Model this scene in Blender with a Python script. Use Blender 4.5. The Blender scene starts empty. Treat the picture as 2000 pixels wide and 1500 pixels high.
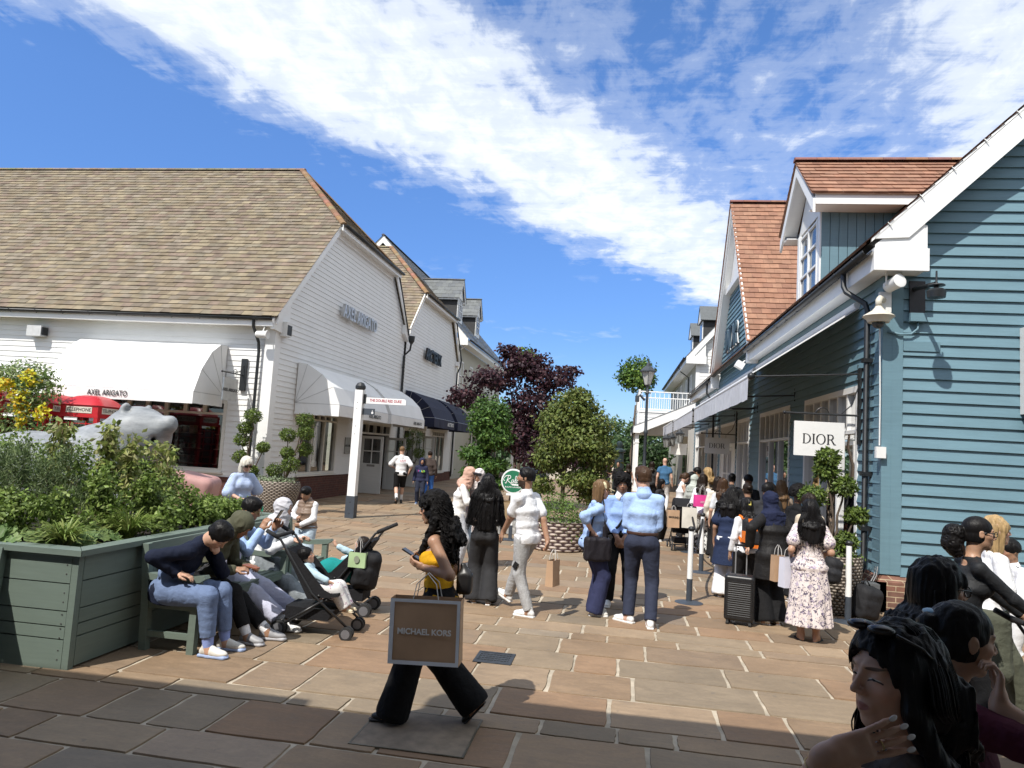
import bpy, math, random
import numpy as np
from mathutils import Vector, Matrix
random.seed(7)
RNG = np.random.default_rng(7)
SC = bpy.context.scene
COL = SC.collection
rad = math.radians
def S(h):
 h = h.lstrip('#')
 o = []
 for i in (0, 2, 4):
  c = int(h[i:i+2], 16)/255
  o.append(c/12.92 if c <= .04045 else ((c+.055)/1.055)**2.4)
 return tuple(o)
# ---------------------------------------------------------------- materials
class NT:
 def __init__(s, m):
  m.use_nodes = True
  s.t = m.node_tree; s.n = s.t.nodes; s.l = s.t.links
  s.n.clear()
 def new(s, typ, **k):
  nd = s.n.new(typ)
  for a, b in k.items():
   if a.startswith('i_'):
    nd.inputs[a[2:].replace('_', ' ')].default_value = b
   else:
    setattr(nd, a, b)
  return nd
 def math(s, op, a, b=None, c=None):
  nd = s.n.new('ShaderNodeMath'); nd.operation = op
  for i, v in enumerate((a, b, c)):
   if v is None: continue
   if isinstance(v, (int, float)): nd.inputs[i].default_value = v
   else: s.l.new(v, nd.inputs[i])
  return nd.outputs[0]
 def mix(s, fac, a, b, mode='MIX'):
  nd = s.n.new('ShaderNodeMix'); nd.data_type = 'RGBA'; nd.blend_type = mode
  for sock, v in ((nd.inputs[0], fac), (nd.inputs[6], a), (nd.inputs[7], b)):
   if isinstance(v, (int, float)): sock.default_value = v
   elif isinstance(v, tuple): sock.default_value = (*v[:3], 1)
   else: s.l.new(v, sock)
  return nd.outputs[2]
 def coord(s, which='Object'):
  return s.n.new('ShaderNodeTexCoord').outputs[which]
 def mapping(s, vec, scale=(1, 1, 1), loc=(0, 0, 0), rot=(0, 0, 0)):
  nd = s.n.new('ShaderNodeMapping'); s.l.new(vec, nd.inputs[0])
  nd.inputs[1].default_value = loc; nd.inputs[2].default_value = rot; nd.inputs[3].default_value = scale
  return nd.outputs[0]
 def noise(s, vec, scale, detail=4, rough=.55, out=0, dist=0):
  nd = s.n.new('ShaderNodeTexNoise'); s.l.new(vec, nd.inputs['Vector'])
  nd.inputs['Scale'].default_value = scale; nd.inputs['Detail'].default_value = detail
  nd.inputs['Roughness'].default_value = rough; nd.inputs['Distortion'].default_value = dist
  return nd.outputs[out]
 def ramp(s, fac, stops, interp='LINEAR'):
  nd = s.n.new('ShaderNodeValToRGB'); nd.color_ramp.interpolation = interp
  s.l.new(fac, nd.inputs[0])
  e = nd.color_ramp.elements
  while len(e) < len(stops): e.new(.5)
  for x, (p, c) in zip(e, stops):
   x.position = p
   x.color = (c, c, c, 1) if isinstance(c, (int, float)) else (*c[:3], 1)
  return nd.outputs[0]
 def attr(s, name, out='Color'):
  nd = s.n.new('ShaderNodeAttribute'); nd.attribute_name = name
  return nd.outputs[out]
 def bump(s, h, strength=.3, dist=.01):
  nd = s.n.new('ShaderNodeBump'); s.l.new(h, nd.inputs['Height'])
  nd.inputs['Strength'].default_value = strength; nd.inputs['Distance'].default_value = dist
  return nd.outputs[0]
 def out(s, col, rough=.6, normal=None, metal=0, spec=.5, sheen=0, alpha=None, sss=0, coat=0, trans=0):
  b = s.n.new('ShaderNodeBsdfPrincipled'); o = s.n.new('ShaderNodeOutputMaterial')
  def put(nm, v):
   if v is None: return
   if isinstance(v, tuple): b.inputs[nm].default_value = (*v[:3], 1)
   elif isinstance(v, (int, float)): b.inputs[nm].default_value = v
   else: s.l.new(v, b.inputs[nm])
  put('Base Color', col); put('Roughness', rough); put('Metallic', metal); put('Specular IOR Level', spec)
  if sheen: put('Sheen Weight', sheen)
  if coat: put('Coat Weight', coat); put('Coat Roughness', .1)
  if trans: put('Transmission Weight', trans)
  if sss:
   put('Subsurface Weight', sss); b.inputs['Subsurface Radius'].default_value = (.012, .005, .003); b.inputs['Subsurface Scale'].default_value = 1
  if normal is not None: s.l.new(normal, b.inputs['Normal'])
  s.l.new(b.outputs[0], o.inputs[0])
  return b
_MC = {}
def M(name, col, rough=.6, var=.12, scale=6, bump=0, bscale=60, metal=0, spec=.5, stretch=(1, 1, 1), sheen=0, coat=0):
 if name in _MC: return _MC[name]
 m = bpy.data.materials.new(name); t = NT(m)
 col = S(col) if isinstance(col, str) else col
 v = t.mapping(t.coord(), stretch)
 n = t.noise(v, scale, 5)
 lo = tuple(c*(1-var) for c in col); hi = tuple(min(1, c*(1+var)) for c in col)
 c = t.mix(t.ramp(n, [(.3, 0.), (.7, 1.)]), lo, hi)
 nm = t.bump(t.noise(v, bscale, 3), bump, .004) if bump else None
 t.out(c, rough, nm, metal, spec, sheen, coat=coat)
 _MC[name] = m
 return m
def MA(name, rough=.7, var=.15, scale=8, bump=0, bscale=60, spec=.4, attr='col', trans_leaf=0):
 if name in _MC: return _MC[name]
 m = bpy.data.materials.new(name); t = NT(m)
 n = t.noise(t.coord(), scale, 5)
 k = t.ramp(n, [(.25, 1-var), (.75, 1+var)])
 nd = t.n.new('ShaderNodeMix'); nd.data_type = 'RGBA'; nd.blend_type = 'MULTIPLY'; nd.inputs[0].default_value = 1
 t.l.new(t.attr(attr), nd.inputs[6]); t.l.new(k, nd.inputs[7])
 nm = t.bump(t.noise(t.coord(), bscale, 3), bump, .004) if bump else None
 b = t.out(nd.outputs[2], rough, nm, 0, spec)
 if trans_leaf:
  tr = t.n.new('ShaderNodeBsdfTranslucent'); t.l.new(nd.outputs[2], tr.inputs[0])
  mx = t.n.new('ShaderNodeMixShader'); mx.inputs[0].default_value = trans_leaf
  o = [x for x in t.n if x.type == 'OUTPUT_MATERIAL'][0]
  t.l.new(b.outputs[0], mx.inputs[1]); t.l.new(tr.outputs[0], mx.inputs[2]); t.l.new(mx.outputs[0], o.inputs[0])
 _MC[name] = m
 return m
# ---------------------------------------------------------------- mesh builder
class MB:
 def __init__(s):
  s.v = []; s.f = []; s.c = []
  s.col = None
 def add(s, verts, faces, col=None):
  o = len(s.v)
  s.v.extend([tuple(map(float, p)) for p in verts])
  for f in faces:
   s.f.append(tuple(i+o for i in f)); s.c.append(col or s.col)
  return s
 def box(s, c, d, rot=None, col=None):
  M3 = Matrix.Identity(3) if rot is None else (Matrix.Rotation(rot, 3, 'Z') if isinstance(rot, (int, float)) else rot)
  vs = []
  for z in (-.5, .5):
   for y in (-.5, .5):
    for x in (-.5, .5):
     vs.append(M3 @ Vector((x*d[0], y*d[1], z*d[2])) + Vector(c))
  return s.add(vs, [(0, 2, 3, 1), (4, 5, 7, 6), (0, 1, 5, 4), (2, 6, 7, 3), (0, 4, 6, 2), (1, 3, 7, 5)], col)
 def b2(s, a, b, col=None):
  return s.box([(a[i]+b[i])/2 for i in range(3)], [abs(b[i]-a[i]) for i in range(3)], None, col)
 def prism(s, poly, off, col=None):
  n = len(poly); vs = [Vector(p) for p in poly]+[Vector(p)+Vector(off) for p in poly]
  f = [tuple(range(n))[::-1], tuple(range(n, 2*n))]
  for i in range(n):
   j = (i+1) % n; f.append((i, j, n+j, n+i))
  return s.add(vs, f, col)
 def tube(s, path, r, sides=8, cap=True, col=None):
  path = [Vector(p) for p in path]
  rs = r if isinstance(r, (list, tuple)) else [r]*len(path)
  vs = []; fs = []
  ref = None
  for i, p in enumerate(path):
   d = (path[min(i+1, len(path)-1)]-path[max(i-1, 0)])
   d = d.normalized() if d.length > 1e-9 else Vector((0, 0, 1))
   if ref is None:
    ref = d.orthogonal().normalized()
   ref = (ref-d*ref.dot(d)); ref = ref.normalized() if ref.length > 1e-6 else d.orthogonal().normalized()
   b = d.cross(ref)
   for k in range(sides):
    a = 2*math.pi*k/sides
    vs.append(p+(ref*math.cos(a)+b*math.sin(a))*rs[i])
  for i in range(len(path)-1):
   for k in range(sides):
    a = i*sides+k; b = i*sides+(k+1) % sides
    fs.append((a, b, b+sides, a+sides))
  if cap:
   fs.append(tuple(range(sides))[::-1]); fs.append(tuple(range((len(path)-1)*sides, len(path)*sides)))
  return s.add(vs, fs, col)
 def lathe(s, prof, c=(0, 0, 0), sides=24, col=None, axis=None):
  vs = []; fs = []
  A = axis or Matrix.Identity(3)
  for r, z in prof:
   for k in range(sides):
    a = 2*math.pi*k/sides
    vs.append(A @ Vector((r*math.cos(a), r*math.sin(a), z))+Vector(c))
  for i in range(len(prof)-1):
   for k in range(sides):
    a = i*sides+k; b = i*sides+(k+1) % sides
    fs.append((a, b, b+sides, a+sides))
  fs.append(tuple(range(sides))[::-1]); fs.append(tuple(range((len(prof)-1)*sides, len(prof)*sides)))
  return s.add(vs, fs, col)
 def quad(s, a, b, c, d, col=None):
  return s.add([a, b, c, d], [(0, 1, 2, 3)], col)
 def sphere(s, c, r, nu=16, nv=10, col=None):
  r = (r, r, r) if isinstance(r, (int, float)) else r
  vs = []; fs = []
  for i in range(nv+1):
   th = math.pi*i/nv
   for k in range(nu):
    a = 2*math.pi*k/nu
    vs.append((c[0]+r[0]*math.sin(th)*math.cos(a), c[1]+r[1]*math.sin(th)*math.sin(a), c[2]+r[2]*math.cos(th)))
  for i in range(nv):
   for k in range(nu):
    a = i*nu+k; b = i*nu+(k+1) % nu
    fs.append((a, a+nu, b+nu, b))
  return s.add(vs, fs, col)
 def mesh(s, name, smooth=False, shift=None):
  me = bpy.data.meshes.new(name)
  v = s.v if shift is None else [(p[0]-shift[0], p[1]-shift[1], p[2]-shift[2]) for p in s.v]
  me.from_pydata(v, [], s.f)
  if any(c is not None for c in s.c):
   at = me.color_attributes.new('col', 'FLOAT_COLOR', 'CORNER')
   nl = np.array([len(f) for f in s.f])
   cc = np.array([(*(c or (.5, .5, .5)), 1) for c in s.c], np.float32)
   at.data.foreach_set('color', np.repeat(cc, nl, 0).ravel())
  if smooth:
   me.polygons.foreach_set('use_smooth', [True]*len(me.polygons))
   if smooth == 'auto': me.set_sharp_from_angle(angle=rad(35))
  return me
def np_mesh(name, V, F, smooth=True, cols=None, vcol=None):
 me = bpy.data.meshes.new(name)
 k = F.shape[1]
 me.vertices.add(len(V)); me.vertices.foreach_set('co', np.asarray(V, np.float32).ravel())
 me.loops.add(F.size); me.loops.foreach_set('vertex_index', F.astype(np.int32).ravel())
 me.polygons.add(len(F))
 me.polygons.foreach_set('loop_start', np.arange(0, F.size, k, dtype=np.int32))
 me.polygons.foreach_set('loop_total', np.full(len(F), k, np.int32))
 me.polygons.foreach_set('use_smooth', np.full(len(F), smooth))
 me.update(calc_edges=True)
 if vcol is not None:
  at = me.color_attributes.new('col', 'FLOAT_COLOR', 'POINT')
  c = np.ones((len(V), 4), np.float32); c[:, :3] = vcol
  at.data.foreach_set('color', c.ravel())
 return me
# ---------------------------------------------------------------- objects
def tag(o, label=None, cat=None, group=None, kind=None):
 if label: o['label'] = label
 if cat: o['category'] = cat
 if group: o['group'] = group
 if kind: o['kind'] = kind
 return o
def obj(name, me, mat=None, parent=None, loc=None, rotz=0):
 o = bpy.data.objects.new(name, me)
 if mat is not None:
  for m in (mat if isinstance(mat, (list, tuple)) else [mat]): me.materials.append(m)
 COL.objects.link(o)
 if parent is not None: o.parent = parent
 if loc is not None: o.location = loc
 if rotz: o.rotation_euler = (0, 0, rotz)
 return o
def thing(name, label, cat, loc=(0, 0, 0), rotz=0, group=None):
 o = bpy.data.objects.new(name, None); COL.objects.link(o)
 o.empty_display_size = .2
 o.location = loc; o.rotation_euler = (0, 0, rotz)
 return tag(o, label, cat, group)
def part(name, mb, mat, parent, smooth=False, label=None, W=True):
 sh = None
 if W and parent is not None:
  sh = Vector(parent.location)
  p = parent.parent
  while p is not None:
   sh += Vector(p.location); p = p.parent
 me = mb.mesh(name, smooth, sh) if isinstance(mb, MB) else mb
 o = obj(name, me, mat, parent)
 if label: o['label'] = label
 return o
def struct(name, mb, mat, smooth=False):
 return tag(obj(name, mb.mesh(name, smooth), mat), kind='structure')
def copy_tree(o, parent=None):
 c = o.copy(); COL.objects.link(c)
 if parent is not None: c.parent = parent
 for ch in [x for x in list(COL.objects) if x.parent == o]:
  copy_tree(ch, c)
 return c
# ---------------------------------------------------------------- camera (calibrated) and frame helpers
CAM_H = 1.95; FPX = 1405.
_yw, _pt, _rl = rad(8.562), rad(5.182), rad(3.445)
_f = np.array([-math.sin(_yw)*math.cos(_pt), math.cos(_yw)*math.cos(_pt), math.sin(_pt)])
_r = np.array([math.cos(_yw), math.sin(_yw), 0.]); _u = np.cross(_r, _f)
_r, _u = math.cos(_rl)*_r+math.sin(_rl)*_u, -math.sin(_rl)*_r+math.cos(_rl)*_u
cam_d = bpy.data.cameras.new('camera'); cam = bpy.data.objects.new('camera', cam_d); COL.objects.link(cam)
cam.matrix_world = Matrix(((_r[0], _u[0], -_f[0], 0), (_r[1], _u[1], -_f[1], 0), (_r[2], _u[2], -_f[2], CAM_H), (0, 0, 0, 1)))
cam_d.sensor_width = 36; cam_d.sensor_fit = 'HORIZONTAL'; cam_d.lens = 36*FPX/2000
cam_d.clip_start = .05; cam_d.clip_end = 3000
SC.camera = cam
def camdist(x, y, z=1): return math.sqrt(x*x+y*y+(z-CAM_H)**2)
# ---------------------------------------------------------------- text
def text_mesh(s, size, extrude=.004, shear=0, align='CENTER', spacing=1, bold=0, xs=1):
 cu = bpy.data.curves.new('lettering', 'FONT'); cu.body = s; cu.size = size; cu.extrude = extrude
 cu.align_x = align; cu.align_y = 'CENTER'; cu.shear = shear; cu.space_character = spacing; cu.offset = bold
 cu.resolution_u = 3
 o = bpy.data.objects.new('lettering', cu); COL.objects.link(o)
 dg = bpy.context.evaluated_depsgraph_get(); dg.update()
 me = bpy.data.meshes.new_from_object(o.evaluated_get(dg))
 bpy.data.objects.remove(o); bpy.data.curves.remove(cu)
 if xs != 1: me.transform(Matrix.Diagonal((xs, 1, 1, 1)))
 return me
def place_text(name, me, mat, parent, org, right, up):
 r = Vector(right).normalized(); u = Vector(up); u = (u-r*u.dot(r)).normalized(); n = r.cross(u)
 m = Matrix(((r.x, u.x, n.x, org[0]), (r.y, u.y, n.y, org[1]), (r.z, u.z, n.z, org[2]), (0, 0, 0, 1)))
 me.transform(m)
 sh = Vector((0, 0, 0)); p = parent
 while p is not None:
  sh += Vector(p.location); p = p.parent
 me.transform(Matrix.Translation(-sh))
 return obj(name, me, mat, parent)
# ---------------------------------------------------------------- smooth solids: signed distance grid + surface nets
def _bsp(n, h, sp, rng_off):
 t = (np.arange(n)*h)/sp+rng_off
 m = int(t[-1])+5
 W = np.zeros((n, m), np.float32)
 i = np.floor(t).astype(int); f = t-i
 w = [(1-f)**3/6, (3*f**3-6*f**2+4)/6, (-3*f**3+3*f**2+3*f+1)/6, f**3/6]
 for k in range(4): W[np.arange(n), i+k] += w[k]
 return W
class Vox:
 def __init__(s, lo, hi, h):
  s.h = h; s.lo = np.array(lo, float)
  s.n = np.maximum(4, np.ceil((np.array(hi)-s.lo)/h).astype(int)+1)
  s.D = np.full(s.n, .3, np.float32)
  s.ax = [(s.lo[i]+np.arange(s.n[i])*h).astype(np.float32) for i in range(3)]
 def sl(s, lo, hi):
  a = np.clip(np.floor((np.array(lo)-s.lo)/s.h).astype(int), 0, s.n)
  b = np.clip(np.ceil((np.array(hi)-s.lo)/s.h).astype(int)+1, 0, s.n)
  if (b <= a).any(): return None, None
  t = tuple(slice(a[i], b[i]) for i in range(3))
  X = s.ax[0][t[0]][:, None, None]; Y = s.ax[1][t[1]][None, :, None]; Z = s.ax[2][t[2]][None, None, :]
  return t, (X, Y, Z)
 def op(s, t, d, k, mode):
  a = s.D[t]
  if mode == 'u':
   if k > 0:
    h = np.maximum(k-np.abs(a-d), 0)/k
    s.D[t] = np.minimum(a, d)-h*h*(k*.25)
   else: s.D[t] = np.minimum(a, d)
  else:
   d = -d
   if k > 0:
    h = np.maximum(k-np.abs(a-d), 0)/k
    s.D[t] = np.maximum(a, d)+h*h*(k*.25)
   else: s.D[t] = np.maximum(a, d)
 def cone(s, p0, r0, p1, r1, k=.02, mode='u'):
  p0 = np.array(p0, float); p1 = np.array(p1, float); R = max(r0, r1)+k+3*s.h
  t, g = s.sl(np.minimum(p0, p1)-R, np.maximum(p0, p1)+R)
  if t is None: return
  d = p1-p0; L2 = float(d@d)+1e-12
  qx, qy, qz = g[0]-p0[0], g[1]-p0[1], g[2]-p0[2]
  u = np.clip((qx*d[0]+qy*d[1]+qz*d[2])/L2, 0, 1)
  D = np.sqrt((qx-u*d[0])**2+(qy-u*d[1])**2+(qz-u*d[2])**2)-(r0+(r1-r0)*u)
  s.op(t, D.astype(np.float32), k, mode)
 def path(s, pts, rs, k=.02, mode='u'):
  for i in range(len(pts)-1): s.cone(pts[i], rs[i], pts[i+1], rs[i+1], k, mode)
 def ecap(s, p0, a0, p1, a1, right, k=.03, mode='u', capz=.5):
  p0 = np.array(p0, float); p1 = np.array(p1, float); R = max(*a0, *a1)+k+3*s.h
  t, g = s.sl(np.minimum(p0, p1)-R, np.maximum(p0, p1)+R)
  if t is None: return
  a = p1-p0; L = np.linalg.norm(a)+1e-9; a = a/L
  r = np.array(right, float); r = r-a*(r@a); r /= np.linalg.norm(r)+1e-9; f = np.cross(a, r)
  qx, qy, qz = g[0]-p0[0], g[1]-p0[1], g[2]-p0[2]
  w = qx*a[0]+qy*a[1]+qz*a[2]
  u = np.clip(w/L, 0, 1)
  rx = a0[0]+(a1[0]-a0[0])*u; ry = a0[1]+(a1[1]-a0[1])*u
  m = np.minimum(rx, ry)
  e = (w-u*L)/(m*capz)
  k0 = np.sqrt(((qx*r[0]+qy*r[1]+qz*r[2])/rx)**2+((qx*f[0]+qy*f[1]+qz*f[2])/ry)**2+e*e)
  s.op(t, ((k0-1)*m).astype(np.float32), k, mode)
 def estrip(s, P, R, right, k=.03):
  P = [np.array(p, float) for p in P]; pad = max(max(r) for r in R)+k+3*s.h
  t, g = s.sl(np.min(P, 0)-pad, np.max(P, 0)+pad)
  if t is None: return
  best = None; n = len(P)-1
  for i in range(n):
   a = P[i+1]-P[i]; L = np.linalg.norm(a)+1e-9; a = a/L; r = np.array(right, float); r = r-a*(r@a); r /= np.linalg.norm(r)+1e-9; f = np.cross(a, r)
   qx, qy, qz = g[0]-P[i][0], g[1]-P[i][1], g[2]-P[i][2]; w = qx*a[0]+qy*a[1]+qz*a[2]; u = np.clip(w/L, 0, 1)
   rx = R[i][0]+(R[i+1][0]-R[i][0])*u; ry = R[i][1]+(R[i+1][1]-R[i][1])*u; m = np.minimum(rx, ry)
   e = (w-u*L)/np.where((w < 0) & (i > 0) | (w > L) & (i < n-1), m*2.2, m)
   d = (np.sqrt(((qx*r[0]+qy*r[1]+qz*r[2])/rx)**2+((qx*f[0]+qy*f[1]+qz*f[2])/ry)**2+e*e)-1)*m
   best = d if best is None else np.minimum(best, d)
  s.op(t, best.astype(np.float32), k, 'u')
 def ell(s, c, r, M=None, k=.02, mode='u'):
  c = np.array(c, float); r = np.array(r, float); R = r.max()+k+3*s.h
  t, g = s.sl(c-R, c+R)
  if t is None: return
  q = [g[0]-c[0], g[1]-c[1], g[2]-c[2]]
  if M is not None:
   q = [q[0]*M[0, i]+q[1]*M[1, i]+q[2]*M[2, i] for i in range(3)]
  k0 = np.sqrt((q[0]/r[0])**2+(q[1]/r[1])**2+(q[2]/r[2])**2)
  k1 = np.sqrt((q[0]/r[0]**2)**2+(q[1]/r[1]**2)**2+(q[2]/r[2]**2)**2)+1e-6
  s.op(t, (k0*(k0-1)/k1).astype(np.float32), k, mode)
 def rbox(s, c, hx, M=None, r=.01, k=.01, mode='u'):
  c = np.array(c, float); R = np.linalg.norm(hx)+k+3*s.h
  t, g = s.sl(c-R, c+R)
  if t is None: return
  q = [g[0]-c[0], g[1]-c[1], g[2]-c[2]]
  if M is not None:
   q = [q[0]*M[0, i]+q[1]*M[1, i]+q[2]*M[2, i] for i in range(3)]
  q = [np.abs(q[i])-(hx[i]-r) for i in range(3)]
  o = np.sqrt(np.maximum(q[0], 0)**2+np.maximum(q[1], 0)**2+np.maximum(q[2], 0)**2)
  o = o+np.minimum(np.maximum(np.maximum(q[0], q[1]), q[2]), 0)-r
  s.op(t, o.astype(np.float32), k, mode)
 def cut(s, p, n, k=0, R=None):
  p = np.array(p, float); n = np.array(n, float); n /= np.linalg.norm(n)
  t, g = s.sl(s.lo-1, s.lo+s.n*s.h+1) if R is None else s.sl(p-R, p+R)
  if t is None: return
  d = (g[0]-p[0])*n[0]+(g[1]-p[1])*n[1]+(g[2]-p[2])*n[2]
  s.op(t, (-d).astype(np.float32)+np.zeros(1, np.float32), k, 's')
 def local(s, c, R, M):
  c = np.array(c, float)
  t, g = s.sl(c-R, c+R)
  if t is None: return None, None
  q = [g[0]-c[0], g[1]-c[1], g[2]-c[2]]
  return t, [q[0]*M[0, i]+q[1]*M[1, i]+q[2]*M[2, i] for i in range(3)]
 def noise(s, sp, seed=0):
  sp = (sp,)*3 if isinstance(sp, (int, float)) else sp
  g = np.random.default_rng(seed)
  Ws = [_bsp(s.n[i], s.h, sp[i], g.random()) for i in range(3)]
  L = g.standard_normal([w.shape[1] for w in Ws]).astype(np.float32)
  L = np.tensordot(Ws[0], L, (1, 0))
  L = np.tensordot(Ws[1], L, (1, 1)).transpose(1, 0, 2)
  return np.ascontiguousarray(np.tensordot(L, Ws[2], (2, 1)))*1.6
 def wrinkle(s, amp, sp, seed=0, ridge=True):
  n = s.noise(sp, seed)
  s.D += amp*(np.abs(n)*1.2-.6 if ridge else n)
 def mesh(s, name, relax=1):
  D = s.D; h = s.h
  D[0] = D[-1] = .3; D[:, 0] = D[:, -1] = .3; D[:, :, 0] = D[:, :, -1] = .3
  B = (D < 0)
  c = np.zeros(np.array(B.shape)-1, np.uint8)
  for dx in (0, 1):
   for dy in (0, 1):
    for dz in (0, 1):
     c += B[dx:B.shape[0]-1+dx, dy:B.shape[1]-1+dy, dz:B.shape[2]-1+dz]
  act = np.argwhere((c > 0) & (c < 8))
  N = len(act)
  if N == 0: return np_mesh(name, np.zeros((3, 3)), np.array([[0, 1, 2]]))
  idx = np.full(c.shape, -1, np.int32); idx[act[:, 0], act[:, 1], act[:, 2]] = np.arange(N)
  val = {}
  for dx in (0, 1):
   for dy in (0, 1):
    for dz in (0, 1):
     val[dx, dy, dz] = D[act[:, 0]+dx, act[:, 1]+dy, act[:, 2]+dz]
  P = np.zeros((N, 3)); cnt = np.zeros(N)
  for a in val:
   for ax in range(3):
    if a[ax] == 0:
     b = list(a); b[ax] = 1; va = val[a]; vb = val[tuple(b)]
     m = (va < 0) != (vb < 0)
     t = np.where(m, va/np.where(va-vb == 0, 1, va-vb), 0)
     p = np.tile(np.array(a, float), (N, 1)); p[:, ax] += t
     P += p*m[:, None]; cnt += m
  P = (P/cnt[:, None]+act)*h+s.lo
  Q = []
  for ax in range(3):
   o = [i for i in range(3) if i != ax]
   A = np.moveaxis(B, ax, 0)
   e = A[:-1] != A[1:]
   e[:, 0, :] = e[:, -1, :] = False; e[:, :, 0] = e[:, :, -1] = False
   w = np.argwhere(e)
   I = np.moveaxis(idx, ax, 0)
   i, j, k = w.T
   q = np.stack([I[i, j-1, k-1], I[i, j, k-1], I[i, j, k], I[i, j-1, k]], 1)
   flip = A[i, j, k] if ax != 1 else ~A[i, j, k]
   q[~flip] = q[~flip][:, ::-1]
   Q.append(q)
  F = np.concatenate(Q)
  for _ in range(relax):
   if _ == 0:
    I0 = np.concatenate([F[:, (0, 1, 2, 3)].ravel(), F[:, (1, 2, 3, 0)].ravel()])
    J0 = np.concatenate([F[:, (1, 2, 3, 0)].ravel(), F[:, (0, 1, 2, 3)].ravel()])
    n = np.bincount(I0, minlength=N)
   acc = np.stack([np.bincount(I0, P[J0, d], N) for d in range(3)], 1)
   P = P*.5+.5*acc/np.maximum(n, 1)[:, None]
  return np_mesh(name, P, F, True)
# ---------------------------------------------------------------- sky, sun
SUN_EL, SUN_AZ = 52.0, 28.0           # shadows run towards +Y, turned AZ towards +X
w = bpy.data.worlds.new('World'); SC.world = w
t = NT(w)
def world_sky():
 sky = t.n.new('ShaderNodeTexSky'); sky.sky_type = 'NISHITA'; sky.sun_disc = False
 sky.sun_elevation = rad(SUN_EL); sky.sun_rotation = rad(180+SUN_AZ)
 sky.altitude = 50; sky.air_density = 1.0; sky.dust_density = .35; sky.ozone_density = 2.5
 hs = t.n.new('ShaderNodeHueSaturation'); hs.inputs['Saturation'].default_value = 1.16; hs.inputs['Value'].default_value = 1.0
 t.l.new(sky.outputs[0], hs.inputs['Color'])
 g = t.coord('Generated')
 sp = t.n.new('ShaderNodeSeparateXYZ'); t.l.new(g, sp.inputs[0])
 z = t.math('MAXIMUM', sp.outputs[2], .02)
 x = t.math('DIVIDE', sp.outputs[0], z); y = t.math('DIVIDE', sp.outputs[1], z)
 cb = t.n.new('ShaderNodeCombineXYZ'); t.l.new(x, cb.inputs[0]); t.l.new(y, cb.inputs[1])
 P = cb.outputs[0]
 wob = t.math('MULTIPLY', t.math('SUBTRACT', t.noise(P, 1.3, 3), .5), .9)
 e = t.math('ADD', t.math('ADD', t.math('SUBTRACT', x, t.math('MULTIPLY', y, .61)), 2.60), wob)
 er = t.math('MULTIPLY_ADD', e, .2, .2)       # -1..4 -> 0..1
 W = t.ramp(er, [(.14, .0), (.25, .50), (.31, 1.), (.40, 1.), (.455, .62), (.52, .50), (.60, .56), (.68, .9), (.9, 1.)])
 a = rad(-31)
 lump = t.noise(t.mapping(P, (8.5, 5.0, 1), rot=(0, 0, a)), 1.0, 8, .62, dist=.35)
 big = t.noise(t.mapping(P, (2.2, 1.1, 1), rot=(0, 0, a)), 1.0, 4, .55)
 fib = t.noise(t.mapping(P, (3.0, 14.0, 1), rot=(0, 0, rad(20))), 1.0, 6, .65, dist=.5)
 s = t.math('ADD', t.math('ADD', t.math('MULTIPLY', lump, .58), t.math('MULTIPLY', big, .30)), t.math('MULTIPLY', fib, .24))
 d = t.math('SUBTRACT', t.math('ADD', s, t.math('MULTIPLY', W, .62)), .80)
 cov = t.ramp(d, [(.0, 0.), (.13, .22), (.30, .78), (.45, 1.)], 'EASE')
 st = t.ramp(t.noise(t.mapping(P, (1.6, .9, 1), (3.1, .4, 0), (0, 0, a)), 1.0, 7, .62, dist=.3), [(.60, 0.), (.78, .45)])
 low = t.ramp(sp.outputs[2], [(.12, 0.), (.17, 1.), (.235, 1.), (.26, 0.)])
 st = t.math('MULTIPLY', st, low)
 cov = t.math('MAXIMUM', cov, st)
 cov = t.math('MULTIPLY', cov, t.ramp(sp.outputs[2], [(.03, 0.), (.17, 1.)]))
 bs = t.n.new('ShaderNodeBackground'); t.l.new(t.mix(1, hs.outputs[0], t.ramp(sp.outputs[2], [(.0, (.36, .46, .66)), (.16, (.44, .53, .74)), (.40, (.70, .76, .93)), (1., (.95, .97, 1.0))]), 'MULTIPLY'), bs.inputs[0]); bs.inputs[1].default_value = .15
 bc = t.n.new('ShaderNodeBackground'); bc.inputs[0].default_value = (.90, .95, 1.0, 1); bc.inputs[1].default_value = .80
 mx = t.n.new('ShaderNodeMixShader'); t.l.new(t.math('MULTIPLY', cov, .95), mx.inputs[0])
 t.l.new(bs.outputs[0], mx.inputs[1]); t.l.new(bc.outputs[0], mx.inputs[2])
 o = t.n.new('ShaderNodeOutputWorld'); t.l.new(mx.outputs[0], o.inputs[0])
world_sky()
w.cycles.sampling_method = 'MANUAL'; w.cycles.sample_map_resolution = 512
sd = bpy.data.lights.new('sun', 'SUN'); sd.energy = 3.9; sd.angle = rad(.53); sd.color = (1, .955, .88)
so = bpy.data.objects.new('sun', sd); COL.objects.link(so)
sv = Vector((math.sin(rad(SUN_AZ))*math.cos(rad(SUN_EL)), math.cos(rad(SUN_AZ))*math.cos(rad(SUN_EL)), -math.sin(rad(SUN_EL))))
so.rotation_euler = sv.to_track_quat('-Z', 'Y').to_euler(); so.location = (-10, -20, 40)
SC.view_settings.view_transform = 'Standard'; SC.view_settings.look = 'None'
SC.view_settings.exposure = 0.56; SC.view_settings.gamma = 1
SC.cycles.max_bounces = 6; SC.cycles.diffuse_bounces = 3; SC.cycles.glossy_bounces = 3; SC.cycles.transmission_bounces = 4
SC.cycles.transparent_max_bounces = 12; SC.cycles.caustics_reflective = False; SC.cycles.caustics_refractive = False
SC.cycles.use_adaptive_sampling = True; SC.cycles.adaptive_threshold = .015
SC.cycles.use_denoising = True
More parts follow.
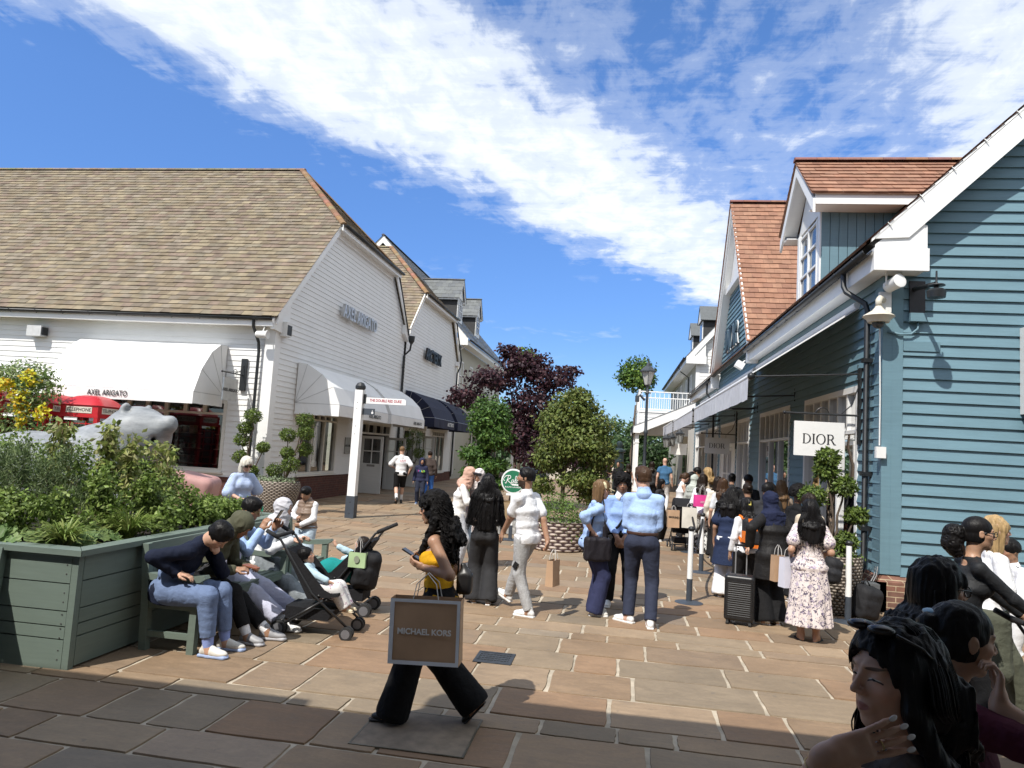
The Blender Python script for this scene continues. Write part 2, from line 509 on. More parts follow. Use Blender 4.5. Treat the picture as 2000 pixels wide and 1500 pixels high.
# ---------------------------------------------------------------- ground and paving
gm = MB(); R0 = 1500
for a, b in (((-R0, -R0), (R0, R0)),): gm.quad((a[0], a[1], -.03), (b[0], a[1], -.03), (b[0], b[1], -.03), (a[0], b[1], -.03))
struct('ground', gm, M('ground_grass', (.07, .09, .035), .95, .4, .3))
PX0, PX1, PY0, PY1 = -19.0, 14.0, -6.0, 62.0
mm = MB(); mm.quad((PX0, PY0, -.004), (PX1, PY0, -.004), (PX1, PY1, -.004), (PX0, PY1, -.004))
struct('mortar_bed', mm, M('mortar', (.40, .345, .265), .95, .28, 5, .5, 90))
def paving():
 g = random.Random(11); mb = MB()
 pal = [(.235, .180, .123), (.215, .163, .112), (.25, .196, .137), (.20, .158, .115), (.225, .188, .138), (.232, .165, .11), (.20, .172, .13), (.258, .207, .15)]
 y = PY0
 while y < PY1:
  dy = g.choice([.28, .42, .42, .56, .56, .62]) if y < 26 else g.choice([.56, .62])
  x = PX0-g.random()*.8
  while x < PX1:
   dx = g.choice([.42, .56, .70, .84, .84, 1.0])*g.uniform(.94, 1.06)
   if y > 26: dx *= 1.5
   a = .010 if y < 26 else .008
   x0, x1, y0, y1 = x+a*g.uniform(.7, 1.5), x+dx-a*g.uniform(.7, 1.5), y+a*g.uniform(.7, 1.4), y+dy-a*g.uniform(.7, 1.4)
   if -17.5 < x < 12:
    c = g.choice(pal); k = g.uniform(.92, 1.09); c = (c[0]*k*1.05, c[1]*k*.95, c[2]*k*.86)
    if g.random() < .07: c = (c[0]*.98, c[1]*1.03, c[2]*1.12)
    z = g.uniform(.004, .009); tx, ty = g.uniform(-.004, .004), g.uniform(-.004, .004)
    if y < 17 and -7 < x < 6:
     n = 5; out = []
     cs = [(x0, y0), (x1, y0), (x1, y1), (x0, y1)]
     for i in range(4):
      p, q = cs[i], cs[(i+1) % 4]
      ln = math.hypot(q[0]-p[0], q[1]-p[1])
      nx, ny = (q[1]-p[1])/ln, -(q[0]-p[0])/ln
      for k2 in range(n):
       s = k2/n; j = g.uniform(-.006, .004) if k2 else -.010
       out.append((p[0]+(q[0]-p[0])*s+nx*j, p[1]+(q[1]-p[1])*s+ny*j))
    else: out = [(x0, y0), (x1, y0), (x1, y1), (x0, y1)]
    m = len(out); mxx, my = (x0+x1)/2, (y0+y1)/2
    top = [(p[0]+(mxx-p[0])*.012, p[1]+(my-p[1])*.012, z+tx*(p[0]-mxx)+ty*(p[1]-my)) for p in out]
    bot = [(p[0], p[1], -.012) for p in out]
    mb.add(top+bot, [tuple(range(m))]+[(i+m, (i+1) % m+m, (i+1) % m, i) for i in range(m)], c)
   x += dx
  y += dy
 m = bpy.data.materials.new('sandstone'); t = NT(m)
 co = t.coord()
 n1 = t.noise(co, 1.1, 6, .6); n2 = t.noise(t.mapping(co, (3, 9, 1), rot=(0, 0, .3)), 1.2, 8, .65, dist=1.2); n3 = t.noise(co, 34, 4)
 k = t.math('ADD', t.math('MULTIPLY', n1, .6), t.math('ADD', t.math('MULTIPLY', n2, .7), t.math('MULTIPLY', n3, .25)))
 f = t.ramp(k, [(.45, .70), (.78, 1.0), (1.0, 1.27)])
 c = t.mix(1, t.attr('col'), f, 'MULTIPLY')
 st = t.ramp(t.noise(co, 2.6, 7, .7), [(.58, 0.), (.72, .35)])
 c = t.mix(st, c, (.15, .125, .098))
 dk = t.ramp(t.noise(co, 7.5, 2), [(.70, 0.), (.74, .4)])
 c = t.mix(dk, c, (.12, .105, .09))
 b = t.bump(t.math('ADD', n2, t.math('MULTIPLY', n3, .35)), .35, .012)
 t.out(c, t.ramp(n2, [(.3, .62), (.7, .85)]), b, 0, .35)
 struct('pavement', mb, m)
paving()
def drain():
 t = thing('drain_grate', 'dark metal drain grate set in the stone paving', 'drain', (-1.03, 6.82, 0))
 fr = MB()
 x0, x1, y0, y1 = -1.21, -.86, 6.64, 7.0
 for a, b in (((x0, y0), (x1, y0+.03)), ((x0, y1-.03), (x1, y1)), ((x0, y0+.03), (x0+.03, y1-.03)), ((x1-.03, y0+.03), (x1, y1-.03))):
  fr.b2((*a, -.01), (*b, .016))
 im = M('grate_iron', (.05, .058, .07), .55, .3, 20, .3, 80, .4)
 part('frame', fr, im, t)
 g = MB()
 for i in range(5): g.b2((x0+.03, y0+.045+i*.06, -.01), (x1-.03, y0+.078+i*.06, .013))
 for i in range(9): g.b2((x0+.05+i*.031, y0+.03, -.012), (x0+.056+i*.031, y1-.03, .011))
 part('grille', g, im, t)
 h = MB(); h.b2((x0, y0, -.02), (x1, y1, .0105)); part('pit', h, M('pit_dark', (.01, .01, .01), 1), t)
 c = thing('manhole_cover', 'stone-filled square manhole cover under the walking woman in black trousers', 'manhole cover', (-1.25, 4.95, 0))
 f = MB()
 X0, X1, Y0, Y1 = -1.62, -.86, 4.62, 5.28
 for a, b in (((X0, Y0), (X1, Y0+.012)), ((X0, Y1-.012), (X1, Y1)), ((X0, Y0+.012), (X0+.012, Y1-.012)), ((X1-.012, Y0+.012), (X1, Y1-.012))):
  f.b2((*a, -.01), (*b, .0135))
 part('frame', f, M('brass_rim', (.16, .14, .10), .5, .3, 20, metal=.6), c)
 s = MB(); s.b2((X0+.012, Y0+.012, -.01), (X1-.012, Y1-.012, .0115)); part('infill', s, M('infill_stone', (.21, .165, .12), .85, .25, 9, .4, 40), c)
drain()
def unseen_shop():
 t = thing('unseen_building', 'unseen white timber shop building facing the square, deep roof overhang shaped for the foreground shade', 'building', (0, -4, 0))
 b = MB(); b.b2((-16, -9, 0), (16, -3.2, 4.4))
 part('wall', b, M('white_boards', (.74, .74, .72), .6, .05, 4), t)
 r = MB()  # roof out of view, eave depth and steps shaped to cast foreground shade
 r.prism([(-3.1, 2.3, 5.0), (-3.1, -3.0, 7.6), (-3.1, -9.4, 5.0), (-3.1, -9.4, 4.8), (-3.1, 2.3, 4.8)], (19.1, 0, 0))
 r.prism([(-16, 1.85, 5.0), (-16, -3.0, 7.3), (-16, -9.4, 5.0), (-16, -9.4, 4.8), (-16, 1.85, 4.8)], (12.9-.9, 0, 0))
 r.prism([(-3.99, 1.72, 5.0), (-3.99, -3.0, 7.2), (-3.99, -9.4, 5.0), (-3.99, -9.4, 4.8), (-3.99, 1.72, 4.8)], (.88, 0, 0))
 part('roof', r, M('roof_brown', (.15, .11, .085), .85, .3, 3), t)
 for x in (-12, -6.5, 6.5, 12):
  p = MB(); p.b2((x-.09, 1.5, 0), (x+.09, 1.68, 4.79)); part('post', p, M('white_boards', ''), t)
unseen_shop()
# ---------------------------------------------------------------- building helpers
def brick_mat(name, c1, c2, mortar, scale=1):
 if name in _MC: return _MC[name]
 m = bpy.data.materials.new(name); t = NT(m)
 sp = t.n.new('ShaderNodeSeparateXYZ'); t.l.new(t.coord(), sp.inputs[0])
 cb = t.n.new('ShaderNodeCombineXYZ'); t.l.new(t.math('ADD', sp.outputs[0], sp.outputs[1]), cb.inputs[0]); t.l.new(sp.outputs[2], cb.inputs[1])
 br = t.n.new('ShaderNodeTexBrick'); t.l.new(cb.outputs[0], br.inputs[0])
 br.inputs['Scale'].default_value = 1; br.inputs['Brick Width'].default_value = .225; br.inputs['Row Height'].default_value = .075
 br.inputs['Mortar Size'].default_value = .006; br.inputs['Mortar Smooth'].default_value = .2; br.inputs['Bias'].default_value = 0
 br.inputs[1].default_value = (*c1, 1); br.inputs[2].default_value = (*c2, 1); br.inputs[3].default_value = (*mortar, 1)
 n = t.noise(t.coord(), 9, 6)
 c = t.mix(1, br.outputs[0], t.ramp(n, [(.3, .75), (.7, 1.2)]), 'MULTIPLY')
 h = t.math('MULTIPLY', br.outputs[1], -1.0)
 t.out(c, .85, t.bump(t.math('ADD', h, t.math('MULTIPLY', n, .3)), .6, .006), 0, .3)
 _MC[name] = m; return m
def glass_mat():
 if 'glass' in _MC: return _MC['glass']
 m = bpy.data.materials.new('window_glass'); t = NT(m)
 tr = t.n.new('ShaderNodeBsdfTransparent'); tr.inputs[0].default_value = (.80, .84, .83, 1)
 gl = t.n.new('ShaderNodeBsdfGlossy'); gl.inputs['Roughness'].default_value = .01
 f = t.n.new('ShaderNodeFresnel'); f.inputs[0].default_value = 1.55
 fac = t.math('MULTIPLY_ADD', f.outputs[0], 1.3, .05)
 mx = t.n.new('ShaderNodeMixShader'); t.l.new(fac, mx.inputs[0]); t.l.new(tr.outputs[0], mx.inputs[1]); t.l.new(gl.outputs[0], mx.inputs[2])
 o = t.n.new('ShaderNodeOutputMaterial'); t.l.new(mx.outputs[0], o.inputs[0])
 _MC['glass'] = m; return m
def painted(name, col, rough=.5, var=.06):
 if name in _MC: return _MC[name]
 m = bpy.data.materials.new(name); t = NT(m)
 col = S(col) if isinstance(col, str) else col
 co = t.coord()
 n = t.noise(t.mapping(co, (1.2, 1.2, 16)), 2.2, 6, .6)
 n2 = t.noise(co, .9, 5)
 k = t.math('ADD', t.math('MULTIPLY', n, .5), t.math('MULTIPLY', n2, .5))
 lo = tuple(c*(1-var) for c in col); hi = tuple(c*(1+var) for c in col)
 c = t.mix(t.ramp(k, [(.35, 0.), (.65, 1.)]), lo, hi)
 dirt = t.ramp(t.noise(t.mapping(co, (2.5, 2.5, .6)), 3, 6, .7), [(.62, 0.), (.80, .22)])
 c = t.mix(dirt, c, tuple(v*.55 for v in col))
 t.out(c, rough, t.bump(n, .12, .004), 0, .4)
 _MC[name] = m; return m
WHITE = painted('white_painted_board', (.74, .74, .725)); TRIM = painted('white_trim', (.78, .78, .765), .45, .04)
CREAM = painted('cream_trim', (.66, .64, .585), .5, .05)
BLUE = painted('blue_painted_board', (.128, .222, .268), .5, .10)
BLACK = M('black_metal', (.014, .016, .018), .42, .3, 12)
LEADC = M('lead', (.16, .165, .17), .7, .2, 5)
BRICK_L = brick_mat('dark_red_brick', (.115, .042, .030), (.085, .035, .028), (.12, .085, .07))
BRICK_R = brick_mat('buff_brown_brick', (.205, .098, .068), (.15, .083, .063), (.42, .33, .22))
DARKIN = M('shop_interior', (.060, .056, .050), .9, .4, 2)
SHELF = M('shelf_wood', (.30, .24, .17), .6, .2, 4)
GOODS = M('shop_goods', (.26, .22, .18), .7, .9, 2.2)
def siding(mb, O, U, N, z0, z1, span, pitch=.152, lip=.018, openings=()):
 O = Vector(O); U = Vector(U); N = Vector(N); Zv = Vector((0, 0, 1))
 g = random.Random(int(abs(O.x*37+O.y*11+z0*5)*100))
 z = z0
 while z < z1-.01:
  zt = min(z+pitch, z1)
  br = sorted({z, zt, *[v for o in openings for v in o[2:4] if z+.004 < v < zt-.004]})
  jt = g.uniform(-.002, .002)
  for a, b in zip(br[:-1], br[1:]):
   def off(q): return (lip+jt)*(1-(q-z)/pitch)+.002
   sa, sb = span(a), span(b)
   cuts = sorted((o[0], o[1]) for o in openings if o[2] < (a+b)/2 < o[3])
   segs = []; c0 = (sa[0], sb[0])
   for o in cuts:
    if o[0] > max(c0)+.001: segs.append((c0[0], o[0], c0[1], o[0]))
    c0 = (max(o[1], c0[0]), max(o[1], c0[1]))
   if sa[1] > c0[0]+.002 or sb[1] > c0[1]+.002: segs.append((c0[0], max(sa[1], c0[0]), c0[1], max(sb[1], c0[1])))
   for (l0, r0, l1, r1) in segs:
    P = lambda u, q: O+U*u+Zv*q+N*off(q)
    A, B, C, D = P(l0, a), P(r0, a), P(r1, b), P(l1, b)
    mb.quad(A, B, C, D)
    if a == z: mb.quad(O+U*l0+Zv*a+N*.001, O+U*r0+Zv*a+N*.001, B, A)
  z = zt
def tiles(mb, O, U, V, n, course, width, ufun, pal, th=.027, seed=1, gap=.004, jit=.004, moss=0):
 O = Vector(O); U = Vector(U).normalized(); V = Vector(V).normalized(); N = U.cross(V).normalized()
 if N.z < 0: N = -N
 g = random.Random(seed)
 for i in range(n):
  v0, v1 = i*course, (i+1)*course+.01
  u0, u1 = ufun(v0); w0, w1 = ufun(min(v1, n*course))
  lo, hi = min(u0, w0), max(u1, w1)
  k = math.floor(lo/width); off = (.5 if i % 2 else 0)*width+g.uniform(-.02, .02)
  u = k*width+off-width
  while u < hi:
   a, b = u+gap/2, u+width-gap/2
   a0, b0 = max(a, u0), min(b, u1); a1, b1 = max(a, w0), min(b, w1)
   u += width
   if b0-a0 < .01 and b1-a1 < .01: continue
   b0 = max(a0, b0); b1 = max(a1, b1)
   if b0 < a0: continue
   c = g.choice(pal); q = g.uniform(.88, 1.10); c = tuple(x*q for x in c)
   t0 = th+g.uniform(-jit, jit); dv = g.uniform(-jit, jit)*1.5
   A = O+U*a0+V*(v0+dv)+N*(t0+g.uniform(-.002, .002)); B = O+U*b0+V*(v0+dv)+N*(t0+g.uniform(-.002, .002))
   C = O+U*b1+V*v1+N*.003; D = O+U*a1+V*v1+N*.003
   lo_ = O+U*a0+V*(v0+dv+.002)-N*.004; lo2 = O+U*b0+V*(v0+dv+.002)-N*.004
   mb.add([A, B, C, D, lo_, lo2], [(0, 1, 2, 3), (4, 5, 1, 0)], c)
def ridge_tiles(mb, a, b, r, step, pal, seed=3):
 a, b = Vector(a), Vector(b); L = (b-a).length; d = (b-a)/L; g = random.Random(seed)
 n = max(1, round(L/step))
 side = d.cross(Vector((0, 0, 1))).normalized(); up = side.cross(d)
 for i in range(n):
  p0 = a+d*(i*L/n+.004); p1 = a+d*((i+1)*L/n-.004)
  c = tuple(x*g.uniform(.85, 1.1) for x in g.choice(pal))
  vs = []
  for p in (p0, p1):
   for k in range(7):
    an = math.pi*(k/6)
    vs.append(p+side*math.cos(an)*r+up*(math.sin(an)*r*.75-.02))
  mb.add(vs, [(k, k+1, k+8, k+7) for k in range(6)]+[tuple(range(7)), tuple(range(13, 6, -1))], c)
def pane(mb, O, U, N, u0, u1, z0, z1, d):
 O = Vector(O)+Vector(N)*d; U = Vector(U); Z = Vector((0, 0, 1))
 mb.quad(O+U*u0+Z*z0, O+U*u1+Z*z0, O+U*u1+Z*z1, O+U*u0+Z*z1)
def bar(mb, O, U, N, u0, u1, z0, z1, d0, d1):
 O = Vector(O); U = Vector(U); N = Vector(N); Z = Vector((0, 0, 1))
 P = [O+U*u+Z*z+N*d for u, z in ((u0, z0), (u1, z0), (u1, z1), (u0, z1)) for d in (d0,)]
 mb.prism(P, N*(d1-d0))
def window(parent, O, U, N, u0, u1, z0, z1, cols, rows, mat=None, fw=.07, mw=.035, transom=None, tcols=None, sill=True, depth=.10, name='window', blind=None):
 mat = mat or TRIM
 f = MB()
 bar(f, O, U, N, u0, u0+fw, z0, z1, -depth, .035); bar(f, O, U, N, u1-fw, u1, z0, z1, -depth, .035)
 bar(f, O, U, N, u0+fw, u1-fw, z1-fw, z1, -depth, .033); bar(f, O, U, N, u0+fw, u1-fw, z0, z0+fw, -depth, .033)
 zt = z1-fw if transom is None else transom
 a, b = u0+fw, u1-fw
 for i in range(1, cols):
  u = a+(b-a)*i/cols; bar(f, O, U, N, u-mw/2, u+mw/2, z0+fw, zt, -depth*.7, .012)
 for j in range(1, rows):
  z = z0+fw+(zt-z0-fw)*j/rows; bar(f, O, U, N, a, b, z-mw/2, z+mw/2, -depth*.68, .009)
 if transom is not None:
  bar(f, O, U, N, a, b, zt-.03, zt+.03, -depth*.8, .022)
  for i in range(1, tcols or cols):
   u = a+(b-a)*i/(tcols or cols); bar(f, O, U, N, u-mw/2, u+mw/2, zt+.03, z1-fw, -depth*.7, .014)
 o = part(name, f, mat, parent)
 p = MB(); pane(p, O, U, N, a, b, z0+fw, z1-fw, -depth*.4)
 part('pane', p, glass_mat(), o)
 if blind:
  p = MB(); pane(p, O, U, N, a, b, z0+fw, z1-fw, -depth*.95); part('blind', p, blind, o)
 if sill:
  s = MB(); bar(s, O, U, N, u0-.05, u1+.05, z0-.045, z0-.002, -.02, .10); part('sill', s, mat, o)
 return o
def gutter(parent, a, b, r=.065, mat=None, brackets=0, name='gutter'):
 a, b = Vector(a), Vector(b); d = (b-a).normalized(); s = d.cross(Vector((0, 0, 1)))
 m = MB(); n = 7; vs = []
 for p in (a, b):
  for k in range(n):
   an = math.pi+math.pi*k/(n-1)
   vs.append(p+s*math.cos(an)*r+Vector((0, 0, 1))*math.sin(an)*r)
  for k in range(n):
   an = 2*math.pi-math.pi*k/(n-1)
   vs.append(p+s*math.cos(an)*r*.85+Vector((0, 0, 1))*math.sin(an)*r*.85)
 N2 = 2*n
 m.add(vs, [(k, (k+1) % N2, (k+1) % N2+N2, k+N2) for k in range(N2)]+[tuple(range(N2))[::-1], tuple(range(N2, 2*N2))])
 L = (b-a).length
 for i in range(brackets):
  p = a+d*(L*(i+.5)/brackets)
  m.tube([p+s*r*1.12, p-Vector((0, 0, 1))*r*1.15, p-s*r*1.12], .014, 6)
 return part(name, m, mat or BLACK, parent, True)
def pipe(parent, path, r=.035, name='downpipe', mat=None, clips=()):
 m = MB(); m.tube(path, r, 10)
 for z in clips:
  p = Vector(path[-1]); m.lathe([(r*1.35, -.03), (r*1.35, .03)], (p.x, p.y, z), 10)
 return part(name, m, mat or BLACK, parent, 'auto')
def hood(parent_label, prof, U0, U1, axis, mat, textmat=None, loc=None, ribs=True, group=None, name='awning'):
 """Dutch-hood awning. prof: list of (out,z) from the wall top to the front edge then valance bottom;
 axis = (O, U, N): points O+U*u+N*out"""
 O, U, N = (Vector(x) for x in axis); Z = Vector((0, 0, 1))
 P = lambda u, o, z: O+U*u+N*o+Z*z
 base = loc or P((U0+U1)/2, 0, prof[0][1])
 t = thing(name, parent_label, 'awning', base, 0, group)
 fab = MB(); n = len(prof)-1
 us = [U0+(U1-U0)*i/14 for i in range(15)]
 vs = []
 for i, u in enumerate(us):
  for k, (o, z) in enumerate(prof[:n]):
   sag = -.012*math.sin(math.pi*i/14)*(1 if 0 < k < n-1 else 0)
   vs.append(P(u, o, z+sag))
 fab.add(vs, [(i*n+k, (i+1)*n+k, (i+1)*n+k+1, i*n+k+1) for i in range(14) for k in range(n-1)])
 for u in (U0, U1):
  piv = P(u, .01, prof[n-1][1])
  pts = [P(u, o, z) for o, z in prof[:n]]
  for k in range(n-1): fab.add([piv, pts[k], pts[k+1]], [(0, 1, 2)])
 part('canopy', fab, mat, t)
 v = MB(); fo, fz = prof[n-1]; bz = prof[n][1]
 for a, b in ((P(U0, .02, 0), P(U0, fo, 0)), (P(U0, fo, 0), P(U1, fo, 0)), (P(U1, fo, 0), P(U1, .02, 0))):
  m = 12; g = random.Random(5)
  ro = []
  nn = (b-a).cross(Z).normalized()
  for i in range(m+1):
   p = a+(b-a)*i/m; ro.append((p+Z*(fz-.004), p+nn*g.uniform(-.012, .012)+Z*(bz+g.uniform(-.006, .006))))
  for i in range(m): v.quad(ro[i][0], ro[i+1][0], ro[i+1][1], ro[i][1])
 part('valance', v, mat, t)
 f = MB()
 f.tube([P(U0, 0, fz), P(U0, fo-.01, fz+.004), P(U1, fo-.01, fz+.004), P(U1, 0, fz)], .010, 6)
 for u in (U0, U1):
  for k in range(1, n-1): f.tube([P(u, .01, fz), P(u, prof[k][0]*.995, prof[k][1]*.999)], .008, 5)
 part('frame', f, M('awning_frame', (.5, .5, .5), .4, .1, metal=.5), t)
 return t, P
FABRIC_W = M('white_canvas', (.76, .76, .75), .85, .04, 1.5, .15, 300)
FABRIC_N = M('navy_canvas', (.008, .011, .035), .8, .25, 2, .15, 300)
LETTER_K = M('black_lettering', (.018, .018, .02), .4, .1); LETTER_W = M('white_lettering', (.75, .75, .74), .4, .05)
LETTER_S = M('silver_lettering', (.55, .56, .57), .35, .1, metal=.7)
TILE_OLD = [(.212, .172, .118), (.192, .153, .106), (.230, .190, .130), (.178, .145, .110), (.205, .175, .128), (.190, .145, .112), (.215, .180, .138)]
TILE_RED = [(.285, .150, .098), (.265, .142, .094), (.305, .168, .110), (.245, .130, .088), (.29, .162, .108)]
TILEMAT = MA('clay_tile', .85, .22, 5, .4, 45, .25)
TILEMAT_O = MA('weathered_tile', .92, .30, 3.2, .5, 40, .2)
SLATE = [(.098, .105, .108), (.085, .092, .098), (.11, .118, .118), (.092, .098, .098)]
SLATEMAT = MA('slate', .6, .2, 4, .2, 40, .4)
# ---------------------------------------------------------------- left: white weatherboarded barns and the slate-roofed block
XG = -9.4
UX, UY, NX, NY = Vector((1, 0, 0)), Vector((0, 1, 0)), Vector((1, 0, 0)), Vector((0, -1, 0))
def barn(label, yn, yr, yf, zn, zr, zf, hip, xl, near_wall, seed):
 t = thing('barn_shop', label, 'building', (XG, yr, 0))
 y0, y1, zh, xr = hip
 sn = (zr-zn)/(yr-yn); sf = (zr-zf)/(yf-yr)
 XV = XG+.20
 ln = lambda z: max(yn+.4, yn+(z-zn)/sn+.10) if near_wall else yn+max(0, (z-zn)/sn)+.06
 lf = lambda z: min(yf-.05, yf-(z-zf)/sf-.10)
 return t, sn, sf, XV, ln, lf
def build_barn_a():
 t, sn, sf, XV, ln, lf = barn('white weatherboarded barn shop with the big brown tiled roof behind the bear statue', 18.0, 24.85, 30.15, 5.15, 11.94, 6.75, (21.75, 27.95, 8.87, -12.2), -32, True, 1)
 wall = MB()
 op_g = [(20.35, 23.25, .80, 2.72), (25.55, 28.95, .0, 2.62)]
 siding(wall, (XG, 0, 0), UY, NX, .74, 8.80, lambda z: (ln(z), lf(z)), openings=op_g)
 op_l = [(-14.25, -10.62, .86, 2.82)]
 siding(wall, (0, 18.4, 0), UX, NY, .74, 5.02, lambda z: (-32, XG-.0), openings=op_l)
 part('wall', wall, WHITE, t)
 b = MB()
 b.b2((XG-.3, 18.34, 0), (XG+.05, 25.5, .735)); b.b2((XG-.3, 29.0, 0), (XG+.05, 30.2, .735)); b.b2((-32, 18.34, 0), (XG-.3, 18.6, .735))
 part('brick_plinth', b, BRICK_L, t)
 s = MB()
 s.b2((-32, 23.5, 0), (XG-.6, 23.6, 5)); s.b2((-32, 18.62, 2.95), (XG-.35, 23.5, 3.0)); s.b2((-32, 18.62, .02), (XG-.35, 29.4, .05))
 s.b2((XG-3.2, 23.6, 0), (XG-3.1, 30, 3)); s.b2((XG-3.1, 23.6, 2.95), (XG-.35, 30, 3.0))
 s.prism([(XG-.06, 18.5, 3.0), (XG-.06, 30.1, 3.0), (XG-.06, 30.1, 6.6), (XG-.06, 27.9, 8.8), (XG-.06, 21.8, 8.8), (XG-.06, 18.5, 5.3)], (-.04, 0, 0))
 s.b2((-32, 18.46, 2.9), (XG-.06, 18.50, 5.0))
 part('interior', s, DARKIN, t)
 sh = MB(); g = random.Random(4)
 for x in (-13.9, -13.0, -11.6, -11.0):
  for z in (.5, .95, 1.4, 1.85):
   sh.b2((x-.38, 20.2, z), (x+.38, 20.6, z+.03))
   for k in range(3):
    sh.b2((x-.30+k*.22, 20.25, z+.032), (x-.17+k*.22, 20.5, z+.10+g.random()*.18))
 for y in (20.7, 21.7, 22.7):
  for z in (.9, 1.35, 1.8):
   sh.b2((XG-1.3, y-.35, z), (XG-.95, y+.35, z+.03))
   for k in range(3): sh.b2((XG-1.25, y-.28+k*.2, z+.032), (XG-1.0, y-.14+k*.2, z+.10+g.random()*.16))
 part('display_shelves', sh, GOODS, t)
 tr = MB()
 tr.b2((XG-.02, 18.30, .74), (XG+.05, 18.62, 5.0)); tr.b2((XG-.24, 18.30, .74), (XG-.021, 18.38, 5.0))
 tr.b2((-32, 17.98, 4.86), (XG+.10, 18.02, 5.06)); tr.b2((-32, 18.02, 4.90), (XG+.10, 18.4, 4.93))
 def barge(ya, za, yb, zb, dep=.26, x=XV, th=.05):
  tr.prism([(x-th, ya, za), (x-th, yb, zb), (x-th, yb, zb-dep), (x-th, ya, za-dep)], (th, 0, 0))
 barge(18.06, 5.20, 21.85, 8.94); barge(27.85, 8.94, 30.05, 6.80)
 tr.prism([(XG+.02, 18.02, 5.18), (XG+.02, 18.9, 5.98), (XG+.02, 18.95, 4.72), (XG+.02, 18.02, 4.80)], (.10, 0, 0))
 tr.prism([(XG+.02, 29.6, 7.0), (XG+.02, 30.1, 6.55), (XG+.02, 30.1, 6.35), (XG+.02, 29.6, 6.62)], (.16, 0, 0))
 tr.b2((XG-.05, 21.7, 8.70), (XV+.10, 28.0, 8.78)); tr.b2((XV+.10, 21.65, 8.66), (XV+.13, 28.05, 8.86)); tr.b2((XG+.022, 21.9, 8.52), (XG+.06, 27.8, 8.70))
 part('trim', tr, TRIM, t)
 d = MB()
 sl = math.hypot(1, sn)
 L = math.hypot(24.85-18.0, 11.94-5.15); Vn = (0, 24.85-18.0, 11.94-5.15)
 vh = (8.87-5.15)/(11.94-5.15)*L
 uf = lambda v: (-31, XV+.03) if v < vh else (-31, XV+.03+(-12.2-XV-.03)*(v-vh)/(L-vh))
 n = 44
 tiles(d, (0, 18.0-.06, 5.15-.03), UX, Vn, n, L/n, .30, uf, TILE_OLD, seed=21, jit=.006)
 hv = (XV+.12, 0, 8.87); Lh = math.hypot(XV+.12+12.2, 11.94-8.87)
 nh = 19
 tiles(d, (XV+.12, 0, 8.87), UY, (-12.2-XV-.12, 0, 11.94-8.87), nh, Lh/nh, .30, lambda v: (21.7+(24.85-21.7)*v/Lh, 28.0-(28.0-24.85)*v/Lh), TILE_OLD, seed=5)
 Lf = math.hypot(30.15-24.85, 11.94-6.75)
 tiles(d, (0, 30.15, 6.75), UX, (0, 24.85-30.15, 11.94-6.75), 34, Lf/34, .6, lambda v: (-31, -9.3 if v < Lf*.42 else -9.3-2.9*(v-Lf*.42)/(Lf*.58)), TILE_OLD, seed=6)
 ridge_tiles(d, (-31, 24.85, 11.95), (-12.1, 24.85, 11.95), .13, .33, TILE_OLD)
 ridge_tiles(d, (-12.2, 24.8, 11.95), (XV+.1, 21.75, 8.90), .12, .30, [(.24, .15, .09), (.22, .14, .09)], 9)
 ridge_tiles(d, (-12.2, 24.9, 11.95), (XV+.1, 27.95, 8.90), .12, .30, [(.24, .15, .09)], 8)
 r = part('roof', d, TILEMAT_O, t)
 dk = MB()
 dk.prism([(-31, 18.0, 5.09), (-31, 24.85, 11.88), (-31, 24.85, 11.7), (-31, 18.2, 5.06)], (21.7, 0, 0)) if False else None
 dk.add([(-31, 18.0, 5.1), (XV, 18.0, 5.1), (XV, 21.75, 8.82), (-12.2, 24.85, 11.88), (-31, 24.85, 11.88)], [(0, 1, 2, 3, 4)])
 dk.add([(-12.2, 24.85, 11.88), (XV+.1, 21.75, 8.83), (XV+.1, 27.95, 8.83)], [(0, 1, 2)])
 part('roof_deck', dk, M('roof_felt', (.03, .028, .025), .9), t)
 gutter(t, (-31, 17.92, 5.08), (XG+.08, 17.92, 5.08), .07, brackets=26)
 gutter(t, (XV+.20, 21.6, 8.86), (XV+.20, 28.1, 8.86), .07, brackets=6)
 pipe(t, [(-9.85, 17.95, 5.03), (-9.85, 17.97, 4.85), (-9.80, 18.24, 4.45), (-9.78, 18.26, 4.2), (-9.78, 18.26, .3)], .042)
 pipe(t, [(XG+.20, 28.15, 8.80), (XG+.22, 30.0, 6.62)], .035, 'valley_gutter')
 wi = window(t, (0, 18.4, 0), UX, NY, -14.25, -10.62, .86, 2.82, 2, 1, CREAM, .09, .11, transom=2.44, tcols=6, depth=.14)
 window(t, (XG, 0, 0), UY, NX, 20.35, 23.25, .80, 2.72, 3, 1, CREAM, .08, .09, transom=2.5, tcols=6, depth=.14)
 fr = MB()
 bar(fr, (XG, 0, 0), UY, NX, 25.5, 25.62, .0, 2.68, -.12, .04); bar(fr, (XG, 0, 0), UY, NX, 28.88, 29.0, .0, 2.68, -.12, .04)
 bar(fr, (XG, 0, 0), UY, NX, 25.62, 28.88, 2.56, 2.68, -.12, .04); bar(fr, (XG, 0, 0), UY, NX, 25.62, 28.88, 2.2, 2.27, -.10, .03)
 for u in (26.4, 27.25, 28.1): bar(fr, (XG, 0, 0), UY, NX, u-.03, u+.03, 2.27, 2.56, -.10, .02)
 part('door_frame', fr, CREAM, t)
 for yd in (25.72, 28.55):
  door_leaf(t, (XG+.03, yd, .03), UX, Vector((0, -1, 0)), .84, 2.10)
 me = text_mesh('AXEL ARIGATO', .62, .05, bold=.012, spacing=1.05, xs=.74)
 place_text('lettering', me, [LETTER_S], t, (XG+.16, 24.25, 6.22), (0, 1, 0), (0, 0, 1))
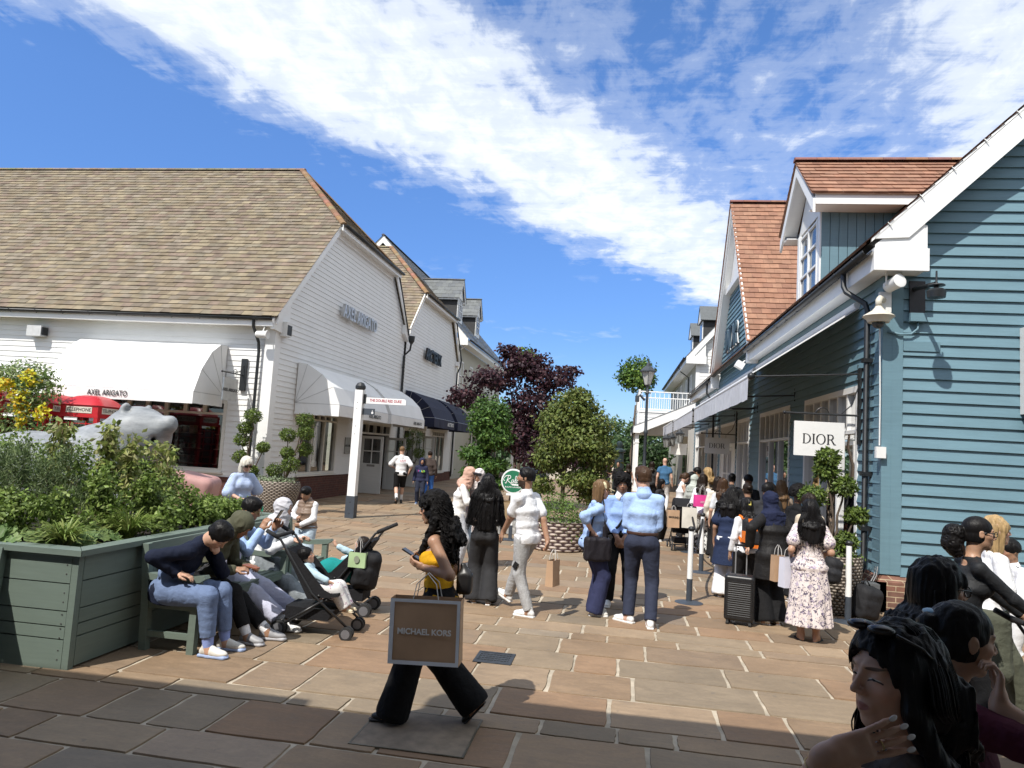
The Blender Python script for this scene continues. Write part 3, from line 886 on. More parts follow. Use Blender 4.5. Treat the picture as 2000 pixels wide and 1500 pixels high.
 me = text_mesh('@f', .34, .004); place_text('wall_lettering', me, [LETTER_K], t, (-15.35, 18.37, 3.92), (1, 0, 0), (0, 0, 1))
 p = MB(); bar(p, (XG, 0, 0), UY, NX, 24.05, 24.75, 1.45, 2.02, .018, .05); q = part('plaque', p, M('steel_plate', (.33, .33, .33), .35, .15, metal=.8), t)
 me = text_mesh('AXEL ARIGATO', .10, .003, bold=.003); place_text('lettering', me, [LETTER_K], q, (XG+.053, 24.4, 1.73), (0, 1, 0), (0, 0, 1))
 return t
def door_leaf(t, O, U, N, w, h, mat=None):
 f = MB(); mat = mat or painted('door_paint', (.60, .60, .58), .5)
 d = .045; zg = h*.52
 bar(f, O, U, N, 0, .10, 0, h, 0, d); bar(f, O, U, N, w-.10, w, 0, h, 0, d)
 bar(f, O, U, N, .10, w-.10, 0, .16, 0, d); bar(f, O, U, N, .10, w-.10, zg-.14, zg, 0, d); bar(f, O, U, N, .10, w-.10, h-.10, h, 0, d)
 bar(f, O, U, N, w/2-.018, w/2+.018, zg, h-.10, .008, d-.008); bar(f, O, U, N, .10, w-.10, (zg+h-.1)/2-.018, (zg+h-.1)/2+.018, .010, d-.010)
 bar(f, O, U, N, .10, w-.10, .16, zg-.14, .012, d-.012)
 o = part('door', f, mat, t)
 p = MB(); pane(p, O, U, N, .10, w-.10, zg, h-.1, d/2); part('pane', p, glass_mat(), o)
 hh = MB(); O2 = Vector(O)
 q = [O2+Vector(U)*(w-.05)+Vector(N)*(d+dz)+Vector((0, 0, z)) for z, dz in ((zg-.05, 0), (zg-.05, .05), (zg+.35, .05), (zg+.35, 0))]
 hh.tube(q, .012, 6); part('handle', hh, LETTER_S, o)
 l = MB(); bar(l, O, U, N, w*.32, w*.68, zg-.115, zg-.035, d, d+.006); part('letter_plate', l, M('grey_plate', (.22, .21, .19), .5), o)
 return o
build_barn_a()
def build_barn_b():
 t, sn, sf, XV, ln, lf = barn('white weatherboarded barn shop with navy hood awnings, behind the nearer barn', 30.35, 35.4, 40.5, 6.95, 12.05, 6.8, (32.2, 38.6, 8.95, -12.1), -30, False, 2)
 wall = MB()
 op = [(30.9, 32.6, 0, 2.65), (32.9, 34.6, .0, 2.6), (36.0, 38.6, .5, 2.7)]
 siding(wall, (XG, 0, 0), UY, NX, .5, 8.88, lambda z: (max(30.22, ln(z)), lf(z)), openings=op)
 part('wall', wall, WHITE, t)
 b = MB(); b.b2((XG-.3, 30.25, 0), (XG+.05, 30.9, .49)); b.b2((XG-.3, 34.6, 0), (XG+.05, 40.45, .49)); part('brick_plinth', b, BRICK_L, t)
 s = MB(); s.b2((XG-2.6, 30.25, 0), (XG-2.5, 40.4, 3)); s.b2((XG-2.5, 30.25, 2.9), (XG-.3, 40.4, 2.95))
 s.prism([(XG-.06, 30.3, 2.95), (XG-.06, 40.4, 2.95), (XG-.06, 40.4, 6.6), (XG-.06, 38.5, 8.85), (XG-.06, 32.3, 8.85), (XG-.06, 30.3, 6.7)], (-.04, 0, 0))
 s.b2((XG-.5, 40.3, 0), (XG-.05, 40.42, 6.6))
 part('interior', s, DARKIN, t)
 tr = MB(); x, th, dep = XV, .05, .26
 for ya, za, yb, zb in ((30.3, 7.0, 32.3, 9.02), (38.5, 9.02, 40.55, 6.85)):
  tr.prism([(x-th, ya, za), (x-th, yb, zb), (x-th, yb, zb-dep), (x-th, ya, za-dep)], (th, 0, 0))
 tr.b2((XG-.05, 32.2, 8.78), (XV+.10, 38.6, 8.86)); tr.b2((XV+.10, 32.15, 8.74), (XV+.13, 38.65, 8.94))
 tr.b2((XG-.02, 40.2, .5), (XG+.05, 40.42, 6.75)); tr.b2((XG+.02, 40.0, 6.5), (XG+.2, 40.6, 6.75))
 part('trim', tr, TRIM, t)
 d = MB(); L = math.hypot(35.4-30.35, 12.05-6.95); Vn = (0, 35.4-30.35, 12.05-6.95); vh = (8.95-6.95)/(12.05-6.95)*L
 tiles(d, (0, 30.3, 6.93), UX, Vn, 32, L/32, .30, lambda v: (-20, XV+.03) if v < vh else (-20, XV+.03+(-12.1-XV-.03)*(v-vh)/(L-vh)), [tuple(c*1.06 for c in q) for q in TILE_OLD], seed=31)
 Lh = math.hypot(XV+.12+12.1, 12.05-8.95)
 tiles(d, (XV+.12, 0, 8.95), UY, (-12.1-XV-.12, 0, 12.05-8.95), 19, Lh/19, .30, lambda v: (32.15+3.25*v/Lh, 38.65-3.25*v/Lh), TILE_OLD, seed=35)
 ridge_tiles(d, (-20, 35.4, 12.06), (-12.0, 35.4, 12.06), .13, .33, TILE_OLD)
 ridge_tiles(d, (-12.1, 35.35, 12.06), (XV+.1, 32.2, 8.98), .13, .30, [(.24, .15, .09), (.25, .16, .10)], 9)
 d.add([(-20, 40.5, 6.8), (-9.3, 40.5, 6.8), (-9.3, 38.6, 8.95), (-12.1, 35.4, 12.0), (-20, 35.4, 12.0)], [(0, 1, 2, 3, 4)], TILE_OLD[0])
 part('roof', d, TILEMAT_O, t)
 dk = MB(); dk.add([(-20, 30.35, 6.9), (XV, 30.35, 6.9), (XV, 32.2, 8.88), (-12.1, 35.4, 11.98), (-20, 35.4, 11.98)], [(0, 1, 2, 3, 4)])
 dk.add([(-12.1, 35.4, 11.98), (XV+.1, 32.2, 8.9), (XV+.1, 38.6, 8.9)], [(0, 1, 2)])
 part('roof_deck', dk, M('roof_felt', ''), t)
 gutter(t, (XV+.2, 32.05, 8.93), (XV+.2, 38.75, 8.93), .07, brackets=6)
 h = MB(); h.lathe([(.06, 0), (.13, .12), (.15, .30), (.15, .34)], (XG+.28, 30.25, 6.28), 12); part('hopper', h, BLACK, t)
 pipe(t, [(XG+.28, 30.25, 6.3), (XG+.26, 30.2, 6.0), (XG+.08, 29.95, 5.7), (XG+.08, 29.95, .2)], .042, clips=(5.2, 3.5))
 pipe(t, [(XG+.24, 38.75, 8.86), (XG+.26, 40.5, 6.9), (XG+.22, 40.5, 6.5), (XG+.10, 40.35, 6.1), (XG+.10, 40.35, .2)], .042)
 window(t, (XG, 0, 0), UY, NX, 36.0, 38.6, .5, 2.7, 3, 1, CREAM, .09, .08, transom=2.4, tcols=6)
 fr = MB()
 for u in (30.9, 32.5, 32.9, 34.5): bar(fr, (XG, 0, 0), UY, NX, u, u+.1, 0, 2.65, -.1, .04)
 for a in ((31.0, 32.5), (33.0, 34.5)): bar(fr, (XG, 0, 0), UY, NX, a[0], a[1], 2.5, 2.65, -.1, .038)
 part('door_frame', fr, CREAM, t)
 door_leaf(t, (XG+.03, 31.3, .03), UX, Vector((0, -1, 0)), .8, 2.2); door_leaf(t, (XG+.03, 33.2, .03), UX, Vector((0, -1, 0)), .85, 2.3)
 me = text_mesh("ARC'TERYX", .80, .05, bold=.016, spacing=1.0, xs=.72)
 place_text('lettering', me, [LETTER_K], t, (XG+.15, 34.7, 6.25), (0, 1, 0), (0, 0, 1))
build_barn_b()
def slate_block():
 t = thing('rendered_building', 'long slate-roofed building of cream render with two dormers beyond the barns', 'building', (-9.6, 48, 0))
 YA, YB, XE, ZE, XR, ZR = 41.3, 57.5, -9.0, 8.35, -14.7, 14.5
 w_ = MB(); R = S('#c9c4b2')
 W = MB(); W.b2((-9.9, YA+.3, 0), (-9.6, YB-.3, 8.0)); W.b2((-20, YA+.3, 0), (-9.9, YA+.6, 8.0)); W.b2((-20, YB-.6, 0), (-9.9, YB-.3, 8.0))
 W.prism([(-9.9, YA+.3, 8.0), (-19.5, YA+.3, 8.0), (XR, YA+.3, 13.4)], (0, .3, 0))
 part('wall', W, painted('cream_render', (.43, .42, .36), .85, .06), t)
 tr = MB()
 tr.b2((XE-.65, YA-.02, ZE-.42), (XE, YA+.08, ZE-.06))
 tr.prism([(XE, YA, ZE), (XR, YA, ZR+.02), (XR, YA, ZR-.45), (XE-.6, YA, ZE+.2), (XE-.65, YA, ZE-.1), (XE, YA, ZE-.1)], (0, .06, 0))
 tr.prism([(XR, YA, ZR+.02), (XR-5.7, YA, ZE), (XR-5.3, YA, ZE), (XR, YA, ZR-.45)], (0, .06, 0))
 tr.prism([(XR-.75, YA+.02, ZR-1.25), (XR+.75, YA+.02, ZR-1.25), (XR+.62, YA+.02, ZR-1.1), (XR-.62, YA+.02, ZR-1.1)], (0, .05, 0))
 tr.b2((XE-.05, YA+.08, ZE-.36), (XE-.01, YB, ZE-.10)); tr.b2((-9.6, YA+.08, ZE-.34), (XE-.06, YB, ZE-.30))
 part('trim', tr, TRIM, t)
 d = MB(); L = math.hypot(XE-XR, ZR-ZE)
 tiles(d, (XE+.05, 0, ZE-.05), UY, (XR-XE, 0, ZR-ZE), 30, L/30, .45, lambda v: (YA-.06, YB), SLATE, .014, seed=41)
 d.add([(XR, YA-.06, ZR), (XR, YB, ZR), (XR-5.8, YB, ZE), (XR-5.8, YA-.06, ZE)], [(0, 1, 2, 3)], SLATE[0])
 ridge_tiles(d, (XR, YA-.06, ZR+.02), (XR, YB, ZR+.02), .12, .45, SLATE)
 part('roof', d, SLATEMAT, t)
 gutter(t, (XE+.08, YA, ZE-.06), (XE+.08, YB, ZE-.06), .07, brackets=14)
 pipe(t, [(XE+.05, YA+.5, ZE-.1), (XE-.3, YA+.45, ZE-.45), (-9.54, YA+.42, ZE-.7), (-9.54, YA+.42, .3)], .04, mat=TRIM)
 for y in (42.2, 45.1, 48.0, 51.0, 54.0):
  window(t, (-9.6, 0, 0), UY, NX, y, y+.95, 5.35, 7.1, 2, 2, TRIM, .08, .04, blind=M('blind', (.35, .36, .36), .8))
 for yc in (44.4, 50.3):
  xf = -10.35; zb = ZE+(XE-xf)*(ZR-ZE)/(XE-XR); w2 = .75; ze = zb+1.55; zp = ze+1.15
  xb = XE-(zp-ZE)*(XE-XR)/(ZR-ZE); xbe = XE-(ze-ZE)*(XE-XR)/(ZR-ZE)
  o = MB()
  for s in (-1, 1): o.add([(xf, yc+s*w2, zb-.1), (xf, yc+s*w2, ze), (xbe, yc+s*w2, ze)], [(0, 1, 2)])
  o = part('dormer', o, M('dormer_cheek', (.035, .035, .036), .7, .2), t)
  f = MB(); f.prism([(xf-.02, yc-w2, zb), (xf-.02, yc+w2, zb), (xf-.02, yc+w2, ze), (xf-.02, yc, zp-.1), (xf-.02, yc-w2, ze)], (.05, 0, 0))
  for s in (-1, 1):
   f.prism([(xf+.12, yc+s*(w2+.22), ze-.16), (xf+.12, yc, zp+.06), (xf+.12, yc, zp-.14), (xf+.12, yc+s*(w2+.10), ze-.22)], (.05, 0, 0))
   f.prism([(xf+.12, yc+s*(w2+.2), ze-.16), (xf+.12, yc+s*(w2+.02), ze-.10), (xbe, yc+s*(w2+.02), ze-.10), (xbe, yc+s*(w2+.2), ze-.16)], (0, 0, -.10))
  part('front', f, TRIM, o)
  bw = MB(); bar(bw, (xf, 0, 0), UY, NX, yc-.5, yc+.5, zb+.25, ze-.02, .036, .045); part('window_back', bw, M('dark_glass', (.05, .055, .06), .1), o)
  bw = MB()
  for u in (-.5, -.02, .46): bar(bw, (xf, 0, 0), UY, NX, yc+u, yc+u+.05, zb+.25, ze-.02, .045, .07)
  for k in range(4):
   z = zb+.25+k*(ze-zb-.32)/3; bar(bw, (xf, 0, 0), UY, NX, yc-.45, yc+.46, z, z+.045, .045, .068)
  part('glazing_bars', bw, TRIM, o)
  r = MB()
  for s in (-1, 1):
   a = Vector((0, yc+s*(w2+.28), ze-.16)); b = Vector((0, yc, zp+.08)); LL = (b-a).length
   r_ = lambda v, LL=LL: (xbe-(xbe-xb)*v/LL-.3, xf+.2)
   tiles(r, (0, a.y, a.z), UX, b-a, 5, LL/5, .42, r_, [tuple(1.25*c for c in q) for q in SLATE], .014, seed=int(yc)+s)
  ridge_tiles(r, (xb-.3, yc, zp+.09), (xf+.22, yc, zp+.09), .10, .4, SLATE)
  part('roof', r, SLATEMAT, o)
 b = MB()
 b.b2((-9.55, 46.5, 3.45), (-6.6, 56.5, 3.7)); b.b2((-6.66, 46.5, 4.65), (-6.58, 56.5, 4.73)); b.b2((-6.66, 46.5, 3.80), (-6.58, 56.5, 3.86))
 for i in range(80): b.b2((-6.64, 46.5+i*.125, 3.86), (-6.60, 46.53+i*.125, 4.65))
 part('balcony', b, TRIM, t)
 for y in (46.6, 49.8, 53, 56.3):
  p = MB(); p.b2((-6.8, y-.09, 0), (-6.62, y+.09, 3.45)); part('verandah_post', p, TRIM, t)
 sh = MB(); sh.b2((-9.58, 46.6, .1), (-9.52, 56.4, 3.2)); part('shopfront', sh, M('dark_glass', ''), t)
 fr = MB()
 for y in (46.6, 48.2, 49.8, 51.4, 53, 54.6, 56.3): fr.b2((-9.52, y-.06, 0), (-9.45, y+.06, 3.3))
 fr.b2((-9.52, 46.6, .0), (-9.46, 56.4, .5)); fr.b2((-9.52, 46.6, 2.6), (-9.46, 56.4, 2.7)); part('shopfront_frame', fr, CREAM, t)
slate_block()
PROF_L = [(.02, 4.33), (.35, 4.30), (.75, 4.05), (1.15, 3.55), (1.42, 2.93), (1.42, 2.63)]
t, P = hood('wide white hood awning over the shop window behind the bear statue', PROF_L, -15.0, -10.75, ((0, 18.36, 0), (1, 0, 0), (0, -1, 0)), FABRIC_W)
place_text('lettering', text_mesh('AXEL ARIGATO', .20, .002, bold=.002, xs=.82), [LETTER_K], t, (-13.15, 16.915, 2.78), (1, 0, 0), (0, 0, 1))
PROF_G = [(.02, 4.12), (.30, 4.08), (.78, 3.80), (1.15, 3.45), (1.38, 2.93), (1.38, 2.60)]
t, P = hood('white hood awning above the three-pane gable window, nearest to the fingerpost', PROF_G, 19.85, 24.35, ((XG+.03, 0, 0), (0, 1, 0), (1, 0, 0)), FABRIC_W, group='white hood awnings on the gable')
place_text('lettering', text_mesh('AXEL ARIGATO', .17, .002, bold=.002), [LETTER_K], t, (XG+1.418, 23.0, 2.74), (0, 1, 0), (0, 0, 1))
t, P = hood('white hood awning above the open doors, next to the navy awning', PROF_G, 24.75, 29.2, ((XG+.03, 0, 0), (0, 1, 0), (1, 0, 0)), FABRIC_W, group='white hood awnings on the gable')
place_text('lettering', text_mesh('AXEL ARIGATO', .17, .002, bold=.002), [LETTER_K], t, (XG+1.418, 28.2, 2.74), (0, 1, 0), (0, 0, 1))
PROF_N = [(.02, 4.28), (.30, 4.24), (.78, 3.95), (1.15, 3.6), (1.40, 3.12), (1.40, 2.72)]
t, P = hood('nearer navy hood awning over the second barn doors', PROF_N, 30.75, 34.75, ((XG+.03, 0, 0), (0, 1, 0), (1, 0, 0)), FABRIC_N, group='navy hood awnings')
place_text('lettering', text_mesh("ARC'TERYX", .24, .002, bold=.004), [LETTER_W], t, (XG+1.437, 33.9, 2.92), (0, 1, 0), (0, 0, 1))
t, P = hood('farther navy hood awning, partly hidden by the green tree', PROF_N, 35.5, 39.4, ((XG+.03, 0, 0), (0, 1, 0), (1, 0, 0)), FABRIC_N, group='navy hood awnings')
place_text('lettering', text_mesh("ARC'TERYX", .24, .002, bold=.004), [LETTER_W], t, (XG+1.437, 38.5, 2.92), (0, 1, 0), (0, 0, 1))
def wall_fixtures_left():
 t = thing('wall_speaker', 'small white box speaker under the eaves, left of the wide awning', 'speaker', (-16.6, 18.3, 4.55))
 b = MB(); b.b2((-16.84, 18.12, 4.36), (-16.38, 18.36, 4.66)); part('box', b, M('grey_plastic', (.52, .53, .53), .5), t)
 b = MB(); b.b2((-16.37, 18.14, 4.40), (-16.34, 18.34, 4.62)); part('side_bracket', b, BLACK, t)
 t = thing('horn_speaker', 'white cylindrical horn speaker at the barn corner, beside the downpipe', 'speaker', (-9.55, 17.95, 4.62))
 A = Matrix.Rotation(rad(90), 3, 'Y')
 b = MB(); b.lathe([(.05, -.2), (.09, -.16), (.10, .1), (.12, .14), (.115, .15), (.02, .12)], (-9.55, 17.95, 4.62), 16, axis=A); part('body', b, M('white_plastic', (.7, .7, .68), .45, .04), t, 'auto')
 b = MB(); b.tube([(-9.55, 17.95, 4.70), (-9.55, 18.05, 4.88)], .015, 6); part('bracket', b, M('white_plastic', ''), t)
 t = thing('floodlight', 'white box floodlight on the gable corner of the near barn', 'floodlight', (XG+.2, 18.7, 4.85))
 b = MB(); b.b2((XG+.05, 18.5, 4.68), (XG+.26, 18.82, 5.08)); part('housing', b, M('white_plastic', ''), t)
 b = MB(); b.b2((XG+.26, 18.53, 4.72), (XG+.27, 18.79, 5.0)); part('lens', b, M('dark_glass', ''), t)
 t = thing('projecting_sign', 'square steel hanging sign on a black wall bracket beside the barn downpipe', 'sign', (-10.2, 18.35, 3.4))
 b = MB(); b.b2((-10.28, 18.30, 3.1), (-10.12, 18.37, 3.98)); b.tube([(-10.2, 18.32, 3.52), (-10.2, 17.28, 3.52)], .018, 8); b.sphere((-10.2, 17.26, 3.52), .03, 8, 6)
 b.tube([(-10.2, 18.30, 3.80), (-10.2, 18.15, 3.62), (-10.2, 17.9, 3.54)], .010, 6)
 b.tube([(-10.2, 17.9+.1*math.cos(a), 3.54+.1*math.sin(a)) for a in [i*math.pi/8 for i in range(9)]], .009, 5)
 for y in (17.95, 17.45): b.tube([(-10.2, y, 3.51), (-10.2, y, 3.38)], .006, 5)
 part('bracket', b, BLACK, t, 'auto')
 p = MB(); p.b2((-10.22, 17.36, 2.78), (-10.18, 18.06, 3.38)); pl = part('sign_plate', p, M('steel_plate', ''), t)
 place_text('lettering', text_mesh('AXEL ARIGATO', .115, .002, bold=.004), [LETTER_K], pl, (-10.176, 17.71, 3.06), (0, 1, 0), (0, 0, 1))
wall_fixtures_left()
# ---------------------------------------------------------------- right: blue boarded shop with cross gable and dormer
XW = 3.76
MX = Vector((-1, 0, 0))
SERIF = {}
def serif_word(word, size, ext, gap=.10):
 mb = MB(); x = 0; k = [0]
 def rect(x0, y0, x1, y1):
  k[0] += 1; e = ext+.0004*k[0]
  mb.prism([(x0, y0, 0), (x1, y0, 0), (x1, y1, 0), (x0, y1, 0)], (0, 0, e))
 def ring(cx, cy, rx, ry, tx, ty, a0, a1, n=22):
  k[0] += 1; e = ext+.0004*k[0]
  for i in range(n):
   p, q = a0+(a1-a0)*i/n, a0+(a1-a0)*(i+1)/n
   poly = [(cx+rx*math.cos(p), cy+ry*math.sin(p), 0), (cx+rx*math.cos(q), cy+ry*math.sin(q), 0),
     (cx+(rx-tx)*math.cos(q), cy+(ry-ty)*math.sin(q), 0), (cx+(rx-tx)*math.cos(p), cy+(ry-ty)*math.sin(p), 0)]
   mb.prism(poly, (0, 0, e))
 S_, H = .032, 1.0
 for ch in word:
  if ch == 'D':
   rect(x+.06, 0, x+.20, H); rect(x, 0, x+.26, S_); rect(x, H-S_, x+.26, H)
   ring(x+.26, .5, .54, .5, .14, S_, -math.pi/2, math.pi/2); w = .82
  elif ch == 'I':
   rect(x+.06, 0, x+.20, H); rect(x, 0, x+.26, S_); rect(x, H-S_, x+.26, H); w = .26
  elif ch == 'O':
   ring(x+.46, .5, .46, .515, .135, S_, 0, 2*math.pi, 36); w = .92
  elif ch == 'R':
   rect(x+.06, 0, x+.20, H); rect(x, 0, x+.26, S_); rect(x, H-S_, x+.36, H); rect(x+.2, .48, x+.36, .48+S_)
   ring(x+.36, .74, .30, .26, .13, S_, -math.pi/2, math.pi/2)
   mb.prism([(x+.36, .48, 0), (x+.50, .48, 0), (x+.80, 0, 0), (x+.63, 0, 0)], (0, 0, ext*1.01)); rect(x+.63, 0, x+.88, S_); w = .86
  else: w = .3
  x += w+gap
 W = x-gap
 mb.v = [((p[0]-W/2)*size, (p[1]-.5)*size, p[2]) for p in mb.v]
 return mb.mesh('lettering')
def build_blue():
 t = thing('boarded_shop', 'blue weatherboarded shop with a red-tiled cross gable and dormer on the right', 'building', (XW, 24, 0))
 E0, ZE, SL = 3.42, 5.20, .97; XR = 9.6; ZR = ZE+(XR-E0)*SL; YV = 10.62; YF = 36.5
 wall = MB()
 ops = [(12.0, 15.3, .62, 3.29), (16.55, 19.92, .62, 3.29), (21.45, 23.5, .62, 3.29), (23.8, 27.2, 0, 3.29), (27.9, 31.0, .62, 3.29), (31.8, 35.8, .62, 3.29)]
 siding(wall, (XW, 0, 0), UY, MX, .5, 5.0, lambda z: (11.0, YF), .16, .032, ops)
 YC, YN, YFa, ZN, ZP = 24.35, 20.4, 28.3, 5.35, 10.65
 gl = lambda z: YN+(z-ZN)/(ZP-ZN)*(YC-YN)
 siding(wall, (XW, 0, 0), UY, MX, 5.0, 8.0, lambda z: (max(21.0, gl(z)+.25), min(28.0, 2*YC-gl(z)-.25)), .16, .032)
 siding(wall, (0, 11.0, 0), UX, NY, .5, ZR-.3, lambda z: (max(XW+.24, E0+(z-ZE)/SL+.12), min(15.4, 2*XR-E0-(z-ZE)/SL-.12)), .165, .034)
 part('wall', wall, BLUE, t)
 s = MB()
 s.b2((XW+.04, 11.03, .0), (15.4, 11.1, 5.0)); s.prism([(E0+.3, 11.04, 5.0), (15.6, 11.04, 5.0), (XR, 11.04, ZR-.3)], (0, .05, 0))
 s.b2((XW+3.4, 11.1, 0), (XW+3.5, YF, 3.4)); s.b2((XW+.14, 11.1, 3.36), (XW+3.4, YF, 3.42)); s.b2((XW+.14, 11.1, .02), (XW+3.4, YF, .04)); s.b2((XW+.02, YF-.1, 0), (15, YF, 5))
 s.prism([(XW+.03, 20.8, 5), (XW+.03, 27.9, 5), (XW+.03, YC, 10.3)], (.04, 0, 0)); s.b2((XW+.03, 11.1, 3.42), (XW+.06, YF-.1, 5.0))
 for y in (15.8, 20.6, 23.65, 27.5, 31.4): s.b2((XW+.06, y-.3, 0), (XW+.12, y+.3, 3.4))
 part('interior', s, M('shop_interior_pale', (.30, .285, .26), .9, .3, 2), t)
 sh = MB(); g = random.Random(9)
 for y in (12.6, 13.7, 14.8, 17.2, 18.3, 19.4, 22.4, 28.8, 30, 33, 34.5):
  sh.b2((XW+1.0, y-.4, .05), (XW+1.5, y+.4, 1.0)); sh.b2((XW+1.1, y-.15, 1.001), (XW+1.35, y+.12, 1.3+g.random()*.3))
 part('display_stands', sh, GOODS, t)
 b = MB()
 b.prism([(XW-.10, 10.90, 0), (15.5, 10.90, 0), (15.5, 10.90, .42), (XW-.10, 10.90, .42)], (0, .14, 0))
 b.prism([(XW-.10, 10.90, .42), (15.5, 10.90, .42), (15.5, 11.0, .52), (XW+.0, 11.0, .52)], (0, .04, 0))
 b.prism([(XW-.10, 10.90, 0), (XW-.10, 10.90, .42), (XW-.10, 23.8, .42), (XW-.10, 23.8, 0)], (.14, 0, 0))
 b.prism([(XW-.10, 10.90, .42), (XW-.0, 11.0, .52), (XW-.0, 23.8, .52), (XW-.10, 23.8, .42)], (.03, 0, 0))
 b.b2((XW-.1, 27.2, 0), (XW+.03, YF, .5))
 part('brick_plinth', b, BRICK_R, t)
 cp = MB(); cp.b2((XW-.03, 10.965, .52), (XW+.10, 11.14, 4.78)); cp.b2((XW+.10, 10.962, .52), (XW+.245, 11.02, 4.78)); cp.b2((XW-.028, 11.14, .52), (XW+.03, 11.30, 4.78))
 part('corner_post', cp, BLUE, t)
 pt = MB(); pt.b2((XW+.25, 10.955, 3.70), (XW+.74, 10.975, 3.84)); part('repair_board', pt, BLUE, t)
 tr = MB()
 V = lambda x, dz=0: (x, 10.60, ZE+(x-E0)*SL+dz)
 tr.prism([V(E0+.06, -.02), V(XR, -.02), V(XR, -.44), V(E0+.52, -.44)], (0, .05, 0))
 tr.prism([V(E0+.02, .02), V(XR, .02), V(XR, -.03), V(E0+.02, -.03)], (0, .06, 0))
 tr.prism([V(XR, -.02), (2*XR-E0, 10.6, ZE-.02), (2*XR-E0, 10.6, ZE-.44), V(XR, -.44)], (0, .05, 0))
 tr.b2((3.47, 10.58, 4.78), (4.20, 10.64, 5.10))
 tr.prism([(3.50, 10.63, 5.10), (4.16, 10.63, 5.10), (4.16, 10.63, 5.62), (4.02, 10.63, 5.62), (3.50, 10.63, 5.16)], (0, .03, 0))
 tr.prism([(3.49, 10.64, 4.80), (4.18, 10.64, 4.80), (4.18, 11.02, 4.80), (3.49, 11.02, 4.80)], (0, 0, .02))
 tr.b2((4.165, 10.64, 4.82), (4.195, 10.99, 5.45))
 tr.b2((3.47, 10.641, 4.78), (3.50, 20.45, 5.10)); tr.b2((3.50, 11.02, 4.80), (XW-.02, 20.45, 4.82))
 tr.b2((3.47, 28.4, 4.78), (3.50, YF, 5.10)); tr.b2((3.50, 28.4, 4.80), (XW-.02, YF, 4.82))
 part('trim', tr, TRIM, t)
 gt = MB(); XV = 3.43
 def gb(ya, za, yb, zb, dep, x, th): gt.prism([(x, ya, za), (x, yb, zb), (x, yb, zb-dep), (x, ya, za-dep)], (th, 0, 0))
 for s in (-1, 1):
  gb(YC+s*(YC-YN+.02), ZN+.02, YC, ZP+.02, .34, XV, .045)
  gb(YC+s*(YC-YN-.35), ZN+.15, YC, ZP-.31, .22, XV+.05, .27)
  gt.b2((XV+.01, YC+s*(YC-YN)-.25*(s > 0), ZN-.62), (XV+.30, YC+s*(YC-YN)+.25*(s < 0), ZN-.10))
 gt.prism([(XV+.26, gl(8.0)+.2, 8.0), (XV+.26, 2*YC-gl(8.0)-.2, 8.0), (XV+.26, YC, ZP-.3)], (.04, 0, 0))
 gt.b2((XV+.14, gl(8.0)+.3, 7.86), (XV+.32, 2*YC-gl(8.0)-.3, 8.06))
 part('gable_trim', gt, TRIM, t)
 d = MB(); Lm = math.hypot(XR-E0, ZR-ZE); nm = 34
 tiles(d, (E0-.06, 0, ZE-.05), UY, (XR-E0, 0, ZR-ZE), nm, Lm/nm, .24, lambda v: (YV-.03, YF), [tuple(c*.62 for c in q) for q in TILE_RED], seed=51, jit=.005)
 d.add([(XR, YV, ZR), (XR, YF, ZR), (2*XR-E0, YF, ZE), (2*XR-E0, YV, ZE)], [(0, 1, 2, 3)], TILE_RED[1])
 Lg = math.hypot(YC-YN, ZP-ZN); ng = 29
 def gu(v):
  z = ZN+(ZP-ZN)*v/Lg; return (XV-.04, max(XV, E0+(z-ZE)/SL)+.35)
 tiles(d, (0, YN-.04, ZN-.04), UX, (0, YC-YN, ZP-ZN), ng, Lg/ng, .27, gu, TILE_RED, seed=52)
 tiles(d, (0, YFa+.04, ZN-.04), UX, (0, YC-YFa, ZP-ZN), ng, Lg/ng, .27, gu, TILE_RED, seed=53)
 ridge_tiles(d, (XV-.05, YC, ZP+.03), (E0+(ZP-ZE)/SL, YC, ZP+.03), .12, .45, [(.22, .115, .08)])
 part('roof', d, TILEMAT, t)
 dk = MB()
 dk.prism([(E0, YV+.02, ZE-.03), (XR, YV+.02, ZR-.03), (XR, YV+.02, ZR-.12), (E0+.1, YV+.02, ZE-.08)], (0, YF-YV, 0))
 for y in (YN, YFa): dk.add([(XV, y, ZN-.02), (E0+.3, y, ZN-.02), (E0+(ZP-ZE)/SL, YC, ZP-.02), (XV, YC, ZP-.02)], [(0, 1, 2, 3)])
 part('roof_deck', dk, M('roof_felt', ''), t)
 cl = MB()
 for i in range(14):
  x = E0+.25+i*.42; z = ZE+(x-E0)*SL
  cl.tube([(x-.02, 10.59, z+.03), (x+.03, 10.57, z-.03)], .008, 5)
 part('verge_clips', cl, M('steel_clip', (.5, .5, .48), .4, metal=.7), t)
 gutter(t, (3.385, 10.60, 5.06), (3.385, 20.5, 5.06), .07, brackets=11)
 gutter(t, (3.385, 28.4, 5.06), (3.385, YF, 5.06), .07, brackets=10)
 pipe(t, [(3.40, 11.75, 5.02), (3.40, 11.72, 4.80), (3.42, 11.66, 4.70), (3.64, 11.46, 4.48), (3.66, 11.42, 4.36), (3.66, 11.42, .55), (3.62, 11.40, .48), (3.45, 11.3, .40)], .042, clips=())
 for z in (3.6, 1.9, 1.1): pc = MB(); pc.b2((3.60, 11.36, z-.03), (3.74, 11.48, z+.03)); part('pipe_clip', pc, BLACK, t)
 pipe(t, [(3.40, 29.1, 5.0), (3.40, 29.1, 4.6), (3.66, 28.9, 4.2), (3.68, 28.9, .5)], .04)
 yc, w2, xf, zb, ze, zp = 15.5, .90, 3.80, 5.42, 7.0, 8.34
 o = MB()
 xb_ = lambda z: E0+(z-ZE)/SL
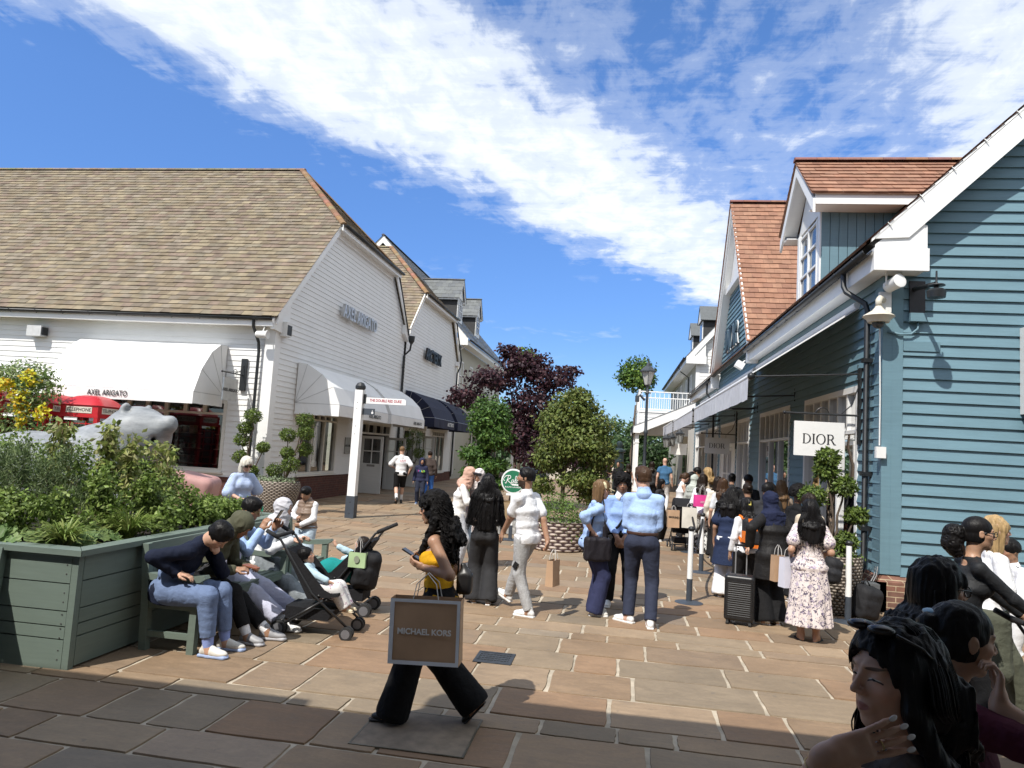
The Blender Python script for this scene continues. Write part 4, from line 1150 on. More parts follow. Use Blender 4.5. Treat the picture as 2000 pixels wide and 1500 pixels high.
 for s in (-1, 1):
  nb = 9
  for i in range(nb):
   x0 = xf+(xb_(ze)-xf)*i/nb; x1 = xf+(xb_(ze)-xf)*(i+1)/nb-.012
   z0, z1 = ZE+(x0-E0)*SL, ZE+(x1-E0)*SL
   y0 = yc+s*w2
   o.prism([(x0, y0, z0-.1), (x1, y0, min(z1, ze)-.1), (x1, y0, ze+.02), (x0, y0, ze+.02)], (0, s*.02, 0))
  o.add([(xf, yc+s*(w2-.005), zb-.1), (xf, yc+s*(w2-.005), ze), (xb_(ze), yc+s*(w2-.005), ze)], [(0, 1, 2)])
 dm = part('dormer', o, BLUE, t)
 f = MB()
 for s in (-1, 1):
  f.b2((xf-.03, yc+s*w2-.16*(s > 0), zb), (xf+.05, yc+s*w2+.16*(s < 0), ze))
  f.b2((xf-.02, yc+s*(w2-.16)-.06*(s > 0), zb+.1), (xf+.04, yc+s*(w2-.16)+.06*(s < 0), ze))
  f.prism([(3.50, yc+s*1.42, 7.08), (3.50, yc, zp), (3.50, yc, zp-.26), (3.50, yc+s*1.42, 6.82)], (.045, 0, 0))
  f.prism([(3.545, yc+s*1.15, 7.22), (3.545, yc, zp-.12), (3.545, yc, zp-.22), (3.545, yc+s*1.15, 7.12)], (.26, 0, 0))
  f.b2((3.545, yc+s*1.40-.03*(s > 0), 6.99), (xb_(7.1), yc+s*1.40+.03*(s < 0), 7.26))
  f.prism([(3.545, yc+s*1.38, 6.99), (3.545, yc+s*.92, 6.99), (xb_(6.9), yc+s*.92, 6.99), (xb_(6.9), yc+s*1.38, 6.99)], (0, 0, .02))
 f.prism([(xf-.01, yc-w2, ze), (xf-.01, yc+w2, ze), (xf-.01, yc, zp-.25)], (.04, 0, 0))
 part('front', f, TRIM, dm)
 bw = MB(); bar(bw, (xf, 0, 0), UY, MX, yc-.68, yc+.68, zb+.12, ze-.08, -.02, -.01); part('pane', bw, M('sash_glass', (.10, .13, .16), .06, .2, spec=.8), dm)
 bw = MB()
 for u in (-.68, -.02, .62): bar(bw, (xf, 0, 0), UY, MX, yc+u, yc+u+.06, zb+.10, ze-.06, -.012, .03)
 for k in range(4):
  z = zb+.12+k*(ze-zb-.25)/3; bar(bw, (xf, 0, 0), UY, MX, yc-.62, yc+.62, z, z+.045, -.010, .026)
 bar(bw, (xf, 0, 0), UY, MX, yc-.75, yc+.75, zb+.05, zb+.11, -.02, .08)
 part('glazing_bars', bw, TRIM, dm)
 r = MB()
 for s in (-1, 1):
  a = Vector((0, yc+s*1.45, 7.20)); b_ = Vector((0, yc, zp+.06)); LL = (b_-a).length
  tiles(r, (0, a.y, a.z), UX, b_-a, 9, LL/9, .27, lambda v: (3.47, xb_(7.2+(zp-7.1)*v/LL)+.3), TILE_RED, seed=60+s)
  r.add([(3.47, a.y, a.z-.02), (xb_(7.4), a.y, a.z-.02), (xb_(zp)+.2, yc, zp+.03), (3.47, yc, zp+.03)], [(0, 1, 2, 3)], TILE_RED[1])
 ridge_tiles(r, (3.45, yc, zp+.09), (xb_(zp)+.3, yc, zp+.09), .11, .45, [(.23, .12, .085), (.26, .14, .10)])
 part('roof', r, TILEMAT, dm)
 for k, (a, b_, z0, z1) in enumerate(ops):
  if k == 3: continue
  window(t, (XW, 0, 0), UY, MX, a, b_, z0, z1, 2 if b_-a < 2.5 else 3, 1, TRIM, .10, .07, transom=2.56, tcols=4 if b_-a < 2.5 else 6, depth=.12)
 fr = MB()
 for u in (23.8, 27.1): bar(fr, (XW, 0, 0), UY, MX, u, u+.1, 0, 3.29, -.12, .04)
 bar(fr, (XW, 0, 0), UY, MX, 23.9, 27.1, 3.19, 3.29, -.12, .038); bar(fr, (XW, 0, 0), UY, MX, 23.9, 27.1, 2.45, 2.58, -.12, .036)
 for i in range(1, 8): bar(fr, (XW, 0, 0), UY, MX, 23.9+i*.4-.02, 23.9+i*.4+.02, 2.58, 3.19, -.1, .02)
 bar(fr, (XW, 0, 0), UY, MX, 23.9, 24.6, 0, 2.45, -.06, .012); bar(fr, (XW, 0, 0), UY, MX, 26.5, 27.1, 0, 2.45, -.06, .012)
 part('door_frame', fr, TRIM, t)
 p = MB(); pane(p, (XW, 0, 0), UY, MX, 23.9, 27.1, 2.58, 3.19, -.05); part('fanlight', p, glass_mat(), t)
 for y0 in (24.6, 25.55):
  f = MB(); O = (XW-.02, y0, .02); w, h = .94, 2.42
  for a in ((0, .1, 0, h), (w-.1, w, 0, h), (.1, w-.1, 0, .3), (.1, w-.1, h-.1, h)): bar(f, O, UY, MX, *a, -.05, 0)
  bar(f, O, UY, MX, w/2-.02, w/2+.02, .3, h-.1, -.045, -.006)
  for z in (.95, 1.55): bar(f, O, UY, MX, .1, w-.1, z-.02, z+.02, -.042, -.008)
  dr = part('door', f, TRIM, t); p = MB(); pane(p, O, UY, MX, .1, w-.1, .3, h-.1, -.03); part('pane', p, glass_mat(), dr)
 me = serif_word('DIOR', .78, .05, .12); place_text('lettering', me, [M('letter_slate', (.035, .065, .09), .5), ], t, (XW-.12, 24.7, 6.15), (0, -1, 0), (0, 0, 1))
 me = serif_word('DIOR', .78, .022, .12); me.transform(Matrix.Diagonal((1.02, 1.03, 1, 1))); place_text('lettering_edge', me, [LETTER_W], t, (XW-.085, 24.70, 6.15), (0, -1, 0), (0, 0, 1))
build_blue()
def blue_fixtures():
 WP = [(12.05, 20.35, 'nearest white retractable awning along the blue shop front'), (20.75, 27.7, 'middle white retractable awning along the blue shop front'), (28.0, 33.8, 'farthest white retractable awning along the blue shop front, by the verandah')]
 for a, b, lab in WP:
  t = thing('retractable_awning', lab, 'awning', (XW, (a+b)/2, 4.5), 0, 'retractable awnings on the blue shop')
  f = MB(); xo, zo = 2.09, 3.36
  f.prism([(XW-.03, a, 4.56), (xo, a, zo+.05), (xo, a, zo+.03), (XW-.03, a, 4.53)], (0, b-a, 0)); part('canopy', f, FABRIC_W, t)
  v = MB(); n = 40; g = random.Random(3); ro = []
  for i in range(n+1):
   y = a+(b-a)*i/n; ro.append(((xo-.035, y, zo-.03), (xo-.035+g.uniform(-.012, .012), y, zo-.38+g.uniform(-.006, .006))))
  for i in range(n): v.quad(ro[i][0], ro[i][1], ro[i+1][1], ro[i+1][0])
  part('valance', v, M('valance_canvas', (.56, .57, .60), .85, .12, 6), t)
  m = MB(); m.tube([(xo, a-.02, zo), (xo, b+.02, zo)], .045, 12); part('front_bar', m, TRIM, t, 'auto')
  m = MB(); m.tube([(XW-.05, a-.02, 4.58), (XW-.05, b+.02, 4.58)], .06, 12); part('cassette', m, TRIM, t, 'auto')
  for y in (a, (a+b)/2, b):
   m = MB(); m.tube([(xo, y, zo), (XW-.02, y, 3.47)], .014, 8); m.tube([(XW-.02, y, 3.35), (XW-.02, y, 3.62)], .014, 6); part('arm', m, BLACK, t)
  m = MB(); m.sphere((xo, a-.05, zo), .06, 12, 8); part('finial', m, BLACK, t, True)
 for y, x0, x1, z0, z1, ax, lab in ((11.9, 2.75, 3.50, 2.13, 2.67, 2.60, 'nearer white hanging shop sign, partly behind the cloud-pruned topiary'), (23.7, 2.76, 3.53, 2.20, 2.71, 2.66, 'farther white hanging shop sign above the doorway queue')):
  t = thing('hanging_sign', lab, 'sign', (XW, y, z1+.12), 0, 'white hanging signs on the blue shop')
  b = MB(); zb = z1+.125
  b.b2((XW-.06, y-.05, zb-.45), (XW-.02, y+.05, zb+.75)); b.tube([(XW-.05, y, zb), (ax, y, zb)], .016, 8); b.sphere((ax, y, zb), .028, 8, 6)
  b.tube([(XW-.06, y, zb+.45), (XW-.16, y, zb+.16), (XW-.3, y, zb+.02)], .009, 6)
  b.tube([(x0+.42+.10*math.cos(a), y, zb+.10*math.sin(a)) for a in [i*math.pi/8 for i in range(9)]], .008, 5)
  for x in (x0+.12, x1-.12): b.tube([(x, y, zb), (x, y, z1)], .005, 5)
  part('bracket', b, BLACK, t, 'auto')
  p = MB(); p.b2((x0, y-.015, z0), (x1, y+.015, z1)); pl = part('sign_board', p, M('sign_cream', (.74, .73, .70), .5, .03), t)
  place_text('lettering', serif_word('DIOR', .155, .003, .11), [LETTER_K], pl, ((x0+x1)/2, y-.0155, (z0+z1)/2), (1, 0, 0), (0, 0, 1))
 t = thing('dome_camera', 'cream dome security camera hanging at the corner of the blue shop', 'security camera', (3.60, 10.76, 4.2))
 W = M('aged_cream_plastic', (.60, .56, .47), .5, .08)
 m = MB(); m.lathe([(.03, .16), (.05, .12), (.09, .07), (.20, .0), (.215, -.015), (.16, -.06), (.14, -.10), (.02, -.10)], (3.60, 10.76, 4.16), 20); part('housing', m, W, t, 'auto')
 m = MB(); m.sphere((3.60, 10.76, 4.06), .09, 16, 10); part('dome', m, M('dark_glass', ''), t, True)
 m = MB(); m.tube([(3.60, 10.76, 4.30), (3.60, 10.76, 4.38), (3.63, 10.80, 4.42), (3.72, 10.93, 4.42)], .045, 10); part('arm', m, W, t, True)
 m = MB(); m.b2((3.66, 10.90, 4.24), (3.82, 10.962, 4.54)); part('back_box', m, M('white_plastic', ''), t)
 m = MB(); m.tube([(3.67, 10.95, 4.2), (3.685, 10.952, 3.9), (3.70, 10.952, 3.0), (3.70, 10.952, 2.32)], .010, 6); part('cable', m, M('white_plastic', ''), t)
 m = MB(); m.b2((3.64, 10.89, 2.14), (3.77, 10.963, 2.30)); part('socket_box', m, M('white_plastic', ''), t)
 t = thing('horn_speaker', 'white cylindrical speaker under the boxed eave of the blue shop', 'speaker', (3.79, 10.74, 4.62))
 A = Matrix.Rotation(rad(18), 3, 'Z') @ Matrix.Rotation(rad(80), 3, 'X')
 m = MB(); m.lathe([(.05, -.13), (.085, -.12), (.095, .10), (.10, .13), (.08, .135), (.01, .13)], (3.79, 10.74, 4.62), 18, axis=A); part('body', m, M('white_plastic', ''), t, 'auto')
 m = MB()
 for s in (-.1, .1): m.b2((3.79+s-.008, 10.73, 4.60), (3.79+s+.008, 10.76, 4.80))
 part('bracket', m, M('white_plastic', ''), t)
 t = thing('antenna_unit', 'black radio antenna unit on an angled arm on the blue boards', 'antenna', (4.18, 11.0, 4.5))
 m = MB(); m.b2((4.08, 10.94, 4.25), (4.29, 10.972, 4.72)); part('backplate', m, M('black_plate', (.018, .017, .02), .5), t)
 m = MB(); m.tube([(4.14, 10.95, 4.60), (4.17, 10.30, 4.53)], .032, 8); part('arm', m, BLACK, t)
 m = MB(); m.lathe([(.012, .24), (.014, .08), (.02, .06), (.10, .05), (.11, .035), (.03, .03), (.03, .0), (.09, -.01), (.12, -.04), (.11, -.13), (.02, -.15)], (4.17, 10.28, 4.46), 14); part('head', m, BLACK, t, 'auto')
 t = thing('junction_box', 'blue-painted electrical box with looping conduit under the antenna plate', 'junction box', (4.18, 10.95, 4.2))
 m = MB(); m.b2((4.07, 10.87, 4.12), (4.29, 10.972, 4.24)); part('box', m, BLUE, t)
 m = MB(); m.tube([(4.19, 10.93, 4.12), (4.19, 10.93, 4.02), (4.10, 10.93, 3.94), (3.95, 10.93, 3.93), (3.80, 10.945, 3.97)], .016, 8); part('conduit', m, BLUE, t, True)
 t = thing('wall_panel', 'white rounded wall panel at the right edge of the blue boards', 'panel', (5.8, 10.95, 3.4))
 m = MB(); m.b2((5.55, 10.80, 2.86), (6.3, 10.97, 4.08)); m.prism([(5.55, 10.80, 2.86), (6.3, 10.80, 2.86), (6.3, 10.95, 2.5), (5.62, 10.95, 2.5)], (0, .02, 0)); part('panel', m, M('white_plastic', ''), t)
 t = thing('gate_box', 'grey metal electrical box on the brick plinth corner by the downpipe', 'electrical box', (3.60, 10.85, .3))
 m = MB(); m.b2((3.42, 10.62, .22), (3.62, 10.88, .42)); m.b2((3.36, 10.7, .25), (3.419, 10.86, .40)); part('box', m, M('grey_box', (.10, .105, .11), .5), t)
 m = MB()
 for dx in (0, .03): m.tube([(3.66+dx, 10.93, .62), (3.62+dx, 10.86, .5), (3.56+dx, 10.80, .43)], .008, 5)
 part('cable', m, M('grey_cable', (.2, .2, .2), .6), t)
 t = thing('floodlight', 'small white floodlight at the foot of the street gable', 'floodlight', (3.3, 20.7, 4.75))
 m = MB(); m.box((3.26, 20.55, 4.66), (.22, .28, .18), Matrix.Rotation(.5, 3, 'Y')); part('housing', m, M('white_plastic', ''), t)
 m = MB(); m.tube([(3.30, 20.6, 4.70), (3.48, 20.6, 4.85)], .02, 6); part('bracket', m, M('white_plastic', ''), t)
blue_fixtures()
def far_right():
 t = thing('balcony_house', 'white house with a railed balcony over a lean-to verandah beyond the blue shop', 'building', (4.2, 48, 0))
 YG, XE, ZE = 43.2, 3.78, 8.0; SL = 1.16
 wall = MB()
 siding(wall, (0, YG, 0), UX, NY, 4.9, 12.5, lambda z: (max(4.45, XE+(z-ZE)/SL+.2), 14), .2, .02)
 siding(wall, (0, YG-.1, 0), UX, NY, 3.3, 4.62, lambda z: (1.16, 4.4), .17, .02)
 part('wall', wall, WHITE, t)
 w2 = MB(); w2.b2((4.45, YG+.05, 0), (14, 64, 8.0)); part('rendered_wall', w2, painted('cream_render', ''), t)
 tr = MB()
 tr.prism([(XE, YG-.35, ZE), (10, YG-.35, ZE+(10-XE)*SL), (10, YG-.35, ZE+(10-XE)*SL-.45), (XE+.4, YG-.35, ZE-.02)], (0, .06, 0))
 tr.b2((XE, YG-.36, ZE-.42), (XE+1.15, YG-.29, ZE+.02)); tr.prism([(XE+.2, YG-.30, ZE), (XE+1.1, YG-.30, ZE), (XE+1.1, YG-.30, ZE+1.0)], (0, .05, 0))
 tr.b2((XE, YG-.29, ZE-.36), (XE+.04, 64, ZE-.05)); tr.b2((XE+.04, YG-.29, ZE-.36), (4.44, 64, ZE-.33))
 tr.b2((4.38, YG-.03, 4.7), (4.60, YG+.04, ZE-.36)); tr.b2((1.10, YG-.14, 3.3), (1.20, YG-.02, 4.7)); tr.b2((1.10, YG-.16, 4.60), (4.38, YG-.02, 4.72))
 part('trim', tr, TRIM, t)
 fl = MB(); fl.b2((1.16, YG-.09, 3.5), (4.44, 52, 4.60)); part('balcony_floor', fl, WHITE, t)
 for i, y in enumerate((46, 49, 53, 57)): window(t, (4.45, 0, 0), UY, MX, y, y+1.0, 5.6, 7.3, 2, 2, TRIM, .08, .05, blind=M('blind', ''))
 r = MB(); L = math.hypot(10-XE, (10-XE)*SL)
 tiles(r, (XE-.05, 0, ZE-.04), UY, (1, 0, SL), 30, L/30, .5, lambda v: (YG-.4, 64), SLATE, .014, seed=71); part('roof', r, SLATEMAT, t)
 gutter(t, (XE-.08, YG-.35, ZE-.05), (XE-.08, 64, ZE-.05), .075, brackets=20)
 pipe(t, [(XE-.05, 47.5, ZE-.1), (XE+.1, 47.5, ZE-.4), (4.38, 47.5, ZE-.75), (4.38, 47.5, 4.7)], .04)
 for yc, xo in ((46.5, 5.0), (52.5, 5.0)):
  zb = ZE+(xo-XE)*SL
  m = MB(); m.b2((xo, yc-.7, zb-.2), (xo+1.4, yc+.7, zb+1.35)); dm = part('dormer', m, M('dormer_cheek', ''), t)
  m = MB(); m.b2((xo-.05, yc-.7, zb-.1), (xo-.001, yc+.7, zb+1.3)); m.prism([(xo-.16, yc-.9, zb+1.28), (xo-.16, yc+.9, zb+1.28), (xo-.16, yc, zb+2.2)], (.05, 0, 0)); part('front', m, TRIM, dm)
  m = MB(); m.b2((xo-.06, yc-.5, zb+.1), (xo-.052, yc+.5, zb+1.15)); part('pane', m, M('dark_glass', ''), dm)
  m = MB()
  for s in (-1, 1): m.prism([(xo-.2, yc+s*.95, zb+1.26), (xo-.2, yc, zb+2.28), (xo-.2, yc, zb+2.36), (xo-.2, yc+s*1.0, zb+1.3)], (2.6, 0, 0))
  part('roof', m, M('slate_plain', (.10, .108, .11), .6), dm)
 rl = MB(); zt, zl = 5.86, 4.76
 rl.b2((1.12, YG-.12, zt-.06), (4.36, YG-.04, zt)); rl.b2((1.2, YG-.11, zt-.42), (4.3, YG-.05, zt-.36)); rl.b2((1.2, YG-.11, zl), (4.3, YG-.05, zl+.07))
 for i in range(24): rl.b2((1.30+i*.13, YG-.095, zl+.07), (1.335+i*.13, YG-.065, zt-.42 if i % 2 else zt-.06))
 rl.b2((1.12, YG-.12, 4.72), (1.24, YG-.02, zt+.08)); rl.b2((4.28, YG-.13, 4.72), (4.38, YG-.03, zt+.08))
 for i in range(30): rl.b2((1.15, YG+.05+i*.25, zl+.07), (1.18, YG+.085+i*.25, zt-.06))
 rl.b2((1.13, YG-.02, zt-.055), (1.21, 51, zt-.005)); rl.b2((1.13, YG-.02, zl), (1.2, 51, zl+.06))
 part('balcony_railing', rl, TRIM, t)
 YV = 41.3; v = MB()
 X0, Z0, X1, Z1 = .86, 3.70, 4.3, 5.25
 v.prism([(X0, YV, Z0), (X1, YV, Z1), (X1, YV, Z1-.09), (X0, YV, Z0-.09)], (0, 9, 0)); part('verandah_roof', v, M('lead', ''), t)
 v = MB(); v.prism([(X0+.02, YV-.03, Z0-.06), (X1, YV-.03, Z1-.09), (X1, YV-.03, Z1-.55), (X0+.35, YV-.03, Z0-.40), (X0+.02, YV-.03, Z0-.40)], (0, .07, 0)); v.b2((X0+.02, YV+.04, Z0-.35), (X0+.08, 50, Z0-.1)); part('verandah_fascia', v, TRIM, t)
 for y in (41.6, 46, 50): v = MB(); v.b2((1.0, y-.1, .0), (1.2, y+.1, 3.35)); v.b2((.96, y-.14, 0), (1.24, y+.14, .35)); v.b2((.97, y-.13, 2.75), (1.23, y+.13, 2.8)); part('verandah_post', v, TRIM, t)
 pipe(t, [(.80, 41.5, 3.6), (.80, 41.5, 3.3), (.86, 41.7, 3.1), (.86, 41.7, 0)], .045)
 v = MB(); v.b2((4.3, 41.4, 0), (4.44, 52, 4)); v.b2((3.9, 37.2, 0), (4.44, 41.4, 3.6)); part('verandah_shop_wall', v, CREAM, t)
 v = MB()
 for y in (42.4, 44.6, 46.8): v.b2((4.26, y, .6), (4.295, y+1.6, 2.7))
 part('verandah_glazing', v, M('dark_glass', ''), t)
 p = MB(); p.b2((2.9, 40.2, 2.2), (3.75, 40.24, 2.8)); sg = tag(part('hanging_sign', p, M('sign_cream', ''), None), 'pale rectangular sign hanging under the verandah roof', 'sign')
 for (x, y, z, lab) in ((2.62, 39.6, 3.05, 'smallest leftmost of the three lanterns under the verandah'), (2.92, 40.0, 3.13, 'middle one of the three lanterns under the verandah'), (3.32, 39.7, 3.35, 'rightmost and highest of the three lanterns under the verandah')):
  l = thing('hanging_lantern', lab, 'lantern', (x, y, z), 0, 'black lanterns under the verandah')
  m = MB(); m.lathe([(.02, .55), (.02, .30), (.05, .22), (.16, .08), (.24, .0), (.24, -.04), (.20, -.045)], (x, y, z), 8); part('cap', m, BLACK, l)
  m = MB(); m.lathe([(.20, -.05), (.13, -.48), (.12, -.50)], (x, y, z), 6); part('glass', m, M('lantern_glass', (.22, .22, .21), .25), l)
  m = MB()
  for k in range(6): m.tube([(x+.21*math.cos(k*math.pi/3), y+.21*math.sin(k*math.pi/3), z-.04), (x+.135*math.cos(k*math.pi/3), y+.135*math.sin(k*math.pi/3), z-.5)], .012, 5)
  part('frame', m, BLACK, l)
far_right()
# ---------------------------------------------------------------- people: skeleton, body, clothes, hair
def V3(*a): return np.array(a, float)
def nrm(v):
 v = np.array(v, float); return v/(np.linalg.norm(v)+1e-9)
def rotm(yaw, pitch, roll):
 y, p, r = rad(yaw), rad(pitch), rad(roll)
 Rz = np.array([[math.cos(y), -math.sin(y), 0], [math.sin(y), math.cos(y), 0], [0, 0, 1]])
 Rx = np.array([[1, 0, 0], [0, math.cos(p), -math.sin(p)], [0, math.sin(p), math.cos(p)]])
 Ry = np.array([[math.cos(r), 0, math.sin(r)], [0, 1, 0], [-math.sin(r), 0, math.cos(r)]])
 return Rz @ Rx @ Ry
def IK(a, b, l1, l2, pole):
 d = b-a; L = np.linalg.norm(d); mx = (l1+l2)*.998
 if L > mx: d = d*(mx/L); b = a+d; L = mx
 L = max(L, abs(l1-l2)+.02); n = d/L
 x = (l1*l1-l2*l2+L*L)/(2*L); h = math.sqrt(max(l1*l1-x*x, 0))
 p = np.array(pole, float); p = p-n*(p@n); p = nrm(p)
 return a+n*x+p*h, b
class Skel:
 def __init__(k, H, fem, P):
  s = k.s = H/1.75; k.H = H; k.fem = fem; k.P = P
  k.w = P.get('girth', 1.0)
  k.pel = V3(*P.get('pel', (0, 0, .935)))*s
  l0, l1 = P.get('lean', (0, 0)); sd = P.get('side', 0); tw = P.get('twist', 0)
  def up(l): return nrm(V3(math.sin(rad(sd)), math.sin(rad(l)), math.cos(rad(l))))
  py = rad(P.get('pyaw', 0)); Rp = rotm(P.get('pyaw', 0), 0, 0)
  k.d0, k.dm, k.d1 = Rp @ up(l0), Rp @ up((l0+l1)/2), Rp @ up(l1)
  k.rp = Rp @ V3(1, 0, 0); k.rc = rotm(P.get('pyaw', 0)+tw, 0, 0) @ V3(1, 0, 0)
  k.rc = nrm(k.rc-k.d1*(k.rc@k.d1)); k.fc = nrm(np.cross(k.d1, k.rc)); k.fp = nrm(np.cross(k.d0, k.rp))
  k.waist = k.pel+k.d0*.115*s; k.chest = k.waist+k.dm*.165*s; k.nb = k.chest+k.d1*.225*s
  sw = (.146 if fem else .166)*s*P.get('shw', 1)
  hd = P.get('head', (0, 0, 0)); k.Mh = rotm(*hd) @ np.eye(3)
  k.hh = .238*s*P.get('headk', 1)
  nd = nrm(k.d1*.8+k.Mh[:, 2]*.5+k.Mh[:, 1]*.12)
  k.ht = k.nb+nd*.085*s; k.hc = k.ht+k.Mh[:, 2]*.085*s+k.Mh[:, 1]*.022*s
  k.sh = {}; k.el = {}; k.wr = {}; k.hip = {}; k.kn = {}; k.an = {}; k.hd = {}
  for q, sg in (('R', 1), ('L', -1)):
   shr = P.get('shrug'+q, 0)*s
   k.sh[q] = k.nb-k.d1*(.072*s-shr)+k.rc*sg*sw+k.fc*P.get('shf', 0)*s
   a = P.get('arm'+q)
   if a is None: a = dict(w=(k.sh[q]/s+k.rc*sg*.095-V3(0, 0, .515)+V3(0, .04, 0)), pole=(sg*.3, -1, 0))
   wv = V3(*a['w'])*s
   k.el[q], k.wr[q] = IK(k.sh[q], wv, .285*s, .255*s, a.get('pole', (sg*.35, -1, -.4)))
   fd = nrm(k.wr[q]-k.el[q])
   k.hd[q] = dict(d=nrm(a['hd']) if 'hd' in a else nrm(fd+V3(0, .15, -.05)), n=nrm(a.get('hn', (-sg, 0, 0))), curl=a.get('curl', .35), spread=a.get('spread', 0), thumb=a.get('thumb', .5), straight=a.get('fing'))
   k.hip[q] = k.pel+k.rp*sg*.088*s-k.d0*.025*s
   f = P.get('leg'+q)
   if f is None: f = dict(a=(sg*.095, 0, .085))
   av = V3(*f['a'])*s
   k.kn[q], k.an[q] = IK(k.hip[q], av, .435*s, .425*s, f.get('pole', (sg*.08, 1, 0)))
   k.hd['f'+q] = (f.get('yaw', -sg*8), f.get('pitch', 0))
 def pts(k):
  return [k.pel, k.waist, k.chest, k.nb, k.hc, *k.sh.values(), *k.el.values(), *k.wr.values(), *k.hip.values(), *k.kn.values(), *k.an.values()]
 def vox(k, h, pts=None, pad=.28):
  p = np.array(pts if pts is not None else k.pts()); pd = pad*k.s
  return Vox(p.min(0)-pd, p.max(0)+pd, h)
def trunk(V, k, infl=0, lo=True, k_=.05, top=True, hips=1):
 s, w = k.s, k.w
 if k.fem: pr, wr, cr, ur = (.162, .110), (.122, .090), (.136, .098), (.112, .066)
 else: pr, wr, cr, ur = (.146, .102), (.134, .098), (.152, .108), (.124, .074)
 f = lambda r, m=1: ((r[0]*w*m)*s+infl, (r[1]*w*m)*s+infl)
 if lo: V.ecap(k.pel-k.d0*.04*s, f(pr, hips), k.waist, f(wr), k.rp, k_)
 V.ecap(k.waist, f(wr), k.chest, f(cr), k.rc, k_)
 if top:
  V.ecap(k.chest, f(cr), k.nb-k.d1*.105*s, f(ur), k.rc, k_)
  for q in 'RL':
   V.cone(k.nb-k.d1*.035*s, .040*s+infl*.6, k.sh[q], .047*s*(.90 if k.fem else 1.06)+infl*.7, .03)
  if k.fem and k.P.get('bust', 1):
   b = k.P.get('bust', 1)
   for sg in (1, -1): V.ell(k.chest+k.d1*.035*s+k.fc*.070*s*w+k.rc*sg*.068*s, V3(1, 1, 1)*(.058*s*b)+infl*.7, None, .05)
 if lo:
  for sg in (1, -1): V.ell(k.pel-k.d0*.035*s-k.fp*.050*s*w+k.rp*sg*.075*s*w, V3(1, 1, 1.05)*((.086 if k.fem else .074)*s*w)*hips+infl*.8, None, .05)
def arm_tube(V, k, q, t1=1., infl=0, cuff=None, k_=.022, puff=0):
 s = k.s*(k.w**.35)*(.9 if k.fem else 1.0)
 r = [(.050+puff)*s+infl, .042*s+infl, .030*s+infl]
 A, E, W = k.sh[q], k.el[q], k.wr[q]
 if t1 <= .5:
  u = t1*2; V.cone(A, r[0], A+(E-A)*u, cuff or (r[0]+(r[1]-r[0])*u), k_)
 else:
  u = (t1-.5)*2; V.cone(A, r[0], E, r[1], k_); V.cone(E, r[1], E+(W-E)*u, cuff or (r[1]+(r[2]-r[1])*u), k_)
def leg_tube(V, k, q, t1=1., infl=0, hem=None, knee=None, k_=.04, thigh=0):
 s = k.s*(k.w**.5)
 r = [.092*s+infl+thigh, (knee or .060*s+infl), (.042*s+infl)]
 A, K, N = k.hip[q], k.kn[q], k.an[q]
 A2 = A+(K-A)*.10
 if t1 <= .5: u = t1*2; V.cone(A2, r[0], A+(K-A)*u, hem or (r[0]+(r[1]-r[0])*u), k_)
 else:
  u = (t1-.5)*2; V.cone(A2, r[0], K, r[1], k_)
  if infl < .012 and not knee and not hem:
   C = K+(N-K)*.3; back = nrm(np.cross(k.rp, N-K));
   V.cone(K, r[1]*.97, C, .056*s+infl, k_); V.cone(C, .056*s+infl, K+(N-K)*u, r[2], k_)
  else: V.cone(K, r[1], K+(N-K)*u, hem or r[2]+(r[1]-r[2])*(1-u), k_)
def hand(V, k, q):
 s = k.s*.98*k.P.get('handk', 1); g = k.hd[q]; sg = 1 if q == 'R' else -1
 d = g['d']; n = nrm(g['n']-d*(g['n']@d)); w = np.cross(d, n)          # w: across the palm
 W = k.wr[q]; fe = .86 if k.fem else 1.0
 ts = -sg if True else sg
 Mp = np.stack([w, d, n], 1)
 V.cone(W-d*.02*s, .026*s*fe, W+d*.03*s, .027*s*fe, .015)
 V.rbox(W+d*.058*s, V3(.040, .047, .0145)*s*fe, Mp, .013*s, .018*s)
 L = [.068, .078, .073, .058]
 c = g['curl']
 for i in range(4):
  o = (1.5-i)*.0205*s*fe*ts; a = rad(g['spread']*(1.5-i)*ts)
  b = W+d*.098*s+w*o; dd = nrm(d*math.cos(a)+w*math.sin(a)); nn = n
  ang = 0; p = b; ln = [L[i]*.48, L[i]*.30, L[i]*.24]; r = .0092*s*fe
  for j in range(3):
   ang += c*(.75 if j == 0 else 1.0)*(1+.06*i)
   e = p+(dd*math.cos(ang)+nn*math.sin(ang))*ln[j]*s*1.02
   V.cone(p, r*(1-.07*j), e, r*(.93-.07*j), .004*s); p = e
 b = W+d*.030*s+w*ts*.032*s*fe
 t1 = b+nrm(d*.75+w*ts*.75+n*.35)*.042*s; t2 = t1+nrm(d*.9+w*ts*(.45-g['thumb']*.9)+n*.25)*.034*s; t3 = t2+nrm(d*.95+w*ts*(.3-g['thumb'])+n*.2)*.026*s
 V.path([b, t1, t2, t3], [.014*s*fe, .0115*s*fe, .0105*s*fe, .0085*s*fe], .012*s)
